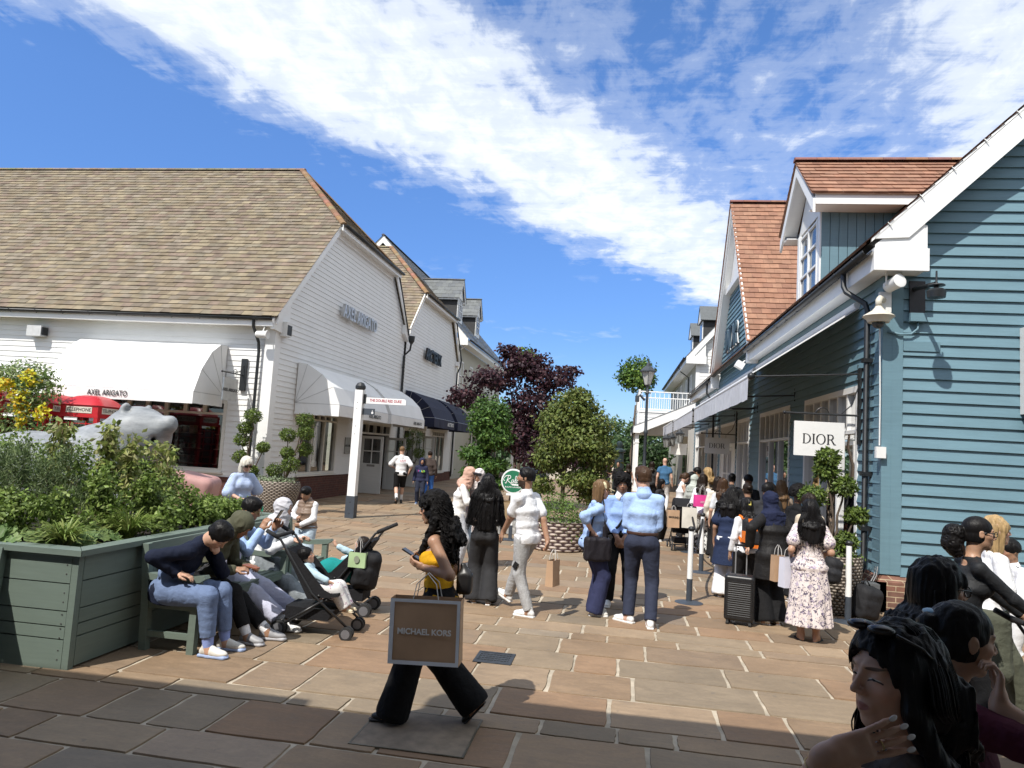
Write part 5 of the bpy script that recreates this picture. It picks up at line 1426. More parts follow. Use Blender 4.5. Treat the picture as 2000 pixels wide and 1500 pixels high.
def head_sdf(l, fem, wide=1.0):
 x, y, z = l[0]/wide, l[1], l[2]
 ax = np.abs(x)
 def E(c, r):
  k0 = np.sqrt(((x-c[0])/r[0])**2+((y-c[1])/r[1])**2+((z-c[2])/r[2])**2)
  k1 = np.sqrt(((x-c[0])/r[0]**2)**2+((y-c[1])/r[1]**2)**2+((z-c[2])/r[2]**2)**2)+1e-6
  return k0*(k0-1)/k1
 def Es(c, r):
  k0 = np.sqrt(((ax-c[0])/r[0])**2+((y-c[1])/r[1])**2+((z-c[2])/r[2])**2)
  k1 = np.sqrt(((ax-c[0])/r[0]**2)**2+((y-c[1])/r[1]**2)**2+((z-c[2])/r[2]**2)**2)+1e-6
  return k0*(k0-1)/k1
 def C(p0, r0, p1, r1, sym=True):
  X = ax if sym else x
  d = np.array(p1)-np.array(p0); L2 = d@d+1e-9
  u = np.clip(((X-p0[0])*d[0]+(y-p0[1])*d[1]+(z-p0[2])*d[2])/L2, 0, 1)
  return np.sqrt((X-p0[0]-u*d[0])**2+(y-p0[1]-u*d[1])**2+(z-p0[2]-u*d[2])**2)-(r0+(r1-r0)*u)
 def U(a, b, k):
  h = np.maximum(k-np.abs(a-b), 0)/k; return np.minimum(a, b)-h*h*k*.25
 def Sb(a, b, k):
  b = -b; h = np.maximum(k-np.abs(a-b), 0)/k; return np.maximum(a, b)+h*h*k*.25
 D = E((0, -.075, .13), (.325, .405, .368))
 D = U(D, E((0, .085, -.10), (.272, .275, .350)), .12)
 jw = .195 if fem else .225
 D = U(D, C((jw, -.02, -.24), .062, (.05, .245, -.40), .070), .12)
 D = U(D, C((0, .262, -.42), .062 if fem else .072, (0, .24, -.38), .07, False), .07)
 D = U(D, C((.05, .355, .125), .030, (.19, .285, .115), .035), .07)           # brow
 D = Sb(D, Es((.140, .405, .030), (.085, .085, .058)), .07)                   # sockets
 D = U(D, Es((.135, .268, .025), (.072, .072, .060)), .02)                     # lids over the eyeballs
 D = U(D, C((.195, .235, -.085), .060, (.225, .16, -.06), .055), .09)          # cheekbones
 D = U(D, C((0, .355, .065), .026, (0, .452, -.105), .040, False), .05)        # nose
 D = U(D, Es((.046, .398, -.130), (.036, .046, .032)), .03)
 D = Sb(D, Es((.024, .425, -.168), (.013, .022, .014)), .012)
 D = U(D, E((0, .318, -.255), (.115, .065, .095)), .06)
 D = U(D, C((0, .378, -.236), .017, (.085, .335, -.252), .010), .022)
 D = U(D, C((0, .374, -.292), .022, (.075, .332, -.270), .010), .022)
 D = Sb(D, C((0, .405, -.262), .008, (.085, .352, -.262), .006), .012)
 e = Es((.338, -.055, -.02), (.028, .085, .125))
 e = Sb(e, Es((.375, -.035, -.01), (.022, .045, .075)), .02)
 D = U(D, e, .025)
 return D
def add_head(V, k, grow=0):
 hh = k.hh
 t, l = V.local(k.hc, .72*hh, k.Mh)
 if t is None: return
 D = head_sdf([q/hh for q in l], k.fem, k.P.get('headw', 1.0))*hh-grow
 V.op(t, D.astype(np.float32), .028*k.s, 'u')
def body_mesh(k, h, show_legs=True, thin=.004):
 V = k.vox(h)
 s = k.s
 trunk(V, k, -.004)
 nr = (.044 if k.fem else .053)*s*(k.w**.3)
 V.path([k.nb-k.d1*.05*s, k.ht-k.d1*.005*s, k.hc-k.Mh[:, 2]*.05*s-k.Mh[:, 1]*.03*s], [nr*1.22, nr, nr*1.02], .04*s)
 for q in 'RL':
  arm_tube(V, k, q, 1, 0); hand(V, k, q); leg_tube(V, k, q, 1, -.002 if k.P.get('bare') else -.018)
  fy, fp = k.hd['f'+q]; F = rotm(fy, fp, 0)
  V.path([k.an[q], k.an[q]+F @ V3(0, .02, -.035)*s, k.an[q]+F @ V3(0, .14, -.062)*s], [.040*s, .040*s, .024*s], .02)
  V.cone(k.an[q], .036*s, k.an[q]+F @ V3(0, -.045, -.055)*s, .028*s, .02)
 add_head(V, k)
 me = V.mesh('person')
 n = len(me.vertices); co = np.zeros(n*3, np.float32); me.vertices.foreach_get('co', co); co = co.reshape(-1, 3)
 hl = ((co-k.hc) @ k.Mh)/k.hh
 at = me.attributes.new('hl', 'FLOAT_VECTOR', 'POINT'); at.data.foreach_set('vector', hl.astype(np.float32).ravel())
 return me
def skin_mat(name, col, lip=None, brow=(.02, .012, .008), beard=0, lid=0, blush=.10):
 if name in _MC: return _MC[name]
 col = S(col) if isinstance(col, str) else col
 m = bpy.data.materials.new(name); t = NT(m)
 sp = t.n.new('ShaderNodeSeparateXYZ'); t.l.new(t.attr('hl', 'Vector'), sp.inputs[0])
 X, Y, Z = sp.outputs; A = t.math('ABSOLUTE', X)
 def ellm(cx, cz, rx, rz, sharp=.25):
  a = t.math('POWER', t.math('DIVIDE', t.math('SUBTRACT', A, cx), rx), 2.); b = t.math('POWER', t.math('DIVIDE', t.math('SUBTRACT', Z, cz), rz), 2.)
  d = t.math('ADD', a, b)
  mk = t.ramp(t.math('MULTIPLY', d, .5), [(.5*(1-sharp), 1.), (.5*(1+sharp), 0.)])
  return t.math('MULTIPLY', mk, t.math('GREATER_THAN', Y, .18))
 n = t.noise(t.coord(), 9, 5); n2 = t.noise(t.coord(), 160, 2)
 c = t.mix(t.ramp(n, [(.3, 0.), (.7, 1.)]), tuple(x*.90 for x in col), tuple(min(1, x*1.08) for x in col))
 c = t.mix(t.math('MULTIPLY', ellm(.20, -.10, .12, .11, .9), blush*3), c, (col[0]*1.1, col[1]*.72, col[2]*.68))
 lip = lip or (col[0]*.82, col[1]*.50, col[2]*.50)
 c = t.mix(t.math('MULTIPLY', ellm(0, -.264, .098, .042), .8), c, lip)
 if beard:
  bz = t.ramp(Z, [(.14, 1.), (.30, 1.), (.345, 0.)]) if False else t.math('LESS_THAN', Z, -.16)
  by = t.math('GREATER_THAN', Y, -.06); bm = t.math('MULTIPLY', t.math('MULTIPLY', bz, by), t.math('GREATER_THAN', Z, -.62))
  chk = t.math('MULTIPLY', bm, t.math('LESS_THAN', t.math('ADD', t.math('MULTIPLY', Z, 1.0), t.math('MULTIPLY', Y, .55)), -.02))
  c = t.mix(t.math('MULTIPLY', chk, beard), c, brow)
 zb = t.math('SUBTRACT', Z, t.math('MULTIPLY', A, .12))
 a = t.math('POWER', t.math('DIVIDE', t.math('SUBTRACT', A, .145), .088), 2.); b = t.math('POWER', t.math('DIVIDE', t.math('SUBTRACT', zb, .098), .020), 2.)
 bm = t.ramp(t.math('MULTIPLY', t.math('ADD', a, b), .5), [(.35, 1.), (.6, 0.)]); bm = t.math('MULTIPLY', bm, t.math('GREATER_THAN', Y, .15))
 c = t.mix(t.math('MULTIPLY', bm, .85), c, brow)
 op = 1-lid
 if op > .15:
  c = t.mix(ellm(.135, .022-.02*lid, .064, .031*op), c, (.62, .60, .57))
  c = t.mix(ellm(.135, .022-.02*lid, .028, .030*op), c, (.018, .010, .007))
 za = t.math('SUBTRACT', Z, .022-.045*lid+.028*op)
 la = t.math('POWER', t.math('DIVIDE', t.math('SUBTRACT', A, .140), .078), 2.)
 zc = t.math('ADD', za, t.math('MULTIPLY', la, .022))
 lm = t.math('MULTIPLY', t.math('LESS_THAN', t.math('ABSOLUTE', zc), .0085), t.math('LESS_THAN', la, 1.0)); lm = t.math('MULTIPLY', lm, t.math('GREATER_THAN', Y, .15))
 c = t.mix(t.math('MULTIPLY', lm, .9), c, (.012, .008, .006))
 t.out(c, .46, t.bump(n2, .10, .002), 0, .42, sss=.12)
 _MC[name] = m; return m
def hair_mat(name, col, rough=.42, curl=0):
 if name in _MC: return _MC[name]
 m = bpy.data.materials.new(name); t = NT(m); co = t.coord()
 if curl:
  n = t.noise(co, 95, 3, .6, dist=1.5); st = t.noise(co, 30, 3)
 else:
  n = t.noise(t.mapping(co, (90, 90, 7)), 1.0, 3, .6, dist=.4); st = t.noise(t.mapping(co, (28, 28, 3)), 1.0, 3)
 k = t.math('ADD', t.math('MULTIPLY', n, .6), t.math('MULTIPLY', st, .4))
 c = t.mix(t.ramp(k, [(.3, 0.), (.7, 1.)]), tuple(x*.45 for x in col), tuple(x*1.4 for x in col))
 t.out(c, rough+(.15 if curl else .0), t.bump(k, .8, .008), 0, .16 if not curl else .12)
 _MC[name] = m; return m
def hair_mesh(k, style, h, seed=0, **o):
 hh = k.hh; s = k.s; M_ = k.Mh; hc = k.hc
 L = lambda x, y, z: hc+M_ @ (V3(x, y, z)*hh)
 down = V3(0, 0, -1); back = -M_[:, 1].copy(); back[2] = 0; back = nrm(back)
 pts = [hc+V3(1, 1, 1)*.2*s, hc-V3(1, 1, 1)*.2*s]
 ln = o.get('length', 0)
 tail = []
 if style in ('long', 'ponylong', 'curlylong', 'hijab', 'scarf', 'puff', 'bob'):
  p = L(0, -.30, -.05); q = L(0, -.28, -.42)
  bk = nrm(-k.fc*.9+back*.3)
  e = k.nb-k.d1*.02*s+bk*(.10+.02*k.w)*s
  tail = [p, q, e]
  rest = max(0, ln-.12*s)
  if rest > 0:
   lowd = nrm(down*1.0+bk*.06)
   n = 3
   for i in range(1, n+1): tail.append(e+lowd*rest*i/n)
  pts += tail
 V = Vox(np.min(pts, 0)-.22*s, np.max(pts, 0)+.22*s, h)
 th = o.get('thick', .035)+.012
 def cap(grow, hairline=.0, low=-.20, k_=.02):
  t, l = V.local(hc, .95*hh, M_)
  x, y, z = [q/hh for q in l]
  a = np.sqrt((x/(.325+grow))**2+((y+.075)/(.405+grow))**2+((z-.13)/(.368+grow))**2)
  D = (a-1)*(.33+grow)
  b = np.sqrt((x/(.310+grow))**2+((y+.12)/(.33+grow))**2+((z+.08)/(.38+grow))**2)
  D = np.minimum(D, (b-1)*(.31+grow))
  f = np.sqrt((x/o.get('facew', .285))**2+((y-.42)/o.get('faced', .40))**2+((z+.17)/(.385+hairline))**2)
  D = np.maximum(D, -(f-1)*.28)
  D = np.maximum(D, low-z+np.maximum(y, 0)*o.get('burn', .35)*0-(np.abs(x) > .2)*0)
  V.op(t, (D*hh).astype(np.float32), k_*hh*3, 'u')
 if style in ('short', 'fade', 'crop'):
  cap(th, o.get('hairline', .02), o.get('low', -.16 if style == 'short' else -.06))
  if o.get('top'): V.ell(L(0, .03, .36), V3(.27, .34, .14+o['top'])*hh, M_, .05*hh)
  if o.get('quiff'): V.ell(L(0, .22, .40), V3(.2, .16, .13)*hh, M_, .06*hh)
  V.wrinkle(.010*hh*min(1.6, o.get('rough', 1.3)), (.014, .014, .020), seed)
 elif style == 'afro':
  cap(th+.08, .08, -.14)
  V.ell(L(0, -.04, .30), V3(.45, .47, .31)*hh, M_, .1*hh)
  V.wrinkle(.040*hh, .020, seed); V.wrinkle(.045*hh, .0105, seed+1)
 elif style == 'bald':
  pass
 elif style in ('long', 'bob'):
  cap(th+.02, o.get('hairline', .0), -.5)
  wd = o.get('width', .30)*hh
  R = [(wd*1.02, .15*hh), (wd*1.1, .15*hh), (wd*1.15, .10*hh), (wd*1.1, .085*hh), (wd*1.0, .075*hh), (wd*.72, .055*hh)]
  if style == 'bob': tail = [L(0, -.12, .0), L(0, -.14, -.40-o.get('drop', 0)), L(0, -.15, -.46-o.get('drop', 0))]; R = [(.36*hh, .30*hh), (.385*hh, .30*hh), (.36*hh, .27*hh)]
  V.estrip(tail, R, k.rc, .14*hh)
  if style == 'bob':
   t, l = V.local(hc, .95*hh, M_); x, y, z = [q/hh for q in l]
   f = np.sqrt((x/.29)**2+((y-.40)/.42)**2+((z+.25)/.5)**2)
   V.op(t, ((f-1)*.28*hh).astype(np.float32), .02*hh, 's')
  for sg in o.get('front', ()):
   fp = [L(sg*.27, .05, .12), L(sg*.33, .06, -.25), k.nb+k.rc*sg*.085*s+k.fc*.055*s, k.nb+k.rc*sg*.085*s+k.fc*.095*s+down*o.get('fl', .22)*s]
   V.path(fp, [.10*hh, .11*hh, .12*hh, .04*hh], .05*hh)
  V.wrinkle(.055*hh*o.get('rough', 1), (.020, .020, .26), seed); V.wrinkle(.02*hh, (.010, .010, .16), seed+1)
 elif style == 'curlylong':
  cap(th+.06, o.get('hairline', .0), -.5)
  R = [(.36*hh, .22*hh), (.46*hh, .24*hh), (.56*hh, .22*hh), (.52*hh, .18*hh), (.44*hh, .15*hh), (.30*hh, .10*hh)]
  V.estrip(tail, R, k.rc, .14*hh)
  for sg in o.get('front', (1, -1)):
   fp = [L(sg*.31, -.12, .15), L(sg*.38, -.13, -.25), k.nb+k.rc*sg*.10*s+k.fc*.03*s, k.nb+k.rc*sg*.10*s+k.fc*.105*s+down*o.get('fl', .22)*s]
   V.path(fp, [.13*hh, .16*hh, .15*hh, .05*hh], .05*hh)
  V.wrinkle(.055*hh, (.022, .022, .028), seed); V.wrinkle(.040*hh, (.012, .012, .015), seed+1)
 elif style in ('bun', 'puff', 'pony'):
  cap(.022, o.get('hairline', -.03), -.28)
  if style == 'bun': V.ell(L(0, -.50, .12), V3(.17, .16, .17)*hh, M_, .03*hh); V.wrinkle(.02*hh, (.015, .015, .03), seed)
  elif style == 'pony':
   pp = [L(0, -.45, .10), L(0, -.58, -.02), L(0, -.55, -.30), L(0, -.50, -.62)]
   V.path(pp, [.10*hh, .11*hh, .11*hh, .04*hh], .03*hh); V.wrinkle(.02*hh, (.012, .012, .06), seed)
  else:
   V.cone(L(0, -.42, .05), .12*hh, L(0, -.56, -.02), .14*hh, .02*hh)
   for c_, r_ in (((0, -.70, -.10), .30), ((0, -.72, -.38), .31), ((0, -.60, -.58), .24)): V.ell(L(*c_), V3(1, 1, 1)*r_*hh, None, .08*hh)
   t, l = V.local(L(0, -.70, -.3), .7*hh, M_)
   n = V.noise(.013, seed)[t]; V.D[t] += (.04*hh*(np.abs(n)*1.2-.6)*(l[1] < .2*hh)).astype(np.float32)
 elif style == 'hijab':
  g_ = .05
  t, l = V.local(hc, 1.05*hh, M_); x, y, z = [q/hh for q in l]
  a = np.sqrt((x/(.35+g_))**2+((y+.06)/(.43+g_))**2+((z-.10)/(.41+g_))**2); D = (a-1)*(.36+g_)
  b = np.sqrt((x/(.34+g_))**2+((y+.02)/(.36+g_))**2+((z+.25)/(.42+g_))**2); D = np.minimum(D, (b-1)*(.33+g_))
  f = np.sqrt((x/.235)**2+((y-.46)/.42)**2+((z+.10)/.36)**2); D = np.maximum(D, -(f-1)*.22)
  V.op(t, (D*hh).astype(np.float32), .1*hh, 'u')
  V.cone(L(0, .05, -.45), .30*hh, k.nb+k.fc*.015*s, .105*s, .05)
  for sg in (1, -1): V.cone(k.nb-k.d1*.01*s, .085*s, k.sh['R' if sg > 0 else 'L']-k.rc*sg*.02*s, .066*s, .06)
  fl = o.get('drop', .16)*s
  V.ecap(k.nb-k.d1*.0*s+k.fc*.02*s, (.13*s, .10*s), k.nb-k.d1*fl+k.fc*.05*s, (.13*s, .085*s), k.rc, .05, capz=.35)
  bl = o.get('backdrop', .14)*s
  V.ecap(k.nb-k.fc*.02*s, (.14*s, .09*s), k.nb-k.d1*bl-k.fc*.04*s, (.15*s, .08*s), k.rc, .05, capz=.3)
  V.wrinkle(.008*s, (.05, .05, .022), seed); V.wrinkle(.005*s, (.02, .06, .05), seed+1)
 elif style == 'hood':
  g_ = .09
  t, l = V.local(hc, 1.15*hh, M_); x, y, z = [q/hh for q in l]
  a = np.sqrt((x/(.35+g_))**2+((y+.08)/(.44+g_))**2+((z-.08)/(.42+g_))**2); D = (a-1)*(.36+g_)
  b = np.sqrt((x/(.36+g_))**2+((y+.10)/(.40+g_))**2+((z+.35)/(.40+g_))**2); D = np.minimum(D, (b-1)*(.33+g_))
  f = np.sqrt((x/.30)**2+((y-.55)/.52)**2+((z+.14)/.46)**2); D = np.maximum(D, -(f-1)*.3)
  V.op(t, (D*hh).astype(np.float32), .1*hh, 'u'); V.wrinkle(.006*s, (.04, .04, .05), seed)
 elif style == 'cap':
  t, l = V.local(hc, 1.1*hh, M_); x, y, z = [q/hh for q in l]
  a = np.sqrt((x/.365)**2+((y+.07)/.435)**2+((z-.12)/.42)**2); D = np.maximum((a-1)*.37, .09-z-.10*(y < 0)*0)
  V.op(t, (D*hh).astype(np.float32), .03*hh, 'u')
  V.rbox(L(0, .48, .10), V3(.24, .22, .022)*hh, M_ @ rotm(0, -12, 0), .02*hh, .03*hh)
  V.wrinkle(.003*s, .05, seed)
 return V.mesh('hair')
def strands(k, n, length, seed=0, r=.0016, curl=0, spread=1.0, a0=62, side=1., wave=.008, out=.0):
 g = random.Random(seed); hh = k.hh; s = k.s; L = lambda x, y, z: k.hc+k.Mh @ (V3(x, y, z)*hh); m = MB()
 for i in range(n):
  ph = rad(g.uniform(a0, 360-a0)); sx, cy = math.sin(ph), math.cos(ph); e = g.uniform(.0, .05)+out
  p = [L(.06*sx, .02+.1*cy, .515+e*.3), L(.24*sx, -.08+.32*cy, .40+e), L((.345+e)*sx, -.09+(.40+e)*cy, .12), L((.375+e)*sx*spread, -.12+(.40+e)*cy, -.22)]
  b = p[-1]; d = nrm(V3(0, 0, -1)+.12*nrm(k.Mh @ V3(sx, cy, 0))); ln = length*g.uniform(.72, 1.05); q = k.nb-k.fc*.11*s+k.rc*sx*.15*s*spread*side if cy < .35 else k.nb+k.fc*.10*s+k.rc*sx*.105*s
  p.append(b*.35+(q+V3(0, 0, .02))*.65); n2 = 5
  for j in range(1, n2+1): p.append(p[4]+d*(ln*j/n2)+V3(g.uniform(-1, 1), g.uniform(-1, 1), 0)*wave)
  P = []
  for a in range(len(p)-1):
   p0, p1, p2, p3 = p[max(a-1, 0)], p[a], p[a+1], p[min(a+2, len(p)-1)]
   for q_ in range(6 if curl else 3):
    u = q_/(6 if curl else 3); P.append(.5*(2*p1+(p2-p0)*u+(2*p0-5*p1+4*p2-p3)*u*u+(3*p1-p0-3*p2+p3)*u**3))
  P.append(p[-1])
  if curl:
   f0 = g.random()*6; P = [c+V3(math.cos(f0+t_*1.25), math.sin(f0+t_*1.25), .3*math.sin(f0+t_*1.25))*curl*min(1, t_/6) for t_, c in enumerate(P)]
  m.tube(P, [r*(1 if t_ < len(P)*.7 else 1-.8*(t_/len(P)-.7)/.3) for t_ in range(len(P))], 4, False)
 return m.mesh('locks', True)
# ---- cloth
def cloth(name, col, rough=.85, var=.10, scale=14, bump=.25, bscale=220, sheen=0):
 nm = 'cloth_'+name
 if nm in _MC: return _MC[nm]
 m = bpy.data.materials.new(nm); t = NT(m); co = t.coord()
 n = t.noise(co, scale, 5)
 c = t.mix(t.ramp(n, [(.3, 0.), (.7, 1.)]), tuple(x*(1-var) for x in col), tuple(x*(1+var) for x in col))
 f1 = t.math('ABSOLUTE', t.math('SUBTRACT', t.noise(t.mapping(co, (1, 1, .55), rot=(.5, .3, .2)), 15, 3, .5, dist=.9), .5))
 f2 = t.math('ABSOLUTE', t.math('SUBTRACT', t.noise(t.mapping(co, (.7, .7, 1.3), rot=(-.4, .2, 0)), 24, 2, .5, dist=.6), .5))
 hgt = t.math('ADD', t.math('MULTIPLY', f1, -1.3), t.math('MULTIPLY', f2, -.7))
 b1 = t.bump(hgt, .42, .018)
 b2 = t.n.new('ShaderNodeBump'); t.l.new(t.noise(co, bscale, 2), b2.inputs['Height']); b2.inputs['Strength'].default_value = bump; b2.inputs['Distance'].default_value = .002
 t.l.new(b1, b2.inputs['Normal'])
 t.out(c, rough, b2.outputs[0], 0, .22, sheen)
 _MC[nm] = m; return m
def pattern_cloth(name, base, spot=None, scale=26, thr=.52, w=.04, third=None):
 if name in _MC: return _MC[name]
 m = bpy.data.materials.new(name); t = NT(m); co = t.coord()
 n = t.noise(co, scale, 3, .6, dist=1.0)
 c = t.mix(t.ramp(n, [(thr, 0.), (thr+w, 1.)]), base, spot)
 if third: c = t.mix(t.ramp(t.noise(t.mapping(co, loc=(3, 2, 1)), scale*.6, 2), [(.60, 0.), (.62, .8)]), c, third)
 t.out(c, .85, t.bump(t.noise(co, 200, 2), .2, .003), 0, .2); _MC[name] = m; return m
def stripe_cloth(name, a, b, freq=70, thr=.55, axis='R'):
 if name in _MC: return _MC[name]
 m = bpy.data.materials.new(name); t = NT(m); co = t.coord()
 wv = t.n.new('ShaderNodeTexWave'); wv.bands_direction = 'X'; t.l.new(t.mapping(co, (1, 1, 1)), wv.inputs[0])
 wv.inputs['Scale'].default_value = freq/6.283; wv.inputs['Distortion'].default_value = .6; wv.inputs['Detail Scale'].default_value = .4
 c = t.mix(t.ramp(wv.outputs[1], [(thr, 0.), (thr+.1, 1.)]), a, b)
 t.out(c, .85, t.bump(t.noise(co, 200, 2), .2, .003), 0, .2); _MC[name] = m; return m
def top_mesh(k, h, kind='tee', infl=.014, hem=.10, sleeve=None, collar=False, seed=0, fold=1.0, flare=0, neckh=.012, puff=0, cuff=None, open_neck=None):
 s = k.s; V = k.vox(h); infl = infl*.72
 trunk(V, k, infl, lo=True)
 if hem > .0:
  pr = (.168, .118) if k.fem else (.162, .116)
  V.ecap(k.pel, (pr[0]*k.w*s+infl, pr[1]*k.w*s+infl), k.pel-k.d0*hem*s, (pr[0]*k.w*s+infl+flare, pr[1]*k.w*s+infl+flare), k.rp, .04, capz=.12)
 if sleeve is not None:
  for q in 'RL': arm_tube(V, k, q, sleeve, infl*.85, cuff, .018, puff)
 nr = (.044 if k.fem else .053)*s*(k.w**.3)
 V.cone(k.nb-k.d1*.03*s, nr*1.35+infl*.5, k.nb+nrm(k.ht-k.nb)*neckh*s, nr*1.12+infl*.35, .03)
 if sleeve is None:
  for q, sg in (('R', 1), ('L', -1)): V.ell(k.sh[q]+k.rc*sg*.035*s, V3(.075, .085, .10)*s, None, .02, 's')
 V.wrinkle(.0020*s*fold, (.060, .060, .030), seed); V.wrinkle(.0026*s*fold, (.022, .024, .080), seed+7)
 if hem < 0: V.cut(k.pel+k.d0*(-hem)*s, -k.d0)
 else: V.cut(k.pel-k.d0*hem*s, -k.d0)
 if open_neck is not None:
  z = open_neck
  V.cut(k.nb-k.d1*z*s, k.d1+.12*k.fc, .01)
 return V.mesh('shirt')
def collar_mesh(k, h, infl=.016):
 s = k.s; nr = (.044 if k.fem else .053)*s; V = Vox(k.nb-.16*s, k.nb+.2*s, h); a = nrm(k.ht-k.nb)
 V.cone(k.nb-a*.012*s, nr*1.5+infl, k.nb+a*.042*s, nr*1.16+infl*.5, 0); V.cone(k.nb-a*.05*s, nr*1.2, k.nb+a*.1*s, nr*1.16, 0, 's')
 V.cone(k.nb+k.fc*.1*s+a*.06*s, .006, k.nb+k.fc*.09*s-a*.05*s, .03*s, 0, 's')
 return V.mesh('collar', 0)
def bottom_mesh(k, h, kind='trousers', infl=.012, hem=None, knee=None, length=1.0, seed=0, fold=1.0, rise=.03, thigh=0, drop=0):
 s = k.s; pts = [k.pel, k.waist, *k.hip.values(), *k.kn.values(), *k.an.values()]
 V = k.vox(h, pts, .26)
 if kind in ('trousers', 'shorts'):
  trunk(V, k, infl, True, .05, False)
  for q in 'RL':
   leg_tube(V, k, q, length, infl, hem, knee, .03, thigh)
   e = k.hip[q]+(k.kn[q]-k.hip[q])*length*2 if length <= .5 else k.kn[q]+(k.an[q]-k.kn[q])*(length-.5)*2
   dn = nrm(k.kn[q]-k.hip[q]) if length <= .5 else nrm(k.an[q]-k.kn[q])
   V.cut(e+dn*drop*s, dn, 0, (hem or .09*s)+.07)
  V.wrinkle(.0034*s*fold, (.030, .030, .15), seed); V.wrinkle(.0018*s*fold, (.07, .07, .026), seed+3)
 else:      # skirt
  V.ecap(k.pel-k.d0*.02*s, ((.17*k.w)*s+infl, (.12*k.w)*s+infl), k.waist, ((.125*k.w)*s+infl, (.095*k.w)*s+infl), k.rp, .04)
  mid = (k.an['R']+k.an['L'])/2; e = k.pel+(mid-k.pel)*length;
  V.ecap(k.pel-k.d0*.02*s, ((.17*k.w)*s+infl, (.125*k.w)*s+infl), e, (hem or .24*s, (hem or .24*s)*.82), k.rp, .05, capz=.10)
  g = [V.ax[0][:, None, None], V.ax[1][None, :, None], V.ax[2][None, None, :]]
  u = np.clip((k.pel[2]-g[2])/(k.pel[2]-e[2]+1e-6), 0, 1)
  th = np.arctan2(g[1]-(k.pel[1]+(e[1]-k.pel[1])*u), g[0]-(k.pel[0]+(e[0]-k.pel[0])*u))
  V.D += (.011*s*fold*u*np.sin(th*13+2.6*np.sin(th*3+seed)+u*1.2)).astype(np.float32)
  V.wrinkle(.006*s*fold, (.05, .05, .16), seed)
  V.cut(e, -nrm(k.pel-e))
 if nrm(k.kn['R']-k.hip['R'])[2] < -.6 and nrm(k.kn['L']-k.hip['L'])[2] < -.6: V.cut(k.pel+k.d0*rise*s, k.d0)
 return V.mesh('trousers')
def shoe(k, q, h, style='trainer'):
 s = k.s*k.P.get('footk', .93)*(.92 if k.fem else 1); fy, fp = k.hd['f'+q]; F = rotm(fy, fp, 0); A = k.an[q]
 B0 = A-F[:, 2]*(.085*k.s-.096*s)
 T = lambda x, y, z: B0+F @ V3(x, y, z)*s
 lo, hi = np.min([T(-.08, -.12, -.13), T(.08, .24, .06), T(.08, -.12, .06), T(-.08, .24, -.13)], 0), np.max([T(-.08, -.12, -.13), T(.08, .24, .06), T(.08, -.12, .06), T(-.08, .24, -.13)], 0)
 V = Vox(lo-.05, hi+.05, h); b = 1.0 if style != 'flat' else .8
 V.path([T(0, -.045, -.045), T(0, .04, -.042), T(0, .15, -.058)], [.037*s*b, .038*s*b, .030*s*b], .03)
 V.ell(T(0, .12, -.052), V3(.042, .085, .028)*s*b, F, .03)
 V.cone(T(0, -.02, -.02), .042*s*b, T(0, -.012, .030 if style == 'trainer' else .0), .040*s*b, .02)
 if style in ('trainer', 'boot'): V.cone(T(0, .03, -.005), .026*s, T(0, .10, -.035), .026*s, .02)
 V.cut(T(0, 0, -.078), -F[:, 2])
 up = V.mesh('shoe')
 V = Vox(lo-.05, hi+.05, h)
 t_ = .015 if style == 'trainer' else .008
 V.rbox(T(0, -.02, -.080), V3(.040, .068, t_)*s, F, .012*s, .02); V.rbox(T(0, .10, -.080), V3(.046, .095, t_)*s, F, .012*s, .02)
 V.ell(T(0, .17, -.080), V3(.042, .045, t_*1.1)*s, F, .02); V.cut(T(0, 0, -.080-t_), -F[:, 2])
 return up, V.mesh('sole')
SKINS = {
 'fair': (.58, .36, .27), 'light': (.50, .30, .21), 'olive': (.42, .245, .16), 'tan': (.34, .19, .12), 'brown': (.24, .125, .075), 'dark': (.14, .070, .042)}
HAIRC = {'black': (.0085, .0075, .0075), 'dark': (.020, .013, .009), 'brown': (.055, .030, .017), 'light': (.16, .095, .048), 'blonde': (.40, .27, .13), 'white': (.62, .58, .50), 'grey': (.25, .24, .23)}
PEOPLE = {}
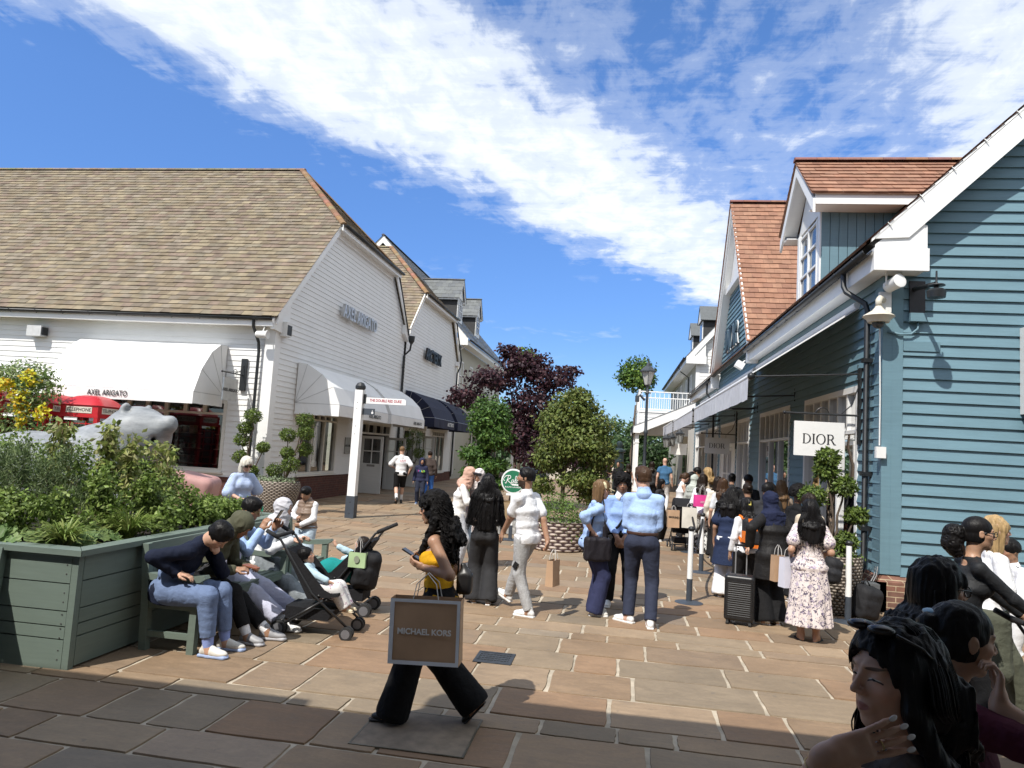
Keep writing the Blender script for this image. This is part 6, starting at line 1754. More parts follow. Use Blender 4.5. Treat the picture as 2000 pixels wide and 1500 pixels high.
def person(label, at, face, H=1.7, fem=False, skin='olive', pose=None, hair=('short', 'black', {}), top=None, bottom=None, shoes=('trainer', (.7, .7, .69)), beard=0, lid=0, socks=None, group=None, res=None, belt=None, extra=None, lip=None):
 P = dict(pose or {}); s_ = H/1.75; f_ = rad(face); c_, n_ = math.cos(f_), math.sin(f_)
 def loc(v): return (c_*v[0]-n_*v[1], n_*v[0]+c_*v[1], v[2])
 for kk in ('armR', 'armL', 'legR', 'legL'):
  if kk in P and P[kk]:
   q_ = P[kk] = dict(P[kk])
   if 'W' in q_: q_['w' if kk[0] == 'a' else 'a'] = tuple(x/s_ for x in loc((q_['W'][0]-at[0], q_['W'][1]-at[1], q_['W'][2]-P.get('z', 0))))
   for z_ in ('hd', 'hn', 'pole'):
    if z_+'W' in q_: q_[z_] = loc(q_[z_+'W'])
 k = Skel(H, fem, P)
 d = camdist(at[0], at[1])
 h = res or max(.0048, d/710*.72)
 hc_ = (hair[0] if isinstance(hair, list) else hair)[1]; hc_ = hc_ if isinstance(hc_, str) else 'black'
 sk = skin_mat(f'skin_{skin}_{beard}_{lid}' + ('_lip' if lip else '')+('_'+hc_ if hc_ in ('white', 'blonde') else ''), SKINS[skin], lip, beard=beard, lid=lid, brow=(.16, .11, .07) if hc_ in ('white', 'blonde') else (.02, .013, .01))
 ob = obj('person', body_mesh(k, h), [sk]); ob.location = (at[0], at[1], P.get('z', 0)); ob.rotation_euler = (0, 0, rad(-face))
 tag(ob, label, 'person', group)
 k.ob = ob; k.h = h
 def ch(nm, me, mat): me.name = nm; return obj(nm, me, [mat], ob)
 if hair and hair[0] != 'bald':
  lst = hair if isinstance(hair, list) else [hair]
  for hs in lst:
   st, hcol, op = hs
   mt = hcol if not isinstance(hcol, str) else hair_mat('hair_'+hcol+('_curl' if st in ('afro', 'curlylong') else ''), HAIRC[hcol], curl=st in ('afro', 'curlylong'))
   nm = {'hijab': 'headscarf', 'hood': 'hood', 'cap': 'cap'}.get(st, 'hair')
   ch(nm, hair_mesh(k, st, max(.0042, h*.8), hash(label) % 97, **op), mt)
 sd = sum(map(ord, label)) % 991
 k.seed = sd
 for i, tp in enumerate(top if isinstance(top, list) else [top] if top else []):
  tp = dict(tp); mt = tp.pop('mat'); nm = tp.pop('name', 'shirt'); ck = tp.pop('collar', False)
  ch(nm, top_mesh(k, h, seed=sd+i*5, **tp), mt)
  if ck: ch('collar', collar_mesh(k, max(.004, h*.7)), mt if ck is True else ck)
 if bottom:
  bt = dict(bottom); mt = bt.pop('mat'); nm = bt.pop('name', 'trousers')
  ch(nm, bottom_mesh(k, h, seed=sd+11, **bt), mt)
 if belt:
  s = k.s; V = Vox(k.pel-.25, k.pel+.3, max(.005, h*.8)); a = k.pel+k.d0*.065*s
  r = (.158*k.w*s+.018, .114*k.w*s+.018); V.ecap(a-k.d0*.018*s, r, a+k.d0*.018*s, r, k.rp, 0, capz=.05); V.cut(a+k.d0*.018*s, k.d0); V.cut(a-k.d0*.018*s, -k.d0)
  ch('belt', V.mesh('belt'), belt)
 if shoes:
  for q in 'RL':
   u, so = shoe(k, q, max(.0045, h*.75), shoes[0])
   um = M('shoe_%.2f_%.2f_%.2f' % shoes[1], shoes[1], .5, .08, 20); so_c = shoes[2] if len(shoes) > 2 else (.66, .65, .63)
   uo = ch('shoe', u, um); s2 = obj('sole', so, [M('sole_%.2f_%.2f_%.2f' % so_c, so_c, .6, .08, 20)], uo)
 if socks:
  for q in 'RL':
   V = Vox(k.an[q]-.15, k.an[q]+.2, max(.005, h*.8)); V.cone(k.an[q], .043*k.s, k.an[q]+(k.kn[q]-k.an[q])*socks[1], .052*k.s, .02); ch('sock', V.mesh('sock'), socks[0])
 if extra: extra(k, ob, ch)
 return k
def hand_world(k, q, off=.085):
 p = k.wr[q]+k.hd[q]['d']*off*k.s
 return k.ob.matrix_basis @ Vector(p) if False else Matrix.Translation(k.ob.location) @ k.ob.rotation_euler.to_matrix().to_4x4() @ Vector(p)
def wpt(k, p):
 return Matrix.Translation(k.ob.location) @ k.ob.rotation_euler.to_matrix().to_4x4() @ Vector(p)
# ---------------------------------------------------------------- foliage
LEAF = MA('leaf', .5, .25, 3, spec=.35, trans_leaf=.28)
BARK = M('bark', (.10, .075, .055), .9, .35, 14, .6, 60)
LK = 1.35
def leaves(blobs, n, size, pal, seed=0, asp=.5, shell=.55, droop=.2, up=.3):
 g = np.random.default_rng(seed); Cs = []; Ns = []
 wt = np.array([(b[2] if len(b) > 2 else 1)*(np.prod(b[1])**(2/3)) for b in blobs]); wt = wt/wt.sum()
 for b, k in zip(blobs, (wt*n).astype(int)+4):
  d = g.standard_normal((k, 3)); d /= np.linalg.norm(d, axis=1)[:, None]
  rr = (shell+(1-shell)*g.random(k))**.7*(1+.10*g.standard_normal(k))
  lump = 1+.14*np.sin(d[:, 0]*5+seed)*np.sin(d[:, 1]*6+seed*2)*np.sin(d[:, 2]*5)+.09*np.sin(d[:, 0]*13+1)*np.sin(d[:, 2]*12+d[:, 1]*9)
  Cs.append(np.array(b[0])+d*np.array(b[1])*(rr*lump)[:, None]); Ns.append(d)
 C = np.concatenate(Cs); N = np.concatenate(Ns); k = len(C)
 nrm_ = N+.9*g.standard_normal((k, 3))+np.array([0, 0, up]); nrm_ /= np.linalg.norm(nrm_, axis=1)[:, None]
 a = g.standard_normal((k, 3)); a[:, 2] -= droop; a += N*.5; a -= nrm_*(a*nrm_).sum(1)[:, None]; a /= np.linalg.norm(a, axis=1)[:, None]+1e-9
 b = np.cross(nrm_, a); L = (size*(.65+.7*g.random(k)))[:, None]; W = L*asp
 V = np.stack([C, C+a*L*.5+b*W*.5-nrm_*L*.06, C+a*L, C+a*L*.5-b*W*.5-nrm_*L*.06], 1).reshape(-1, 3)
 P = np.minimum(.6, np.array(pal)[g.integers(0, len(pal), k)]*LK*(.70+.6*g.random(k))[:, None])
 F = np.arange(4*k).reshape(k, 4)
 return V, F, np.repeat(P, 4, 0)
def leaf_obj(name, parent, data, shift=None, mat=None):
 V, F, c = data
 if parent is not None: V = V-np.array(parent.location)
 return obj(name, np_mesh(name, V, F, False, vcol=c), [mat or LEAF], parent)
GREEN = [(.060, .115, .022), (.045, .095, .020), (.085, .150, .030), (.035, .075, .018)]
BRIGHT = [(.13, .20, .035), (.10, .17, .03), (.16, .23, .05), (.075, .13, .025)]
OLIVE = [(.105, .150, .035), (.085, .125, .030), (.13, .175, .05), (.065, .10, .025)]
PURPLE = [(.030, .014, .020), (.040, .016, .022), (.022, .010, .016), (.055, .022, .026)]
SILVER = [(.19, .24, .14), (.16, .21, .11), (.23, .27, .18)]
def limb(mb, a, b, r0, r1, g, n=5, wob=.06):
 a, b = Vector(a), Vector(b); L = (b-a).length
 pts = [a+(b-a)*i/n+Vector((g.uniform(-1, 1), g.uniform(-1, 1), 0))*wob*L*(0 < i < n)*.5 for i in range(n+1)]
 mb.tube(pts, [r0+(r1-r0)*i/n for i in range(n+1)], 8); return pts
def tree(label, x, y, blobs, n, size, pal, base=0, r=.06, name='tree', seed=1, branch=True, asp=.55, group=None, droop=.2, shell=.45, z0=None):
 t = thing(name, label, 'tree', (x, y, base), 0, group)
 g = random.Random(seed); m = MB(); top = max(b[0][2] for b in blobs)
 sp = limb(m, (x, y, base), (x, y, base+(top-base)*.72), r, r*.45, g)
 if branch:
  for b in blobs: limb(m, sp[min(4, 1+int(4*(b[0][2]-base)/(top-base)*.6))], b[0], r*.42, r*.14, g, 4, .12)
 part('trunk', m, BARK, t, True)
 leaf_obj('crown', t, leaves(blobs, n, size, pal, seed, asp, shell, droop)); return t
def E3(x, y, z, a, b=None, c=None): return ((x, y, z), (a, b or a, c or a))
tree('layered bright green tree in a pot left of the round green sign', -3.9, 21.0, [E3(-3.75, 21, 2.75, .66, .6, .72), E3(-3.55, 20.9, 2.25, .5, .5, .34), E3(-4.15, 21.1, 1.75, .46, .45, .26), E3(-3.6, 21, 1.45, .5, .5, .22), E3(-4.1, 20.9, 1.2, .42, .4, .2), E3(-3.4, 21, .95, .36, .36, .18)], 8500, .115, GREEN, .3, .05, 'cloud_tree', 3)
tree('tall purple-leaved maple between the two green trees', -3.5, 24.5, [E3(-3.3, 24.6, 4.9, .95, .9, .55), E3(-4.3, 24.3, 4.3, 1.0, .8, .42), E3(-2.4, 24.6, 4.4, .95, .8, .45), E3(-5.2, 24.4, 3.65, .75, .6, .42), E3(-2.9, 24.5, 3.5, 1.05, .9, .75), E3(-3.3, 24.6, 2.5, .95, .9, .7), E3(-2.6, 24.2, 1.75, .8, .7, .5), E3(-1.2, 24.6, 2.0, .7, .7, .7), E3(-.6, 24.8, 1.7, .5, .5, .45), E3(-1.75, 24.6, 4.75, .5, .4, .18), E3(-3.9, 24.4, 5.35, .4, .4, .25)], 13000, .12, PURPLE, .2, .07, 'maple_tree', 5, asp=.8, droop=.5, shell=.25)
tree('dense olive-green tree with drooping tiers beside the basket planter', -1.22, 17.0, [E3(-1.05, 17, 3.0, .60, .55, .42), E3(-.65, 17.1, 2.6, .55, .55, .5), E3(-1.4, 16.9, 2.6, .5, .5, .45), E3(-1.0, 16.9, 2.2, .85, .7, .42), E3(-.45, 17, 1.95, .48, .45, .4), E3(-1.55, 17, 1.8, .42, .42, .34), E3(-.75, 16.9, 1.35, .62, .55, .26), E3(-1.75, 17, 1.15, .36, .36, .24), E3(-.5, 17.1, 1.0, .42, .4, .22), E3(-.95, 16.9, 3.3, .3, .3, .2)], 15000, .095, [(.105, .135, .030), (.085, .115, .026), (.13, .16, .042), (.06, .085, .02), (.12, .13, .035)], .55, .055, 'weeping_tree', 7, shell=.3, droop=.6)
tree('white-flowering shrub behind the dense olive-green tree', -1.3, 18.6, [E3(-1.5, 18.6, 2.0, .45), E3(-.7, 18.7, 2.15, .4)], 900, .09, GREEN+[(.45, .46, .36)], .3, .03, 'flowering_shrub', 9)
for lab, x, y, z, r, s in (('clipped ball-headed tree rising above the purple maple', -6.0, 45, 7.55, .95, 4), ('ball-headed tree behind the tall lamp post', 1.05, 46.8, 7.3, 1.22, 6)):
 tree(lab, x, y, [E3(x, y, z, r, r, r*.95), E3(x+r*.4, y, z-.4, r*.7), E3(x-r*.5, y, z-.3, r*.6)], 2600, .24, GREEN+BRIGHT[:1], 0, .12, 'ball_tree', s, False, group='ball-headed trees', shell=.25)
G0 = random.Random(5)
FT = [(-3.2, 66, 4.2, 'low rounded tree at the left of the far end'), (-.8, 70, 5.2, 'tall pale tree at the far end of the street, left of the green post'), (1.6, 64, 5.4, 'broad green tree at the far end, right of the green post'), (4.6, 68, 5.2, 'green tree seen under the verandah roof'), (-7, 68, 5.2, 'green tree at the far end behind the slate-roofed building'), (8.5, 66, 5, 'green tree at the far right behind the white house'), (.4, 58, 2.6, 'dark evergreen bush behind the green post'), (3.0, 56, 2.4, 'dark bush behind the verandah posts'), (-11, 70, 6, 'green tree at the far left end of the street')]
for i, (x, y, h, lab) in enumerate(FT):
 bl = [E3(x+G0.uniform(-1.2, 1.2), y+G0.uniform(-1, 1), h*(.35+.55*k/6), G0.uniform(1.0, 1.7), None, G0.uniform(.7, 1.1)) for k in range(7)]
 tree(lab, x, y, bl, 3000, .34, [(.055, .10, .035), (.075, .125, .045), (.045, .085, .03), (.10, .14, .06)] if i < 6 or i > 7 else [(.025, .05, .018), (.035, .065, .02)], 0, .14, 'far_tree' if h > 3 else 'bush', 20+i, False, group='trees closing the end of the street', shell=.2)
hd = MB()
tag(leaf_obj('woodland', None, leaves([E3(x, 92+G0.uniform(-4, 6), G0.uniform(1.5, 3), 5, 3, G0.uniform(2.6, 4.2)) for x in range(-70, 75, 7)], 9000, 1.0, [(.05, .085, .04), (.065, .105, .05), (.04, .07, .035)], 77, shell=.2)), 'far-off belt of green woodland beyond the street', 'woodland', kind='stuff')
# ---- topiary in wicker pots
WICK = None
def wicker(name, a, b, row=.035, wv=.05):
 m = bpy.data.materials.new(name); t = NT(m)
 sp = t.n.new('ShaderNodeSeparateXYZ'); t.l.new(t.coord(), sp.inputs[0])
 th = t.math('ARCTAN2', sp.outputs[1], sp.outputs[0]); r = t.math('DIVIDE', sp.outputs[2], row)
 k = t.math('FLOOR', r); ph = t.math('MULTIPLY', t.math('MODULO', k, 2), math.pi)
 s = t.math('SINE', t.math('ADD', t.math('MULTIPLY', th, wv), ph)); fr = t.math('SUBTRACT', r, k)
 h = t.math('MULTIPLY', t.math('SINE', t.math('MULTIPLY', fr, math.pi)), t.math('MULTIPLY_ADD', s, .5, .6))
 n = t.noise(t.coord(), 25, 4)
 c = t.mix(t.ramp(t.math('MULTIPLY', h, t.math('ADD', n, .45)), [(.10, 0.), (.55, 1.)]), a, b)
 t.out(c, .75, t.bump(h, .9, .02), 0, .25); return m
W_GREY = wicker('wicker_grey', (.055, .045, .035), (.36, .31, .26), .040, 26); W_PURP = wicker('wicker_purple', (.055, .030, .032), (.50, .42, .36), .062, 16)
SOIL = M('soil', (.03, .022, .016), .95, .4, 20, .6, 50)
def pot(label, x, y, prof, mat, cover=SILVER, dome=.16, n=900, size=.05, group=None, cat='planter', shape='cover_plants'):
 t = thing('wicker_planter', label, cat, (x, y, 0), 0, group); rt, zt = prof[-1]
 m = MB(); m.lathe([*prof, (rt-.03, zt), (rt-.05, zt-.06)], (x, y, 0), 40); part('basket', m, mat, t, 'auto')
 m = MB(); m.lathe([(rt-.04, zt-.08), (.01, zt-.05)], (x, y, 0), 24); part('soil', m, SOIL, t)
 if cover: leaf_obj(shape, t, leaves([E3(x, y, zt-.02, rt*.98, rt*.98, dome)], n, size, cover, int(x*10) % 50+3, .6, .5));
 return t
def topiary(label, x, y, z0, balls, seed, group=None):
 t = thing('topiary', label, 'topiary', (x, y, z0), 0, group); g = random.Random(seed); m = MB()
 for bx, by, bz, r in balls: limb(m, (x+g.uniform(-.05, .05), y+g.uniform(-.05, .05), z0), (bx, by, bz), .022, .012, g, 5, .07)
 part('stem', m, BARK, t, True)
 for i, (bx, by, bz, r) in enumerate(balls): leaf_obj('leaf_ball', t, leaves([E3(bx, by, bz, r, r, r*.82)], 900, .055, [(.085, .125, .022), (.065, .10, .018), (.11, .15, .03), (.04, .065, .014)], seed*7+i, .5, .72))
GP = [(.30, 0), (.36, .03), (.47, .28), (.54, .56), (.55, .72), (.52, .80)]
pot('broad grey wicker planter with silver ground cover under the shop gable window', -8.48, 17.45, GP, W_GREY, group='grey wicker planters')
pot('narrower grey wicker planter behind the woman in stripes, beside the downpipe', -9.35, 17.75, [(r*.85, z*.97) for r, z in GP], W_GREY, group='grey wicker planters')
topiary('cloud-pruned topiary on twisting stems in front of the gable window', -8.4, 17.45, .78, [(-7.88, 17.4, 2.36, .22), (-7.80, 17.3, 2.05, .20), (-8.36, 17.5, 1.98, .20), (-7.92, 17.6, 1.64, .19), (-8.28, 17.4, 1.52, .17), (-8.12, 17.3, 1.24, .22), (-8.58, 17.4, 1.05, .21)], 2)
topiary('cloud-pruned topiary against the barn downpipe and corner board', -9.45, 17.75, .76, [(-9.48, 17.7, 2.42, .22), (-9.66, 17.7, 2.10, .17), (-9.74, 17.75, 1.78, .19), (-9.12, 17.7, 1.62, .16), (-9.72, 17.7, 1.34, .19), (-9.38, 17.7, .98, .17)], 3)
topiary('dark cloud-pruned topiary in shade by the second barn doors', -8.9, 30.6, .6, [(-8.75, 30.5, 2.25, .42), (-9.2, 30.6, 1.85, .32), (-8.5, 30.5, 1.55, .26)], 4)
pot('grey wicker planter at the blue shop corner holding the cloud-pruned topiary', 3.02, 10.55, [(r*.62, z*.98) for r, z in GP], W_GREY, OLIVE, group=None)
topiary('cloud-pruned topiary in front of the near hanging sign', 3.0, 10.55, .70, [(2.88, 10.5, 2.10, .145), (2.88, 10.55, 1.92, .15), (3.10, 10.5, 1.72, .155), (2.68, 10.45, 1.56, .165), (3.27, 10.5, 1.33, .13), (3.12, 10.45, .98, .14)], 5)
pot('purple and cream woven basket with a clipped green dome', -1.10, 14.75, [(.50, 0), (.54, .04), (.54, .35), (.56, .58)], W_PURP, [(.085, .14, .03), (.065, .11, .022), (.11, .17, .04)], .58, 4200, .045, shape='clipped_dome')
pot('purple woven basket planter at the foot of the layered green tree', -3.85, 20.9, [(.45, 0), (.48, .3), (.5, .62)], W_PURP, BRIGHT, .3, 1400, .06)
# ---- the big timber planter and its plants
GRN = painted('sage_paint', (.135, .172, .145), .55, .10)
def planter():
 t = thing('timber_planter', 'large sage-green boarded planter full of herbs and shrubs in the left foreground', 'planter', (-4.2, 5.3, 0))
 X0, X1, Y0, Y1, H = -15, -4.2, 5.3, 8.9, .94; g = random.Random(3); m = MB(); hs = [0, .235, .335, .455, .67, .895]
 for i in range(5):
  z0, z1 = hs[i]+.006, hs[i+1]-.004
  m.b2((X0, Y0+g.uniform(0, .004), z0), (X1-.062, Y0+.04, z1)); m.b2((X1-.04+g.uniform(0, .004), Y0+.065, z0+.02), (X1, Y1, z1+.02));
 m.b2((X0, Y1-.04, 0), (X1-.045, Y1, .9)); m.b2((X1-.061, Y0+.004, 0), (X1-.003, Y0+.064, .90)); part('side_boards', m, GRN, t)
 m = MB(); m.prism([(X0, Y0-.05, H-.04), (X1+.05, Y0-.05, H-.04), (X1-.10, Y0+.12, H-.04), (X0, Y0+.12, H-.04)], (0, 0, .045))
 m.prism([(X1+.052, Y0-.045, H-.04), (X1+.055, Y1+.05, H-.04), (X1-.10, Y1-.1, H-.04), (X1-.098, Y0+.125, H-.04)], (0, 0, .046)); m.b2((X0, Y1-.1, H-.04), (X1-.11, Y1+.05, H)); part('rim', m, GRN, t)
 m = MB(); m.b2((X0, Y0+.05, .4), (X1-.05, Y1-.05, .86)); part('soil', m, SOIL, t)
 m = MB()
 for i in range(5):
  for dz in (.06, -.06): m.sphere((X1-.10, Y0-.001, (hs[i]+hs[i+1])/2+dz*.6), (.007, .003, .007), 6, 4)
 part('screw_head', m, M('steel_dark', (.06, .06, .055), .5), t)
planter()
def plant(kind, label, x, y, h, w, seed, z=.86, name=None):
 g = np.random.default_rng(seed); t = thing(name or {'r': 'rosemary_bush', 'b': 'leafy_shrub', 'm': 'broadleaf_plant', 'g': 'ornamental_grass', 's': 'tall_stem_plant'}[kind], label, 'plant', (x, y, z))
 if kind == 'g':
  k = 210; az = g.random(k)*6.283; L = h*(.6+.5*g.random(k)); sp = w*(.3+.8*g.random(k)); Vs = []; n = 5
  for i in range(n+1):
   u = i/n; r = sp*u**1.6; zz = L*(u-.42*u**2.6*(.5+sp/w)); wd = .010*(1-u)**.6+.0008
   p = np.stack([x+.06*g.standard_normal(k)*0+np.cos(az)*(r+.03), y+np.sin(az)*(r+.03), z+zz], 1); q = np.stack([-np.sin(az), np.cos(az), 0*az], 1)*wd
   Vs.append(p-q); Vs.append(p+q)
  V = np.stack(Vs, 1); F = np.array([[2*i, 2*i+1, 2*i+3, 2*i+2] for i in range(n)]); F = (F[None]+(np.arange(k)*2*(n+1))[:, None, None]).reshape(-1, 4)
  P = np.array([(.20, .27, .06), (.15, .22, .045), (.26, .30, .09)])[g.integers(0, 3, k)]; o = leaf_obj('blades', t, (V.reshape(-1, 3), F, np.repeat(P, 2*(n+1), 0))); return
 if kind == 'm':
  k = 34; Vs = []; Fs = []; Cs = []; o = 0
  for i in range(k):
   a = g.random()*6.283; r = w*math.sqrt(g.random()); c = np.array([x+r*math.cos(a), y+r*math.sin(a), z+h*(1-.6*(r/w)**2)*(.6+.5*g.random())]); R = .075*(.7+.6*g.random())
   nn = nrm([math.cos(a)*.6+g.normal()*.25, math.sin(a)*.6+g.normal()*.25-.25, 1]); u = nrm(np.cross(nn, [.3, .9, .1])); v = np.cross(nn, u)
   rim = [c+(u*math.cos(q)+v*math.sin(q))*R*(1+.16*math.cos(q*7))+nn*R*.22*math.cos(q*7+1)*.5 for q in np.linspace(0, 6.283, 29)[:-1]]
   Vs += [c-nn*R*.25]+rim; Fs += [(o, o+1+j, o+1+(j+1) % 28) for j in range(28)]; cc = np.array([(.17, .25, .085), (.13, .21, .07), (.20, .28, .10)][int(g.integers(0, 3))]); Cs += [cc*.8]+[cc]*28; o += 29
  V = np.array(Vs)-np.array(t.location); obj('leaves', np_mesh('leaves', V, np.array(Fs), True, vcol=np.array(Cs)), [LEAF], t); return
 m = MB(); gr = random.Random(seed)
 if kind == 's':
  bl = []
  for i in range(3):
   tx, ty = x+gr.uniform(-w, w), y+gr.uniform(-w, w); hh = h*gr.uniform(.8, 1); limb(m, (x, y, z), (tx, ty, z+hh), .008, .004, gr, 5, .05)
   bl += [E3(tx+gr.uniform(-.03, .03), ty, z+hh*q, .085+.03*gr.random(), None, .10) for q in (.98, .82, .66, .5)]
  part('stem', m, M('stem_tan', (.20, .15, .08), .8), t); leaf_obj('leaves', t, leaves(bl, 420, .075, [(.17, .20, .05), (.20, .21, .07), (.12, .16, .04), (.25, .24, .11)], seed, .55, .2, 1.2)); return
 bl = [E3(x+gr.uniform(-w, w)*.6, y+gr.uniform(-w, w)*.6, z+h*q, w*(.75-.35*q), None, h*.28) for q in (.25, .45, .62, .78, .9)]
 if kind == 'r': D = leaves(bl, 2300, .060, [(.085, .125, .045), (.11, .15, .06), (.065, .10, .035), (.14, .175, .08)], seed, .16, .1, -1.3, .1)
 else: D = leaves(bl, 1900, .046, [(.10, .15, .028), (.13, .19, .038), (.075, .115, .022), (.17, .22, .06)], seed, .62, .2)
 leaf_obj('foliage', t, D); m = MB()
 for i in range(3): limb(m, (x, y, z), (x+gr.uniform(-w, w)*.6, y+gr.uniform(-w, w)*.6, z+h*.7), .008, .003, gr, 4, .08)
 part('stem', m, BARK, t)
gp = random.Random(12)
PL = [('g', -4.62, 5.62, .42, .34), ('m', -4.95, 5.55, .16, .26), ('m', -5.35, 5.55, .20, .3), ('g', -4.55, 6.35, .48, .36), ('m', -4.65, 6.0, .15, .22), ('b', -5.0, 5.95, .42, .30), ('b', -5.55, 5.9, .40, .30), ('b', -5.9, 5.6, .30, .25), ('r', -5.3, 6.35, .78, .28), ('r', -5.9, 6.4, .80, .30), ('b', -4.9, 6.5, .62, .30), ('b', -4.65, 6.9, .55, .30), ('b', -4.6, 7.4, .42, .34), ('b', -4.7, 7.95, .30, .34), ('b', -4.75, 8.45, .26, .32), ('r', -5.45, 7.1, .80, .30), ('b', -5.3, 7.6, .72, .36), ('b', -5.5, 8.3, .55, .40), ('s', -5.05, 6.95, 1.0, .16), ('s', -5.35, 6.9, 1.12, .14), ('s', -5.75, 6.85, 1.05, .14), ('s', -5.1, 7.6, .95, .18), ('s', -6.3, 6.4, .9, .12), ('r', -6.5, 6.9, .75, .32), ('b', -6.5, 6.0, .55, .36), ('m', -5.9, 5.5, .22, .28), ('b', -6.2, 7.8, .8, .42), ('b', -7.1, 7.2, .8, .44), ('r', -6.9, 6.3, .7, .3), ('s', -6.9, 6.1, 1.05, .16), ('b', -7.5, 6.4, .7, .4), ('b', -7.2, 8.2, .85, .42)]
NM = {'r': ('upright grey-green rosemary', 'feathery rosemary'), 'b': ('small-leaved bright shrub', 'rounded leafy shrub'), 'm': ('scallop-leaved lime plant',), 'g': ('arching grassy tuft',), 's': ('tall stems with drooping leaves',)}
def near_word(x, y):
 a = 'at the planter front rim' if y < 5.8 else 'in the planter middle' if y < 7 else 'at the planter back'
 return a
for i, (k, x, y, h, w_) in enumerate(PL):
 D_ = x*7.19/y
 o_ = sum(1 for q in PL if q[0] == k and q[1]/q[2] < x/y)+1; tot = sum(1 for q in PL if q[0] == k)
 od = ['leftmost', 'second', 'third', 'fourth', 'fifth', 'sixth', 'seventh', 'eighth', 'ninth', 'tenth', 'eleventh', 'twelfth', 'thirteenth', 'fourteenth', 'fifteenth', 'sixteenth'][min(o_-1, 15)]
 plant(k, '%s %s, %s of its kind from left' % (NM[k][i % len(NM[k])], near_word(x, y), od), x, y, h, w_, 100+i)
# ---- floral display over the telephone boxes
def flowers():
 t = thing('floral_arch', 'mass of yellow flowers and greenery spilling over the red telephone boxes', 'flower display', (-14.2, 15.6, 0))
 bl = [E3(-14.1, 15.4, 3.0, .75, .5, .42), E3(-13.7, 15.3, 2.65, .55, .4, .4), E3(-15.0, 15.5, 2.95, .6, .5, .35), E3(-13.8, 15.1, 2.2, .35, .3, .55), E3(-14.5, 15.0, 1.7, .5, .4, .7), E3(-13.1, 15.0, 1.5, .4, .3, .6), E3(-12.9, 15.0, 1.0, .8, .5, .5), E3(-15.2, 15.0, 1.3, .6, .4, .6)]
 leaf_obj('greenery', t, leaves(bl, 6500, .11, [(.10, .16, .04), (.16, .21, .07), (.06, .11, .03), (.25, .29, .15)], 51, .4, .3, .6))
 bl = [E3(-14.35, 15.0, 2.75, .28, .15, .16), E3(-13.75, 14.95, 2.2, .16, .12, .5), E3(-13.7, 15.0, 2.95, .2, .15, .2), E3(-14.75, 15.0, 2.75, .2, .15, .15), E3(-13.2, 14.9, 2.15, .15, .12, .2), E3(-13.9, 14.9, 2.45, .2, .1, .2)]
 leaf_obj('blossom', t, leaves(bl, 700, .085, [(.62, .42, .02), (.68, .50, .04), (.60, .30, .02)], 52, .9, .5))
flowers()
# ---------------------------------------------------------------- the people
BLK = cloth('black', (.010, .010, .011)); BLK2 = cloth('soft_black', (.018, .017, .018)); CHAR = cloth('charcoal', (.030, .030, .032))
SKY = cloth('pale_blue_cotton', (.33, .46, .72)); SKY2 = cloth('blue_cotton', (.27, .40, .70)); NAVY = cloth('navy', (.022, .026, .060)); NAVY2 = cloth('navy_chino', (.030, .036, .062))
WHT = cloth('white_cotton', (.72, .72, .73)); CRM = cloth('cream', (.60, .55, .47)); BEI = cloth('beige', (.50, .42, .32)); GRY = cloth('grey_marl', (.36, .36, .36), var=.2, scale=60)
PALEJ = cloth('pale_denim', (.40, .48, .55), var=.25); DEN = cloth('denim', (.10, .15, .25), var=.25); LGT = cloth('light_grey', (.50, .51, .54))
WSH = (.72, .72, .71); DKS = (.02, .02, .02); GRS = (.30, .30, .31)
hng = lambda sg, x=.0, y=.0, z=0: None
PHONE = M('phone_black', (.012, .012, .014), .25, .2)
def slab(ch, nm, c, M3, d, mat, r=.004):
 V = Vox(np.array(c)-max(d), np.array(c)+max(d), max(.003, min(d)/2.2)); V.rbox(c, V3(*d)/2, M3, min(r, min(d)/2.1), 0); return ch(nm, V.mesh(nm, 0), mat)
def phone_in(q, tilt=-35, dz=.02, off=.10, nm='phone', mat=None, yaw=0):
 def f(k, ob, ch):
  p = (k.wr['R']+k.hd['R']['d']*off*k.s+k.wr['L']+k.hd['L']['d']*off*k.s)/2 if q == 'B' else k.wr[q]+k.hd[q]['d']*off*k.s-k.hd[q]['n']*(-.022)
  m = MB(); m.box(p+V3(0, .01, dz), (.072, .150, .010), Matrix.Rotation(rad(yaw), 3, 'Z') @ Matrix.Rotation(rad(tilt), 3, 'X')); ch(nm, m.mesh(nm), mat or PHONE)
 return f
def strap_tube(ch, pts, r, mat, nm='strap'):
 m = MB(); m.tube(pts, r, 6); return ch(nm, m.mesh(nm, True), mat)
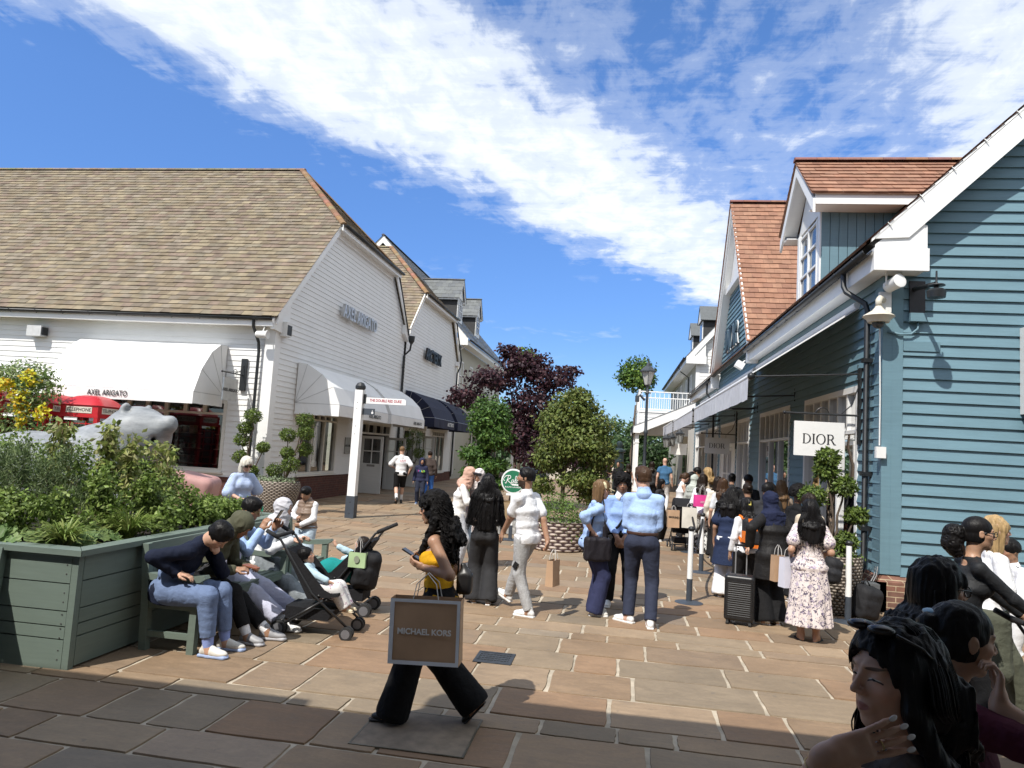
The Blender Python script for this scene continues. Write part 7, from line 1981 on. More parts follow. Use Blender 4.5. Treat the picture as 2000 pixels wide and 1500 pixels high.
# --- the walking woman in the foreground
def x1(k, ob, ch):
 phone_in('B', 28, .035, .12)(k, ob, ch)
 m = MB()
 for sg in (1, -1):
  m.tube([k.nb-k.d1*.14*k.s+k.rc*sg*.075*k.s+k.fc*.10*k.s, k.nb-k.d1*.03*k.s+k.rc*sg*.085*k.s+k.fc*.02*k.s, k.nb-k.d1*.12*k.s+k.rc*sg*.075*k.s-k.fc*.085*k.s], .006, 6)
 ch('shoulder_strap', m.mesh('s', True), cloth('mustard', ''))
 V = Vox(k.pel-.5, k.pel+.5, .006); b = k.pel-k.fp*.20*k.s+k.d0*.12*k.s; V.rbox(b, V3(.05, .06, .085)*k.s, None, .03, .02); V.cone(b+V3(0, 0, .08)*k.s, .035, b+V3(0, .02, .13)*k.s, .02, .03); ch('purse', V.mesh('purse'), M('black_leather', (.014, .013, .013), .4, .2))
 strap_tube(ch, [b+V3(0, .03, .12)*k.s, k.waist-k.fp*.14*k.s, k.chest-k.fc*.15*k.s+k.rc*.02, k.nb-k.fc*.07*k.s-k.rc*.10*k.s, k.nb-k.rc*.11*k.s+k.d1*.0], .007, M('black_leather', ''), 'purse_strap')
 strap_tube(ch, [b+V3(0, .0, -.07)*k.s, b+V3(.01, .01, -.25)*k.s], .007, M('black_leather', ''), 'purse_strap')
 ch('hair_locks', strands(k, 250, .30, 5, .0038, .014, 1.05, 96, .7, .02, .05), hair_mat('hair_black_curl', HAIRC['black'], curl=1))
 m = MB(); m.tube([k.hc+k.Mh @ (V3(-.30, .12, .36)*k.hh), k.hc+k.Mh @ (V3(-.36, .0, .30)*k.hh), k.hc+k.Mh @ (V3(-.37, -.08, .2)*k.hh)], .007, 6); ch('hair_clip', m.mesh('c', True), M('clip_grey', (.4, .4, .38), .3))
KW = person('woman with black curls in a mustard camisole and wide black trousers, striding left', (-1.21, 5.13), 270, 1.63, True, 'tan',
 dict(lean=(1, 6), head=(4, -9, 0), bust=1.05, armL=dict(W=(-1.30, 5.02, 1.085), poleW=(.9, -.5, -.75), hdW=(-.92, .10, .30), hnW=(0, .75, .6), curl=.55, thumb=.9),
   armR=dict(W=(-1.30, 5.17, 1.10), poleW=(.8, .6, -.8), hdW=(-.92, -.22, .30), hnW=(0, -.75, .6), curl=.6, thumb=.9),
   legL=dict(a=(-.085, .27, .085), yaw=4), legR=dict(a=(.075, -.30, .165), pitch=-50, yaw=-4, pole=(0, 1, 0))),
 ('curlylong', 'black', dict(length=.30, fl=.16, thick=.03, faced=.50, facew=.34)), dict(mat=cloth('mustard', (.60, .315, .012), bump=.5, bscale=90), infl=.010, hem=.075, flare=.045, open_neck=.135, fold=1.3, name='camisole'),
 dict(mat=cloth('crepe_black', (.006, .006, .007)), infl=.010, knee=.095, hem=.118, fold=.9, length=1.0, drop=.045, rise=.09), ('flat', DKS, DKS), extra=x1)
# --- the man in the white T-shirt
def locks(n, ln, sp=1.2, r=.0026, wave=.012, out=.03):
 return lambda k, ob, ch: ch('hair_locks', strands(k, n, ln, n, r, 0, sp, 72, 1.1, wave, out), hair_mat('hair_black', HAIRC['black']))
def x2(k, ob, ch):
 m = MB(); p = k.kn['L']+(k.hip['L']-k.kn['L'])*.25-k.rp*.085*k.s
 m.box(p, (.012, .06, .08), Matrix.Rotation(.5, 3, 'X')); ch('pocket_badge', m.mesh('b'), BLK)
person('bearded man in a white T-shirt and grey joggers, striding left with a brown paper bag', (-1.02, 8.72), 300, 1.76, False, 'tan',
 dict(lean=(3, 5), head=(28, 4, 0), armL=dict(W=(-1.33, 8.86, .94), pole=(-.4, -.8, .2), hdW=(-.45, .3, -.8), hnW=(.6, .3, -.4), curl=.4), armR=dict(W=(-.72, 8.70, .76), pole=(.5, -1, 0), hdW=(.05, -.1, -1), hnW=(-1, 0, 0), curl=1.1),
   legL=dict(W=(-.94, 8.62, .08), yaw=12), legR=dict(W=(-1.27, 9.12, .11), pitch=24, yaw=6)),
 ('fade', 'black', dict(thick=.028, top=.03, low=-.12)), dict(mat=WHT, infl=.020, sleeve=.34, cuff=.078, hem=.10, fold=1.35, name='t_shirt'), dict(mat=GRY, infl=.012, knee=.072, hem=.060, fold=1.5, name='joggers'), ('trainer', WSH), beard=.93, extra=x2)
# --- three staff in blue shirts
def x3(k, ob, ch):
 s = k.s; c = k.hip['R']+V3(.10, .02, -.05)*s
 V = Vox(c-.4, c+.4, .009); V.rbox(c, V3(.075, .17, .15)*s, rotm(0, 0, 0), .04, .03); V.wrinkle(.010, (.05, .05, .09), 3); ch('tote_bag', V.mesh('t'), cloth('bag_black', (.016, .014, .018), .6))
 strap_tube(ch, [c+V3(.02, .12, .13)*s, k.chest+k.rc*.14*s+k.fc*.10*s, k.nb+k.rc*.10*s+k.d1*.012*s, k.chest+k.rc*.15*s-k.fc*.07*s, c+V3(.02, -.12, .13)*s], .011, cloth('bag_black', ''), 'bag_strap')
person('woman in a cream cap and pale blue shirt with a black tote, facing right', (-.25, 9.05), 72, 1.66, True, 'fair',
 dict(lean=(2, 8), head=(-4, -8, 0), girth=1.04, armR=dict(W=(-.26, 8.88, 1.03), poleW=(-.8, -.8, -.2), hdW=(.55, .2, -.7), hnW=(0, 1, 0), curl=.5), armL=dict(w=(-.22, .10, .95), pole=(-1, -.5, 0)), legR=dict(a=(.09, .05, .085)), legL=dict(a=(-.10, .10, .085))),
 [('bob', 'light', dict(width=.30, thick=.03)), ('cap', cloth('cap_cream', (.60, .53, .34)), {})], dict(mat=SKY, infl=.022, sleeve=.62, cuff=.062, hem=.08, fold=1.5, collar=True), dict(mat=cloth('navy_trouser', (.030, .035, .085)), infl=.016, knee=.088, hem=.105, drop=.04, fold=.8), ('trainer', (.66, .64, .58)), extra=x3)
def x4(k, ob, ch):
 s = k.s
 strap_tube(ch, [k.nb-k.rc*.115*s+k.fc*.03*s+k.d1*-.01*s, k.chest-k.rc*.06*s+k.fc*.155*s, k.waist+k.rc*.04*s+k.fc*.155*s, k.pel+k.rc*.17*s+k.fc*.07*s], .017, BLK, 'crossbody_strap')
 c = k.pel+k.rc*.20*s-k.fc*.03*s; V = Vox(c-.3, c+.3, .01); V.rbox(c, V3(.06, .12, .12)*s, None, .04, .02); ch('satchel', V.mesh('t'), cloth('bag_black', ''))
person('young man with curly black hair in a blue shirt and crossbody strap, facing the camera', (.09, 9.72), 176, 1.74, False, 'tan',
 dict(lean=(0, 4), head=(0, -10, 3), armR=dict(w=(.045, .19, .90), pole=(.6, -1, 0), hd=(-.35, .15, -.9), hn=(-.4, -.8, 0), curl=.8), armL=dict(w=(-.045, .19, .90), pole=(-.6, -1, 0), hd=(.35, .15, -.9), hn=(.4, -.8, 0), curl=.8), legR=dict(a=(.12, .02, .085)), legL=dict(a=(-.13, .06, .085))),
 ('afro', 'black', dict(thick=.01)), dict(mat=SKY2, infl=.020, sleeve=.97, hem=-.02, fold=1.3, collar=WHT), dict(mat=BLK, infl=.014, knee=.078, hem=.072, rise=.08), ('trainer', WSH), beard=.35, extra=x4)
def x5(k, ob, ch):
 m = MB(); p = k.hc+k.Mh @ (V3(-.36, -.06, -.06)*k.hh); m.sphere(p, (.012, .018, .028), 10, 8); m.tube([p, p+V3(-.004, -.012, .05)], .006, 5); ch('headset', m.mesh('e', True), PHONE)
person('tall man seen from behind in a pale blue shirt, brown belt and navy chinos', (.34, 8.74), 8, 1.86, False, 'fair',
 dict(lean=(0, 2), head=(48, -4, 0), armL=dict(w=(-.06, .24, 1.10), pole=(-.5, -1, -.3), hd=(.9, .3, 0), hn=(0, -1, 0), curl=.7), armR=dict(w=(.05, .26, 1.06), pole=(.5, -1, -.3), hd=(-.9, .3, 0), hn=(0, -1, 0), curl=.7), legL=dict(W=(.22, 8.80, .09), yaw=62), legR=dict(W=(.47, 8.62, .09), yaw=8)),
 ('short', 'brown', dict(top=.07, quiff=1, low=-.20, thick=.03)), dict(mat=SKY, infl=.024, sleeve=.95, hem=-.045, fold=1.35, collar=True), dict(mat=NAVY2, infl=.017, knee=.078, hem=.070, rise=.09, fold=.9), ('trainer', WSH), belt=M('brown_belt', (.05, .022, .014), .45), extra=x5)
# --- middle distance, left of centre
person('woman seen from behind with very long black hair, black top and charcoal wide trousers', (-1.60, 9.10), 350, 1.63, True, 'olive',
 dict(head=(6, -8, 0), shw=.96, armL=dict(w=(-.15, .22, 1.03), pole=(-.5, -.9, -.3), hd=(.2, .9, .3), curl=.9), armR=dict(w=(.15, .22, 1.05), pole=(.5, -.9, -.3), hd=(-.2, .9, .3), curl=.9), legL=dict(a=(-.10, .04, .085)), legR=dict(a=(.10, -.05, .085))),
 ('long', 'black', dict(length=.50, width=.50, rough=1.1)), dict(mat=BLK, infl=.012, sleeve=.97, hem=.01), dict(mat=CHAR, infl=.012, knee=.092, hem=.112, drop=.045, rise=.10, fold=.8), ('trainer', GRS), extra=locks(300, .50, 1.3, .0028, .03))
person('woman in a dusty pink headscarf and belted white tunic, looking down at a phone', (-2.50, 11.60), 82, 1.66, True, 'light',
 dict(lean=(2, 12), head=(0, -24, 0), armR=dict(w=(.10, .34, 1.20), pole=(.8, -.5, -.8), hd=(-.1, .8, .5), curl=.8), armL=dict(w=(-.06, .34, 1.12), pole=(-.8, -.5, -.8), hd=(.1, .8, .4), curl=.8)),
 ('hijab', cloth('dusty_pink', (.50, .31, .235)), dict(drop=.06, backdrop=.06)), dict(mat=cloth('ivory_linen', (.70, .68, .65)), infl=.026, sleeve=.97, cuff=.055, hem=.30, flare=.045, fold=1.6, name='tunic'), dict(mat=LGT, infl=.016, knee=.095, hem=.11, drop=.03), ('trainer', (.45, .45, .47)), lid=.6)
person('woman in a white headscarf with sunglasses pushed up, facing the pair with the phone', (-2.18, 11.78), 205, 1.64, True, 'light',
 dict(lean=(2, 8), head=(12, -26, -6)), ('hijab', cloth('pale_scarf', (.62, .57, .56)), dict(drop=.08)), dict(mat=pattern_cloth('mauve_floral', (.50, .42, .40), (.30, .17, .15), 16, .58), infl=.024, sleeve=.97, hem=.34, flare=.03), dict(mat=PALEJ, infl=.014), ('trainer', WSH), lid=.6,
 extra=lambda k, ob, ch: (lambda m: (m.box(k.hc+k.Mh @ (V3(0, .34, .33)*k.hh), (.15, .03, .04), Matrix(k.Mh.tolist())), ch('sunglasses', m.mesh('g'), PHONE)))(MB()))
def back_print(k, ob, ch):
 for txt, z, c, sz in (('POP', .055, LETTER_K, .035), ('TEAM', .02, M('red_print', (.5, .05, .08), .5), .06)):
  me = text_mesh(txt, sz*1.6, .001); p = k.nb-k.d1*(.20-z*2)*k.s-k.fc*.142*k.s; r = k.rc; u = nrm(k.d1); n = np.cross(r, u)
  me.transform(Matrix(((r[0], u[0], n[0], p[0]), (r[1], u[1], n[1], p[1]), (r[2], u[2], n[2], p[2]), (0, 0, 0, 1)))); ch('print', me, c)
person('man walking away in a printed white T-shirt, black shorts and white socks', (-6.85, 22.6), 338, 1.86, False, 'fair', dict(bare=True, lean=(2, 3), legR=dict(a=(.09, .22, .085)), legL=dict(a=(-.09, -.24, .15), pitch=-35), armR=dict(w=(.24, .05, .92), pole=(1, -1, 0)), armL=dict(w=(-.16, .22, 1.05), pole=(-1, -.6, 0))),
 ('fade', 'light', dict(thick=.02)), dict(mat=WHT, infl=.024, sleeve=.42, cuff=.085, hem=.10), dict(mat=BLK, kind='shorts', infl=.022, length=.52, hem=.105, name='shorts', drop=.0), ('trainer', DKS, DKS), socks=(WHT, .40), extra=back_print)
def polo(k, ob, ch):
 x = -.07
 for c_, col in zip('POLO', ((.45, .05, .30), (.02, .25, .55), (.75, .65, .02), (.25, .60, .06))):
  me = text_mesh(c_, .085, .001, bold=.004); p = k.chest+k.d1*.03*k.s+k.fc*.150*k.s-k.rc*x; r = -k.rc; u = nrm(k.d1); n = np.cross(r, u); x += .055
  me.transform(Matrix(((r[0], u[0], n[0], p[0]), (r[1], u[1], n[1], p[1]), (r[2], u[2], n[2], p[2]), (0, 0, 0, 1)))); ch('lettering', me, M('print_%s%d' % (c_, int(x*100)), col, .6))
person('small figure in a hooded navy sweatshirt with bright chest lettering', (-6.25, 22.9), 172, 1.52, False, 'olive', dict(lean=(2, 4), bust=0, head=(14, -10, 0)), ('hood', NAVY, {}), dict(mat=NAVY, infl=.034, sleeve=.95, hem=.10), dict(mat=cloth('dark_jean', (.02, .025, .045)), infl=.016, hem=.07), ('trainer', (.1, .16, .3)), extra=polo)
person('person in a dark brown hooded jacket walking away behind the navy sweatshirt', (-6.65, 25.4), 350, 1.74, False, 'tan', dict(head=(0, -8, 0)), ('short', 'dark', dict(top=.04)), dict(mat=cloth('brown_hoodie', (.06, .045, .04)), infl=.035, sleeve=.96, hem=.1), dict(mat=cloth('blue_track', (.05, .16, .5)), infl=.02, hem=.08), ('trainer', WSH))
def x12(k, ob, ch):
 m = MB(); p = k.hc+k.Mh @ (V3(0, .37, .03)*k.hh)
 for sg in (-1, 1): m.box(p+k.Mh @ V3(sg*.033, 0, 0), (.055, .01, .036), Matrix(k.Mh.tolist()))
 m.box(p+k.Mh @ V3(0, 0, .012), (.13, .008, .006), Matrix(k.Mh.tolist())); ch('sunglasses', m.mesh('g'), PHONE)
person('woman with a white bob in a blue and white striped shirt behind the planter', (-5.85, 10.75), 130, 1.62, True, 'fair',
 dict(lean=(3, 10), head=(4, -26, 0), girth=1.16, armR=dict(w=(.08, .26, 1.0), pole=(1, -.6, -.5), hd=(-.6, .7, 0), curl=.7), armL=dict(w=(-.22, .06, .90), pole=(-1, -.6, 0), hd=(0, 0, -1), curl=1.1)),
 ('bob', 'white', dict(drop=.10, thick=.05)), dict(mat=stripe_cloth('blue_stripes', (.60, .66, .78), (.13, .24, .52), 190), infl=.030, sleeve=.48, cuff=.095, hem=.20, flare=.02, collar=True, fold=1.4), dict(mat=cloth('ice_jeans', (.50, .60, .70)), infl=.014), ('trainer', WSH), extra=x12)
def vest(k, ob, ch):
 s = k.s; V = k.vox(k.h); trunk(V, k, .034); V.ecap(k.pel, (.165*s+.034, .12*s+.034), k.pel-k.d0*.05*s, (.165*s+.03, .12*s+.03), k.rp, .03, capz=.1)
 V.cone(k.nb-k.d1*.03*s, .10*s, k.nb+k.d1*.03*s, .088*s, .03); V.cone(k.nb, .068*s, k.nb+k.d1*.2*s, .08*s, 0, 's')
 for q, sg in (('R', 1), ('L', -1)): V.ell(k.sh[q]+k.rc*sg*.045*s, V3(.06, .10, .11)*s, None, .02, 's')
 z = V.ax[2][None, None, :]; V.D += (-.006*np.abs(np.sin(z*math.pi/.052))).astype(np.float32); V.cut(k.pel-k.d0*.04*s, -k.d0)
 V.cone(k.waist+k.fc*.18*s, .008, k.nb+k.fc*.10*s, .008, 0, 's'); ch('quilted_vest', V.mesh('v'), M('vest_brown', (.20, .135, .095), .5, .15, 12, .2, 90))
person('boy in a quilted brown vest and white sleeves looking down at the pushchair', (-4.40, 10.05), 186, 1.25, False, 'tan',
 dict(lean=(2, 6), head=(-4, -24, 0), headk=1.16, armR=dict(w=(.10, .20, 1.10), pole=(1, -.4, -.5), hd=(-.5, .6, .2), curl=.8), armL=dict(w=(-.02, .24, .98), pole=(-1, -.4, -.5), hd=(.8, .4, 0), curl=.7)),
 ('crop', 'black', dict(thick=.045, top=.05, hairline=.0, low=-.02)), dict(mat=WHT, infl=.026, sleeve=.97, hem=.05), dict(mat=PALEJ, infl=.03, knee=.10, hem=.095, drop=.02), ('trainer', WSH), lid=.5, extra=vest)
# --- the bench
def seat(x, y, H, **k): return dict(pel=(0, 0, .545*1.75/H), **k)
def chest_logo(k, ob, ch):
 s = k.s; m = MB()
 for i, tx in enumerate(('THE', 'NORTH', 'FACE')):
  me = text_mesh(tx, .040, .001, bold=.001, align='LEFT'); p = k.chest+k.d1*(.10-.034*i)*s+k.fc*.165*s+k.rc*.02*s; r = -k.rc; u = nrm(k.d1); n = np.cross(r, u)
  me.transform(Matrix(((r[0], u[0], n[0], p[0]), (r[1], u[1], n[1], p[1]), (r[2], u[2], n[2], p[2]), (0, 0, 0, 1)))); ch('lettering', me, LETTER_W)
person('young man hunched on the bench end in a navy hooded jacket, hand over his forehead', (-3.90, 6.10), 88, 1.74, False, 'light',
 dict(pel=(0, 0, .55), lean=(14, 46), head=(-8, -58, 0), shf=.02, armR=dict(W=(-3.74, 5.93, .70), poleW=(-1, -.6, -.2), hdW=(.95, .1, -.15), hnW=(0, 0, -1), curl=.4), armL=dict(W=(-3.56, 6.22, .84), poleW=(.6, .3, -1), hdW=(.0, -.15, 1), hnW=(-1, 0, 0), curl=.45, spread=6),
   legR=dict(W=(-3.42, 5.98, .09), pole=(.1, 1, .8), yaw=-4), legL=dict(W=(-3.40, 6.22, .09), pole=(-.1, 1, .8), yaw=4)),
 ('short', 'black', dict(thick=.05, top=.05, rough=2.5, low=-.16)), dict(mat=cloth('navy_hoodie', (.009, .013, .030)), infl=.030, sleeve=.96, cuff=.05, hem=.13, fold=1.3, name='hooded_jacket'), dict(mat=cloth('blue_joggers', (.135, .185, .31)), infl=.024, knee=.088, hem=.062, length=.90, fold=1.5, thigh=.006, name='joggers'), ('trainer', (.62, .60, .55), (.30, .38, .58)), socks=(cloth('sock_blue', (.25, .32, .62)), .22), lid=.7, group='people seated on the green benches', extra=chest_logo)
person('person bent over on the bench with an olive hood up and black trousers', (-3.92, 6.62), 90, 1.70, False, 'tan',
 dict(pel=(0, 0, .56), lean=(16, 38), head=(-6, -46, 0), armR=dict(W=(-3.52, 6.50, .66), poleW=(-.6, -.6, -1), hdW=(.8, .3, .1), hnW=(0, .3, -1), curl=.8), armL=dict(W=(-3.52, 6.74, .66), poleW=(-.6, .6, -1), hdW=(.8, -.3, .1), hnW=(0, -.3, -1), curl=.8), legR=dict(W=(-3.32, 6.46, .09), pole=(.1, 1, .8)), legL=dict(W=(-3.22, 6.66, .09), pole=(-.1, 1, .8))),
 ('hood', cloth('olive', (.085, .085, .055)), {}), dict(mat=cloth('olive', ''), infl=.028, sleeve=.96, hem=.05, fold=1.3, name='hooded_top'), dict(mat=BLK, infl=.018, knee=.080, hem=.062, length=.90), ('trainer', (.26, .26, .27), (.4, .4, .42)), socks=(WHT, .28), group='people seated on the green benches',
 extra=phone_in('B', -10, .01, .10, 'phone', M('phone_copper', (.25, .09, .05), .3)))
def x16(k, ob, ch):
 phone_in('L', 60, .06, .08)(k, ob, ch)
 m = MB(); p = k.hc+k.Mh @ (V3(0, .385, .02)*k.hh)
 for sg in (-1, 1): m.tube([p+k.Mh @ V3(sg*.034+.024*math.cos(a), 0, .019*math.sin(a)) for a in [i*math.pi/6 for i in range(13)]], .002, 4); m.tube([p+k.Mh @ V3(sg*.058, 0, .005), p+k.Mh @ V3(sg*.08, -.11, .005)], .002, 4)
 ch('glasses', m.mesh('g', True), M('gold_wire', (.4, .3, .12), .3, metal=.8))
 V = Vox(k.wr['R']-.1, k.wr['R']+.1, .004); d = nrm(k.wr['R']-k.el['R']); V.cone(k.wr['R']-d*.03, .037, k.wr['R']-d*.008, .036, 0); ch('wristwatch', V.mesh('w'), PHONE)
person('man with glasses on the bench in pale blue sleeves, holding up a phone', (-3.96, 7.10), 86, 1.74, False, 'tan',
 dict(pel=(0, 0, .55), lean=(4, 24), head=(-2, -24, 0), armR=dict(W=(-3.56, 7.04, .98), poleW=(.1, -.5, -1), hdW=(.35, .1, .9), hnW=(.3, .8, 0), curl=.8), armL=dict(W=(-3.50, 7.20, .98), poleW=(.1, .5, -1), hdW=(.35, -.1, .9), hnW=(.3, -.8, 0), curl=.8), legR=dict(W=(-3.20, 7.00, .09), pole=(.1, 1, .9)), legL=dict(W=(-3.05, 7.22, .09), pole=(-.1, 1, .9))),
 ('crop', 'black', dict(thick=.045, top=.05, low=-.08)), [dict(mat=SKY, infl=.018, sleeve=.95, hem=.03), dict(mat=WHT, infl=.026, hem=.05, name='waistcoat')], dict(mat=cloth('lilac_white', (.52, .53, .66)), infl=.024, knee=.092, hem=.085, length=.92, fold=1.4), ('trainer', WSH), socks=(WHT, .3), group='people seated on the green benches', extra=x16)
person('woman in a pale grey headscarf and white jacket seated on the farther bench', (-3.92, 7.82), 84, 1.62, True, 'light',
 dict(pel=(0, 0, .58), lean=(6, 26), head=(-4, -4, 0), armR=dict(W=(-3.52, 7.68, .80), poleW=(-.4, -.7, -1), hdW=(.7, .4, .2), hnW=(0, .4, -1), curl=.9), armL=dict(W=(-3.50, 7.92, .80), poleW=(-.4, .7, -1), hdW=(.7, -.4, .2), hnW=(0, -.4, -1), curl=.9), legR=dict(W=(-3.22, 7.70, .09), pole=(.1, 1, .8)), legL=dict(W=(-3.12, 7.95, .09), pole=(-.1, 1, .8))),
 ('hijab', cloth('grey_scarf', (.50, .49, .52)), dict(drop=.07)), dict(mat=cloth('white_jacket', (.64, .65, .66)), infl=.034, sleeve=.97, hem=.12, fold=1.4, name='jacket'), dict(mat=cloth('grey_jean', (.19, .21, .225), var=.3), infl=.024, knee=.095, hem=.10, length=.96, fold=1.3), ('trainer', (.2, .2, .2)), group='people seated on the green benches')
# --- the queue at the blue shop
QG = 'people queuing outside the blue shop'
person('woman from behind in a floral dress with long straight black hair', (2.22, 8.72), 4, 1.60, True, 'olive', dict(bare=True, girth=1.08, head=(8, -4, 0), armL=dict(w=(-.20, .16, 1.02), pole=(-.25, -1, -.1), hd=(.2, .8, -.3), curl=.8), armR=dict(w=(.19, .18, 1.06), pole=(.25, -1, -.1), hd=(-.2, .8, -.2), curl=.8), legL=dict(a=(-.08, .02, .085)), legR=dict(a=(.09, -.01, .085), yaw=-28)),
 ('long', 'black', dict(length=.30, width=.42, rough=.6)), dict(mat=pattern_cloth('floral_dress', (.68, .60, .57), (.10, .085, .13), 34, .53, .05, (.36, .30, .40)), infl=.014, sleeve=.28, cuff=.085, hem=.06, puff=.012, name='dress_bodice'), dict(mat=pattern_cloth('floral_dress', ()), kind='skirt', length=.86, hem=.25, infl=.020, rise=.10, name='dress_skirt', fold=1.2), ('flat', DKS, DKS), group=QG, extra=locks(260, .34, 1.0))
person('woman in a navy headscarf and long black coat holding the suitcase handle', (1.96, 9.42), 342, 1.64, True, 'light', dict(girth=1.12, lean=(0, 5), head=(16, -8, 0), armL=dict(W=(1.66, 9.30, .955), pole=(-1, -.7, 0), hdW=(-.3, -.1, -.5), hnW=(1, 0, 0), curl=1.0), armR=dict(w=(.27, -.02, .90), pole=(1, -1, 0), hd=(0, 0, -1), curl=1.1), legL=dict(a=(-.09, .0, .085), yaw=50), legR=dict(a=(.10, .02, .085), yaw=-20)),
 ('hijab', cloth('navy_scarf', (.012, .016, .042)), dict(drop=.18, backdrop=.22)), dict(mat=cloth('coat_black', (.013, .012, .012), .6), infl=.042, sleeve=.98, cuff=.055, hem=.34, flare=.03, fold=1.1, name='coat'), dict(mat=BLK, infl=.02, knee=.10, hem=.12, drop=.04), ('trainer', (.68, .67, .63)), group=QG)
def backpack(k, ob, ch):
 s = k.s; c = k.chest-k.fc*.205*s-k.d1*.01*s; Mx = np.stack([k.rc, k.fc, k.d1], 1); V = Vox(c-.4, c+.4, .009)
 V.rbox(c, V3(.145, .09, .225)*s, Mx, .06, .03); V.rbox(c-k.fc*.07*s-k.d1*.07*s, V3(.12, .06, .12)*s, Mx, .04, .02); ob2 = ch('backpack', V.mesh('b'), cloth('pack_black', (.018, .018, .020), .7))
 o = cloth('pack_orange', (.72, .17, .02), .7); m = MB(); M3 = Matrix(Mx.tolist())
 def bx(dx, dy, dz, d): m.box(c+k.rc*dx*s+k.fc*dy*s+k.d1*dz*s, [q*s for q in d], M3)
 bx(0, -.085, .17, (.17, .03, .10)); bx(0, -.098, .045, (.24, .03, .035)); bx(-.128, -.06, -.06, (.05, .14, .17)); bx(.128, -.06, -.06, (.05, .14, .17)); bx(0, -.10, -.20, (.25, .05, .05)); ch('orange_panel', m.mesh('p'), o)
 for sg in (-1, 1): strap_tube(ch, [c+k.rc*sg*.09*s+k.d1*.19*s+k.fc*.05*s, k.nb+k.rc*sg*.115*s+k.d1*.005*s, k.chest+k.rc*sg*.13*s+k.fc*.13*s, c+k.rc*sg*.13*s-k.d1*.16*s+k.fc*.06*s], .020, o, 'shoulder_strap')
person('person with a black and orange backpack, hair held by a yellow clip', (1.80, 10.30), 350, 1.50, True, 'olive', dict(head=(0, -14, 0)), ('long', 'black', dict(length=.12, width=.34)), dict(mat=WHT, infl=.022, sleeve=.9, hem=.06), dict(mat=BLK2, infl=.016), ('trainer', WSH), group=QG,
 extra=lambda k, ob, ch: (backpack(k, ob, ch), (lambda m: (m.tube([k.hc+k.Mh @ (V3(.03, -.50, .22)*k.hh), k.hc+k.Mh @ (V3(0, -.52, -.05)*k.hh)], .009, 5), m.tube([k.hc+k.Mh @ (V3(.10, -.50, .22)*k.hh), k.hc+k.Mh @ (V3(.10, -.52, -.05)*k.hh)], .009, 5), ch('hair_clip', m.mesh('c'), M('clip_yellow', (.65, .55, .12), .4))))(MB())))
person('girl in a navy denim dress over white trousers with long dark hair', (1.66, 11.0), 20, 1.60, True, 'tan', dict(head=(-30, -18, 0), shw=.95, lean=(2, 8), armR=dict(w=(.10, .22, .95), pole=(1, -.7, -.2), curl=.6)), ('long', 'black', dict(length=.26, width=.46, rough=1.1)), dict(mat=cloth('navy_denim', (.018, .028, .065)), infl=.028, sleeve=.30, cuff=.085, hem=.42, flare=.05, name='dress'), dict(mat=WHT, infl=.02, knee=.10, hem=.125, drop=.05), ('trainer', (.5, .5, .5)), group=QG, extra=locks(240, .26, 1.3, .003, .03))
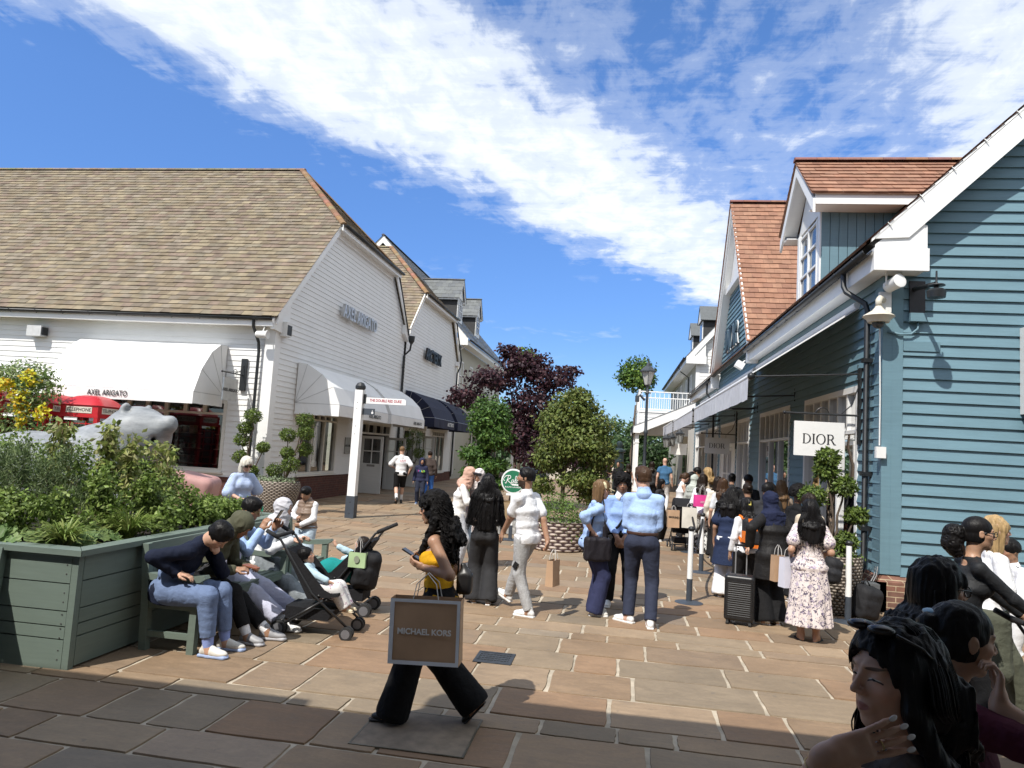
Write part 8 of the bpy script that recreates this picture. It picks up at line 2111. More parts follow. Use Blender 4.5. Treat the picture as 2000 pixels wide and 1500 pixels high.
QP = [
 ('woman with straight brown hair and a silver shoulder bag in the queue', (2.02, 14.2), 6, 1.66, True, 'light', ('long', 'brown', dict(length=.26, width=.42)), dict(mat=cloth('pale_top', (.55, .56, .58)), infl=.02, sleeve=.4, hem=.08), BLK2, .3),
 ('woman with a dark bun standing between the headscarf and the brown-haired woman', (2.15, 12.3), 355, 1.66, True, 'tan', ('bun', 'dark', {}), dict(mat=CHAR, infl=.02, sleeve=.9, hem=.08), BLK, 0),
 ('dark-haired man glancing right above the navy headscarf', (2.30, 11.6), 50, 1.70, False, 'tan', ('short', 'black', dict(top=.05)), dict(mat=CHAR, infl=.02, sleeve=.9, hem=.08), BLK, 0),
 ('person in a maroon cap deep in the queue', (2.62, 12.9), 10, 1.66, True, 'olive', [('long', 'dark', dict(length=.15, width=.38)), ('cap', cloth('maroon', (.06, .012, .02)), {})], dict(mat=BLK2, infl=.02, sleeve=.9, hem=.08), BLK, 0),
 ('woman with light brown hair close to the shop window', (2.95, 13.6), 12, 1.70, True, 'light', ('long', 'light', dict(length=.3, width=.42)), dict(mat=cloth('taupe', (.25, .20, .16)), infl=.02, sleeve=.9, hem=.08), BLK, 0),
 ('person with a big round black afro facing right in the queue', (2.62, 11.05), 60, 1.68, True, 'dark', ('afro', 'black', dict(thick=.16)), dict(mat=BLK, infl=.02, sleeve=.9, hem=.08), BLK, 0),
 ('woman in a ribbed cream top behind the floral dress', (2.56, 10.1), 345, 1.62, True, 'light', ('long', 'dark', dict(length=.1, width=.34)), dict(mat=BEI, infl=.03, sleeve=.9, hem=.08), BLK, 0),
 ('woman in a black baseball cap with a pink bag and patterned trousers', (1.84, 15.9), 25, 1.68, True, 'olive', [('long', 'dark', dict(length=.22, width=.42)), ('cap', BLK, {})], dict(mat=WHT, infl=.02, sleeve=.9, hem=.08), pattern_cloth('bw_floral', (.60, .60, .58), (.03, .03, .03), 14, .50), .4),
 ('woman with short dark hair in a beige cardigan', (2.06, 15.2), 15, 1.66, True, 'tan', ('bob', 'dark', {}), dict(mat=CRM, infl=.03, sleeve=.9, hem=.10), BLK, 0),
 ('woman in a pale green headscarf and grey jacket', (1.80, 17.3), 40, 1.64, True, 'light', ('hijab', cloth('pale_green', (.44, .47, .42)), {}), dict(mat=cloth('sage_grey', (.36, .37, .34)), infl=.035, sleeve=.95, hem=.16), cloth('stone', (.3, .28, .25)), .2),
 ('woman with sleek black hair in a cream jacket', (1.86, 18.6), 60, 1.68, True, 'olive', ('long', 'black', dict(length=.1, width=.34)), dict(mat=CRM, infl=.03, sleeve=.95, hem=.12), CHAR, 0),
 ('man with short black hair facing left by the doorway', (2.12, 19.3), 285, 1.80, False, 'tan', ('short', 'black', {}), dict(mat=BLK2, infl=.02, sleeve=.9, hem=.08), BLK, 0),
 ('woman with wavy blonde hair and sunglasses by the doorway', (2.42, 19.6), 315, 1.80, True, 'light', ('long', 'blonde', dict(length=.2, width=.5, rough=1.6)), dict(mat=BEI, infl=.02, sleeve=.9, hem=.08), CHAR, 0),
 ('person in a black beanie near the second window', (2.72, 15.6), 20, 1.74, False, 'dark', ('crop', 'black', dict(thick=.07, top=.08)), dict(mat=BLK, infl=.02, sleeve=.9, hem=.08), BLK, 0),
 ('dark-haired person half hidden beside the white door frame', (2.55, 16.6), 10, 1.74, True, 'olive', ('bun', 'black', {}), dict(mat=CHAR, infl=.02, sleeve=.9, hem=.08), BLK, 0),
 ('small child with dark hair peering past the tall man in blue', (1.06, 17.6), 120, 1.48, True, 'tan', ('bob', 'black', {}), dict(mat=CHAR, infl=.02, sleeve=.9, hem=.08), BLK, 0),
]
for lab, at, fc, H, fem, sk_, hr, tp, bt, fold in QP:
 person(lab, at, fc, H, fem, sk_, dict(head=(0, -8, 0)), hr, tp, dict(mat=bt, infl=.016, knee=.09 if fem else .075, hem=.10 if fem else .07, drop=.02), ('trainer', (.4, .4, .4)), group=QG)
person('young woman with a ponytail and white vest looking at her phone in the queue', (1.58, 18.2), 78, 1.68, True, 'fair', dict(lean=(0, 8), head=(0, -28, 0), armR=dict(w=(.06, .33, 1.18), pole=(.6, -.5, -1), hd=(-.2, .8, .3), curl=.8), armL=dict(w=(-.06, .33, 1.18), pole=(-.6, -.5, -1), hd=(.2, .8, .3), curl=.8)), ('pony', 'brown', {}), dict(mat=WHT, infl=.010, hem=.04, name='vest_top'), dict(mat=BLK2, infl=.012), ('trainer', WSH), group=QG, lid=.5)
# --- far end of the street
person('bald man in a blue sleeveless shirt walking away by the verandah', (1.84, 28.2), 5, 2.0, False, 'fair', {}, ('bald', '', {}), dict(mat=cloth('teal_blue', (.05, .13, .24)), infl=.03, sleeve=.16, cuff=.09, hem=.10), dict(mat=WHT, infl=.02), ('trainer', WSH))
person('woman with dark hair walking beside the bald man in blue', (1.40, 29.0), 15, 1.82, True, 'tan', {}, ('long', 'dark', dict(length=.2, width=.4)), dict(mat=CHAR, infl=.02, sleeve=.3, hem=.1), dict(mat=BLK, infl=.02), ('trainer', DKS))
person('shop worker in black with a tan cap and name badge, far down the street', (-.46, 34.6), 165, 1.64, True, 'olive', dict(head=(0, -6, 0), armL=dict(w=(-.06, .22, 1.18), pole=(-1, -.5, -.4), hd=(.6, .3, .5))), [('bun', 'dark', {}), ('cap', cloth('tan_cap', (.30, .20, .14)), {})], dict(mat=BLK, infl=.025, sleeve=.45, hem=.10), dict(mat=CHAR, infl=.02, hem=.1, knee=.1), ('trainer', DKS))
person('man in a black long-sleeved top at the far end of the street', (.10, 34.2), 190, 1.72, False, 'olive', {}, ('short', 'black', {}), dict(mat=BLK, infl=.025, sleeve=.95, hem=.10), dict(mat=BLK, infl=.02), ('trainer', DKS))
person('woman in a black vest with her back turned at the far end', (.50, 30.2), 350, 1.66, True, 'light', {}, ('long', 'dark', dict(length=.15, width=.4)), dict(mat=BLK, infl=.015, hem=.10), dict(mat=BLK, infl=.02), ('trainer', DKS))
person('person in a cream top bending near the green street post', (-.02, 38.6), 260, 1.64, True, 'light', dict(lean=(10, 30)), ('bob', 'blonde', {}), dict(mat=CRM, infl=.025, sleeve=.9, hem=.10), dict(mat=BEI, infl=.02), ('trainer', WSH))
person('person in blue jeans and a dark jacket behind the purple maple', (-2.9, 27.5), 200, 1.74, False, 'tan', {}, ('short', 'black', {}), dict(mat=cloth('dark_denim_jacket', (.03, .04, .06)), infl=.025, sleeve=.9, hem=.10), dict(mat=DEN, infl=.02), ('trainer', DKS))
person('person in a white baseball cap behind the grey bear statue', (-13.9, 15.1), 200, 1.76, False, 'light', {}, [('short', 'dark', {}), ('cap', WHT, {})], dict(mat=CRM, infl=.02, sleeve=.4, hem=.1), dict(mat=DEN, infl=.02), ('trainer', WSH))
person('person in a maroon cap behind the grey bear statue', (-13.4, 15.1), 160, 1.72, False, 'light', {}, [('short', 'dark', {}), ('cap', cloth('wine_cap', (.22, .03, .06)), {})], dict(mat=GRY, infl=.02, sleeve=.4, hem=.1), dict(mat=DEN, infl=.02), ('trainer', WSH))
# --- the right-hand foreground
def specs(k, ob, ch, mat=None, r=.0028):
 m = MB(); p = k.hc+k.Mh @ (V3(0, .40, .02)*k.hh)
 for sg in (-1, 1):
  m.tube([p+k.Mh @ V3(sg*.034+.026*math.cos(a), 0, .020*math.sin(a)) for a in [i*math.pi/8 for i in range(17)]], r, 5)
  m.tube([p+k.Mh @ V3(sg*.060, 0, .008), p+k.Mh @ V3(sg*.078, -.05, .008), p+k.Mh @ V3(sg*.081, -.115, .004)], r, 5)
 m.tube([p+k.Mh @ V3(-.009, .004, .006), p+k.Mh @ V3(.009, .004, .006)], r, 5)
 ch('glasses', m.mesh('g', True), mat or PHONE)
person('woman in a fitted black top with slicked hair, a big curly puff and dark-rimmed glasses', (2.46, 5.60), 92, 1.70, True, 'olive', dict(lean=(2, 10), head=(-2, -3, 0), bust=1.35, girth=1.05, armR=dict(W=(2.92, 5.42, .98), poleW=(-.7, -.5, -.8), hdW=(.9, 0, -.4), curl=1.0), armL=dict(W=(2.92, 5.76, .98), poleW=(-.7, .5, -.8), hdW=(.9, 0, -.4), curl=1.0)),
 ('puff', 'black', {}), dict(mat=cloth('jersey_black', (.016, .017, .019), .6), infl=.006, sleeve=.97, hem=.02, fold=.45, neckh=-.03), dict(mat=BLK, infl=.01), ('trainer', DKS), extra=specs)
def trio_print(k, ob, ch): pass
person('blonde woman in a white shirt and green cargo trousers walking right', (3.02, 6.45), 90, 1.66, True, 'fair', dict(lean=(2, 6), head=(0, 2, 0), armR=dict(w=(.14, .26, .98), pole=(.6, -1, -.3), hd=(0, .9, -.3), curl=.9), legR=dict(a=(.09, -.22, .13), pitch=-30), legL=dict(a=(-.09, .34, .095), pitch=14)),
 ('bob', 'blonde', dict(thick=.02)), dict(mat=WHT, infl=.018, sleeve=.4, cuff=.07, hem=.12, name='shirt'), dict(mat=cloth('cargo_green', (.085, .09, .065)), infl=.03, knee=.10, hem=.085, fold=1.3, name='cargo_trousers'), ('trainer', (.03, .03, .032), (.5, .5, .5)), socks=(WHT, .28))
def stripes3(k, ob, ch):
 s = k.s
 for sg in (1, -1):
  q = 'R' if sg > 0 else 'L'; a = nrm(k.el[q]-k.sh[q])
  for i in (-1, 0, 1):
   pts = [k.nb+k.rc*sg*.07*s+k.d1*.006*s+k.fc*i*.020*s, k.sh[q]+k.d1*.060*s+k.fc*i*.022*s, k.sh[q]+k.rc*sg*.052*s+k.d1*.03*s+k.fc*i*.022*s, k.sh[q]+a*.09*s+k.rc*sg*.064*s+k.fc*i*.022*s, k.sh[q]+a*.14*s+k.rc*sg*.066*s+k.fc*i*.022*s]
   strap_tube(ch, pts, .0055*s, BLK, 'stripe')
person('boy in a white T-shirt with black shoulder stripes at the right edge', (3.72, 7.45), 262, 1.40, False, 'tan', dict(lean=(1, 4), head=(0, -8, 0), headk=1.12, armL=dict(w=(-.08, .26, 1.02), pole=(-.8, -.6, -.6), hd=(.4, .8, 0), curl=.9)), ('crop', 'black', dict(thick=.04, top=.06, low=-.06)), dict(mat=WHT, infl=.026, sleeve=.45, cuff=.08, hem=.10, name='t_shirt'), dict(mat=cloth('white_shorts', (.6, .6, .6)), kind='shorts', length=.55, hem=.10, infl=.02, name='shorts'), ('trainer', DKS), extra=stripes3, lid=.4)
person('woman with glasses and long dark hair behind the maroon-topped woman', (1.24, 3.22), 84, 1.63, True, 'olive', dict(lean=(2, 8), head=(-4, -6, 0)), ('long', 'black', dict(length=.35, width=.45, front=(1,), fl=.15, rough=.7)), dict(mat=BLK2, infl=.02, sleeve=.95, hem=.08), dict(mat=BLK, infl=.014), ('trainer', DKS), extra=specs)
def watch_claw(k, ob, ch):
 m = MB(); p = k.hc+k.Mh @ (V3(-.10, -.44, .28)*k.hh); m.sphere(p, (.030, .020, .012), 10, 6); ch('hair_claw', m.mesh('c', True), M('claw_blue', (.25, .40, .50), .4))
person('woman in a maroon top with dark pinned-up hair, hand to her mouth', (.975, 2.44), 74, 1.59, True, 'olive', dict(lean=(2, 12), head=(-10, -6, 0), girth=1.1, armR=dict(W=(1.12, 2.33, 1.30), poleW=(.3, -.6, -1), hdW=(.15, .2, .95), hnW=(-.8, .4, 0), curl=.9), armL=dict(w=(-.2, .18, .95), pole=(-.8, -.6, -.3))),
 ('bun', 'black', dict(hairline=-.06, facew=.255, faced=.34)), dict(mat=cloth('maroon_jersey', (.075, .014, .030)), infl=.022, sleeve=.70, cuff=.062, hem=.16, name='top', fold=1.0), dict(mat=BLK, infl=.014), ('trainer', DKS), extra=watch_claw, res=.0055)
def near_extra(k, ob, ch):
 s = k.s; hh = k.hh; Lh = lambda x, y, z: k.hc+k.Mh @ (V3(x, y, z)*hh)
 m = MB()
 g = k.hd['R']
 for sg in (-1, 1):
  c = Lh(sg*.15, .25, .49); m.sphere(c, (.030, .022, .012), 14, 8); m.tube([Lh(sg*.29, .20, .47), Lh(sg*.38, -.02, .36), Lh(sg*.39, -.2, .20)], .004, 6)
 m.tube([Lh(-.28, .24, .50), Lh(0, .28, .53), Lh(.28, .24, .50)], .004, 6); ch('sunglasses', m.mesh('g', True), M('tortoise', (.02, .016, .014), .2))
 m = MB(); m.tube([Lh(.385, -.10, .34), Lh(.392, -.16, .27)], .005, 6); ch('glasses_hinge', m.mesh('h', True), M('gold_wire', (.4, .3, .12), .3, metal=.8))
 m = MB()
 d, n = g['d'], nrm(g['n']-g['d']*(g['n']@g['d'])); w_ = np.cross(d, n); Ln = [.068, .078, .073, .058]; c_ = g['curl']
 for i in range(4):
  o = (1.5-i)*.0205*s*.86*-1; a = rad(g['spread']*(1.5-i)*-1); p = k.wr['R']+d*.098*s+w_*o; dd = nrm(d*math.cos(a)+w_*math.sin(a)); ang = 0; ln = [Ln[i]*.48, Ln[i]*.30, Ln[i]*.24]
  for j in range(3):
   ang += c_*(.75 if j == 0 else 1.)*(1+.06*i); e = p+(dd*math.cos(ang)+n*math.sin(ang))*ln[j]*s*1.02; f = (dd*math.cos(ang)+n*math.sin(ang)); p = e
  nn = nrm(n*math.cos(ang)-dd*math.sin(ang)); Mx = np.stack([np.cross(f, nn), f, nn], 1)
  V = Vox(p-.03, p+.03, .0012); V.ell(p-nn*.0052*s+f*.003, V3(.0062, .0115, .0022)*s, Mx, 0); ch('fingernail', V.mesh('n', 0), M('nail_white', (.62, .60, .59), .2, .03))
 V = Vox(k.wr['R']-.1, k.wr['R']+.1, .003)
 m = MB(); dd = nrm(k.wr['R']-k.el['R']); u = nrm(np.cross(dd, V3(0, 0, 1))); v = np.cross(dd, u)
 for off in (.025, .04): m.tube([k.wr['R']-dd*off+(u*math.cos(a)+v*math.sin(a))*.030 for a in [i*math.pi/10 for i in range(21)]], .0012, 5)
 ch('bracelet', m.mesh('b', True), M('gold_wire', ''))
 p = k.wr['R']+d*.115*s+w_*(-.5*.0205*s*.86*-1)*-1; m = MB(); m.tube([p+(w_*math.cos(a)+n*math.sin(a))*.0095 for a in [i*math.pi/8 for i in range(17)]], .0014, 5); ch('ring', m.mesh('r', True), M('gold_wire', ''))
 m = MB(); m.sphere(Lh(-.36, -.02, -.17), .004, 8, 6); m.sphere(Lh(.36, -.02, -.17), .004, 8, 6); ch('earring', m.mesh('e', True), M('steel_clip', (.5, .5, .48), .3, metal=.8))
 ch('hair_locks', strands(k, 620, .26, 3, .0019, 0, 1.05, 84, .8, .012, .05), hair_mat('hair_black', HAIRC['black']))
 m = MB()
 for sg in (1, -1):
  a = k.nb+k.rc*sg*.058*s-k.d1*.0*s+k.fc*.03*s; b = k.nb+k.rc*sg*.018*s-k.d1*.11*s+k.fc*.115*s; c = k.nb+k.rc*sg*.085*s-k.d1*.10*s+k.fc*.095*s; e = k.nb+k.rc*sg*.095*s-k.d1*.02*s+k.fc*.045*s
  m.prism([a, b, c, e], tuple(k.fc*.006))
 ch('lapel', m.mesh('l'), cloth('taupe_silk', ''))
person('woman with long black hair and white nails in the near foreground, hand on her chest', (.672, 1.80), 206, 1.625, True, 'light',
 dict(lean=(0, 4), head=(-44, 0, 2), girth=1.06, bust=1.1, shw=1.05, armR=dict(W=(.452, 1.60, 1.372), poleW=(-.75, -.15, -1), hdW=(.90, .06, .34), hnW=(-.05, 1, -.2), curl=.10, spread=4, thumb=.1, straight=1), armL=dict(w=(-.27, .02, .90), pole=(-1, -.6, 0))),
 ('long', 'black', dict(length=.22, width=.44, thick=.05, front=(-1,), fl=.18, rough=.55, facew=.325, faced=.50, hairline=.10)), dict(mat=cloth('taupe_silk', (.115, .10, .098), .5), infl=.012, hem=.10, name='sleeveless_blouse', neckh=-.05, fold=1.1), dict(mat=BLK, infl=.012), ('flat', DKS, DKS), lid=.55, extra=near_extra, res=.0042, lip=(.26, .09, .085))
# ---------------------------------------------------------------- street furniture and objects
def make_bench(label, loc, rz, L=1.75, group='sage-green benches'):
 t = thing('garden_bench', label, 'bench', loc, rz, group); D = .52
 def bp(nm, bs, lab=None): m = MB(); [m.b2(a, b) for a, b in bs]; return part(nm, m, GRN, t, W=False)
 for sx in (0, 1):
  x = -L/2 if sx == 0 else L/2-.065
  bp('leg', [((x, D-.065, 0), (x+.065, D, .62))])
  m = MB(); m.prism([(x, 0, 0), (x, .07, 0), (x, .05, .45), (x, .0, .92), (x, -.06, .92), (x, -.02, .45)], (.065, 0, 0)); part('leg', m, GRN, t, W=False)
  m = MB(); m.prism([(x-.01, -.02, .62), (x-.01, D*.55, .60), (x-.01, D+.01, .625), (x-.01, D+.06, .66), (x-.01, D+.04, .685), (x-.01, D*.5, .655), (x-.01, -.03, .675)], (.085, 0, 0)); part('armrest', m, GRN, t, W=False)
  bp('side_rail', [((x+.012, .045, .37), (x+.055, D-.066, .44)), ((x+.012, .045, .12), (x+.05, D-.066, .17))])
 bp('seat', [((-L/2+.02, .07+i*.088, .442+.002*(i % 2)), (L/2-.02, .135+i*.088, .464+.002*(i % 2))) for i in range(5)]+[((-L/2+.07, D-.045, .38), (L/2-.07, D-.02, .44))])
 m = MB()
 for z0, z1 in ((.56, .62), (.84, .92)): m.prism([(-L/2+.066, .03-(z0-.45)*.12, z0), (L/2-.066, .03-(z0-.45)*.12, z0), (L/2-.066, .03-(z1-.45)*.12, z1), (-L/2+.066, .03-(z1-.45)*.12, z1)], (0, -.035, 0))
 n = 14
 for i in range(n):
  x = -L/2+.12+(L-.24)*i/(n-1); m.prism([(x-.022, .012, .62), (x+.022, .012, .62), (x+.022, -.014, .84), (x-.022, -.014, .84)], (0, -.018, 0))
 part('backrest', m, GRN, t, W=False)
make_bench('nearest sage-green bench, along the planter side with three people on it', (-4.08, 6.86, 0), -math.pi/2)
make_bench('farther sage-green bench beyond it along the planter side', (-4.08, 8.32, 0), -math.pi/2, 1.1)
make_bench('sage-green bench at the left edge of the frame in front of the planter', (-5.72, 5.24, 0), math.pi)
def fingerpost():
 t = thing('fingerpost', 'white square fingerpost with a dark base and black cap', 'signpost', (-6.52, 17.5, 0)); x, y = -6.52, 17.5
 m = MB(); m.b2((x-.10, y-.10, .55), (x+.10, y+.10, 3.22)); part('post', m, TRIM, t)
 m = MB(); m.b2((x-.115, y-.115, 0), (x+.115, y+.115, .55)); part('base', m, M('slate_paint', (.045, .055, .07), .5), t)
 m = MB(); m.lathe([(.09, 3.22), (.13, 3.26), (.13, 3.32), (.08, 3.40), (.02, 3.42)], (x, y, 0), 16); part('cap', m, BLACK, t)
 m = MB(); m.b2((x+.10, y-.02, 2.88), (x+.17, y+.02, 3.12)); part('bracket', m, BLACK, t)
 m = MB(); m.prism([(x+.18, y-.015, 2.89), (x+1.22, y-.015, 2.89), (x+1.22, y-.015, 3.0), (x+1.17, y-.015, 3.04), (x+.18, y-.015, 3.04)], (0, .03, 0)); f = part('finger_board', m, TRIM, t)
 place_text('lettering', text_mesh('THE DOUBLE RED DUKE', .098, .002, bold=.002, xs=.78), [M('red_lettering', (.35, .02, .05), .5)], f, (x+.69, y-.0165, 2.97), (1, 0, 0), (0, 0, 1))
 m = MB(); m.b2((x+.10, y-.015, 2.60), (x+.42, y+.015, 2.76)); f = part('small_board', m, M('slate_paint', ''), t)
 m = MB(); m.b2((x+.34, y-.02, 2.63), (x+.39, y-.015, 2.68)); m.tube([(x+.365, y-.018, 2.68), (x+.365, y-.018, 2.72)], .01, 5); part('pictogram', m, LETTER_W, f)
 m = MB()
 for z in (2.9, 2.75, 2.3, 2.1): m.sphere((x-.02, y-.101, z), (.012, .004, .012), 8, 5)
 m.sphere((x, y-.116, .4), (.016, .006, .016), 8, 5); m.sphere((x, y-.116, .12), (.016, .006, .016), 8, 5); part('bolt', m, BLACK, t)
fingerpost()
def round_sign():
 x, y = -2.19, 15.6; t = thing('round_sign', 'round green lollipop sign with white script on a white post', 'sign', (x, y, 0))
 A = Matrix.Rotation(rad(90), 3, 'X')
 m = MB(); m.lathe([(.02, -.02), (.262, -.02), (.27, 0), (.262, .02), (.02, .02)], (x, y, 1.26), 40, axis=A); d = part('disc', m, LETTER_W, t, 'auto')
 m = MB(); m.lathe([(.01, .022), (.236, .022), (.236, .0245), (.01, .0245)], (x, y, 1.26), 40, axis=A); part('green_face', m, M('sign_green', (.018, .15, .075), .4, .05), d)
 m = MB(); m.lathe([(.243, .0225), (.250, .0225), (.250, .0235), (.243, .0235)], (x, y, 1.26), 40, axis=A)
 yy = y-.026; sc = .17
 def st(pts, r=.0085):
  P = []
  for i in range(len(pts)-1):
   p0, p1, p2, p3 = pts[max(i-1, 0)], pts[i], pts[i+1], pts[min(i+2, len(pts)-1)]
   for k in range(5):
    u = k/5; P.append(tuple(.5*(2*p1[j]+(p2[j]-p0[j])*u+(2*p0[j]-5*p1[j]+4*p2[j]-p3[j])*u*u+(3*p1[j]-p0[j]-3*p2[j]+p3[j])*u**3) for j in (0, 1)))
  P.append(pts[-1]); m.tube([(x+a*sc, yy, 1.275+b*sc) for a, b in P], r, 6)
 st([(-1.1, -.1), (-1.25, .15), (-.95, .55), (-.45, .62), (-.35, .35), (-.7, .1), (-.8, .08), (-.55, -.15), (-.3, -.32), (-.12, -.2)]); st([(-.62, .6), (-.75, .1), (-.9, -.35), (-1.05, -.3)])
 st([(.08, .08), (-.12, .1), (-.2, -.12), (-.05, -.22), (.1, .05), (.08, -.18), (.2, -.2)], .007); st([(.2, -.2), (.42, .3), (.42, .58), (.3, .5), (.26, -.15), (.38, -.2)], .007)
 st([(.5, .12), (.42, -.2), (.3, -.62)], .007); st([(.46, -.05), (.62, .14), (.7, 0), (.58, -.2), (.46, -.16)], .007); st([(.72, -.2), (.95, .35), (.95, .6), (.86, .5), (.8, -.2)], .007); st([(.82, -.02), (.98, .1), (.98, -.16), (1.08, -.2)], .007)
 st([(1.12, .45), (1.08, .32)], .007); st([(1.12, -.15), (1.25, .1), (1.3, -.12), (1.16, -.2)], .007)
 m.prism([(x-.06, yy, 1.215), (x+.16, yy, 1.205), (x+.185, yy, 1.165), (x-.02, yy, 1.175)], (0, .004, 0)); part('script_lettering', m, LETTER_W, d)
 place_text('lettering', text_mesh('RALPH LAUREN', .042, .002, bold=.001, spacing=1.2), [LETTER_W], d, (x, y-.026, 1.135), (1, 0, 0), (0, 0, 1))
 m = MB(); m.b2((x-.14, y-.03, .955), (x+.14, y+.03, 1.0)); m.b2((x-.035, y-.03, .32), (x+.035, y+.03, .955)); part('post', m, TRIM, t)
 m = MB(); m.b2((x-.036, y-.031, .02), (x+.036, y+.031, .32)); m.b2((x-.33, y-.2, 0), (x+.33, y+.2, .02)); part('base', m, M('slate_paint', ''), t)
round_sign()
def stanchion(label, x, y):
 t = thing('rope_post', label, 'rope post', (x, y, 0), 0, 'white rope posts along the queue')
 m = MB(); m.lathe([(.038, .33), (.034, .97), (.02, .975)], (x, y, 0), 14); part('post', m, TRIM, t, 'auto')
 m = MB(); m.lathe([(.04, .02), (.04, .33)], (x, y, 0), 14); m.lathe([(.19, 0), (.19, .012), (.05, .035)], (x, y, 0), 24); part('base', m, M('slate_paint', ''), t, 'auto')
 m = MB(); m.lathe([(.02, .975), (.045, .99), (.045, 1.02), (.02, 1.04)], (x, y, 0), 12); part('knob', m, BLACK, t, True)
def rope(label, a, b, sag):
 m = MB(); a, b = Vector(a), Vector(b); m.tube([a+(b-a)*i/14-Vector((0, 0, 1))*sag*math.sin(math.pi*i/14) for i in range(15)], .02, 8); tag(obj('rope', m.mesh('rope', True), [M('rope_black', (.012, .012, .013), .8, .2, 40, .4, 200)]), label, 'rope', 'black barrier ropes')
stanchion('white and slate rope post standing alone left of the suitcase', 1.07, 10.35); stanchion('white and slate rope post behind the dark-haired girl in navy', 1.55, 13.2); stanchion('white and slate rope post at the wicker planter by the floral dress', 3.02, 9.98); stanchion('white and slate rope post beside the black pram', 1.62, 15.9)
rope('black rope sagging between the lone rope post and the girl in navy', (1.07, 10.35, .93), (1.55, 13.2, .93), .30); rope('black rope between the two rope posts near the pram', (1.55, 13.2, .93), (1.62, 15.9, .93), .32)
def lamp():
 x, y = 1.16, 30.8; t = thing('street_lamp', 'tall dark lamp post with a tapered lantern head beside the verandah', 'street lamp', (x, y, 0)); DG = M('lamp_paint', (.035, .042, .05), .45, .15)
 m = MB(); m.lathe([(.16, 0), (.16, .5), (.12, .55), (.12, 1.1), (.10, 1.15), (.075, 1.2), (.065, 2.9), (.09, 2.95), (.09, 3.05), (.065, 3.1), (.055, 4.6), (.09, 4.66), (.05, 4.75), (.05, 5.0)], (x, y, 0), 14); part('post', m, DG, t, 'auto')
 m = MB(); m.tube([(x-.1, y, 4.35), (x-.30, y-.1, 4.55), (x-.42, y-.2, 4.4)], .05, 8); m.b2((x-.5, y-.35, 4.25), (x-.33, y-.1, 4.5)); part('side_arm', m, DG, t)
 m = MB(); m.lathe([(.12, 5.0), (.27, 5.55)], (x, y, 0), 4); part('lantern_glass', m, M('lamp_glass', (.42, .42, .40), .25, .05), t)
 m = MB(); m.lathe([(.33, 5.55), (.33, 5.60), (.16, 5.78), (.10, 5.82), (.08, 5.92), (.03, 5.95), (.02, 6.1), (.005, 6.2)], (x, y, 0), 8); m.lathe([(.08, 4.95), (.15, 5.0)], (x, y, 0), 8)
 for k in range(4): a = math.pi/2*k; m.tube([(x+.125*math.cos(a), y+.125*math.sin(a), 5.0), (x+.275*math.cos(a), y+.275*math.sin(a), 5.56)], .014, 5)
 part('lantern_frame', m, DG, t)
 x, y = .13, 38.0; t = thing('fluted_post', 'dark green fluted street post with a ball top at the end of the street', 'post', (x, y, 0)); m = MB()
 m.lathe([(.30, 0), (.30, .9), (.26, .95), (.24, 2.1), (.32, 2.15), (.32, 2.25), (.18, 2.32), (.12, 2.36), (.17, 2.5), (.15, 2.65), (.02, 2.72)], (x, y, 0), 20); part('column', m, M('dark_green_paint', (.018, .032, .035), .5), t, 'auto')
lamp()
def far_fence():
 t = thing('picket_gate', 'grey timber fence across the end of the street', 'fence', (-1.6, 62, .9)); m = MB(); W = M('weathered_wood', (.33, .33, .31), .8, .2)
 for i in range(16): m.b2((-2.7+i*.14, 62, 1.0), (-2.62+i*.14, 62.04, 2.0))
 m.b2((-2.75, 62.04, 1.15), (-.5, 62.08, 1.25)); m.b2((-2.75, 62.04, 1.8), (-.5, 62.08, 1.9)); m.b2((-.52, 61.95, .3), (-.38, 62.1, 2.15)); part('pickets', m, W, t)
 m = MB(); m.prism([(-6, 52, .0), (3, 52, .0), (3, 64, .95), (-6, 64, .95)], (0, 0, .01)); tag(obj('path', m.mesh('path'), [M('path_stone', (.36, .31, .24), .9, .2, 2)]), kind='structure')
 t = thing('poster_stand', 'black-framed poster stand with a yellow-green poster behind the trees', 'sign', (-1.0, 30, 0)); m = MB(); m.b2((-1.32, 30, .5), (-.62, 30.04, 1.55)); part('poster', m, M('poster', (.50, .52, .25), .5, .25, 2), t)
 m = MB();
 for a in ((-1.36, .0, -1.32, 1.6), (-.62, .0, -.58, 1.6), (-1.32, 1.55, -.62, 1.6)): m.b2((a[0], 29.98, a[1]), (a[2], 30.05, a[3]))
 part('frame', m, BLACK, t)
far_fence()
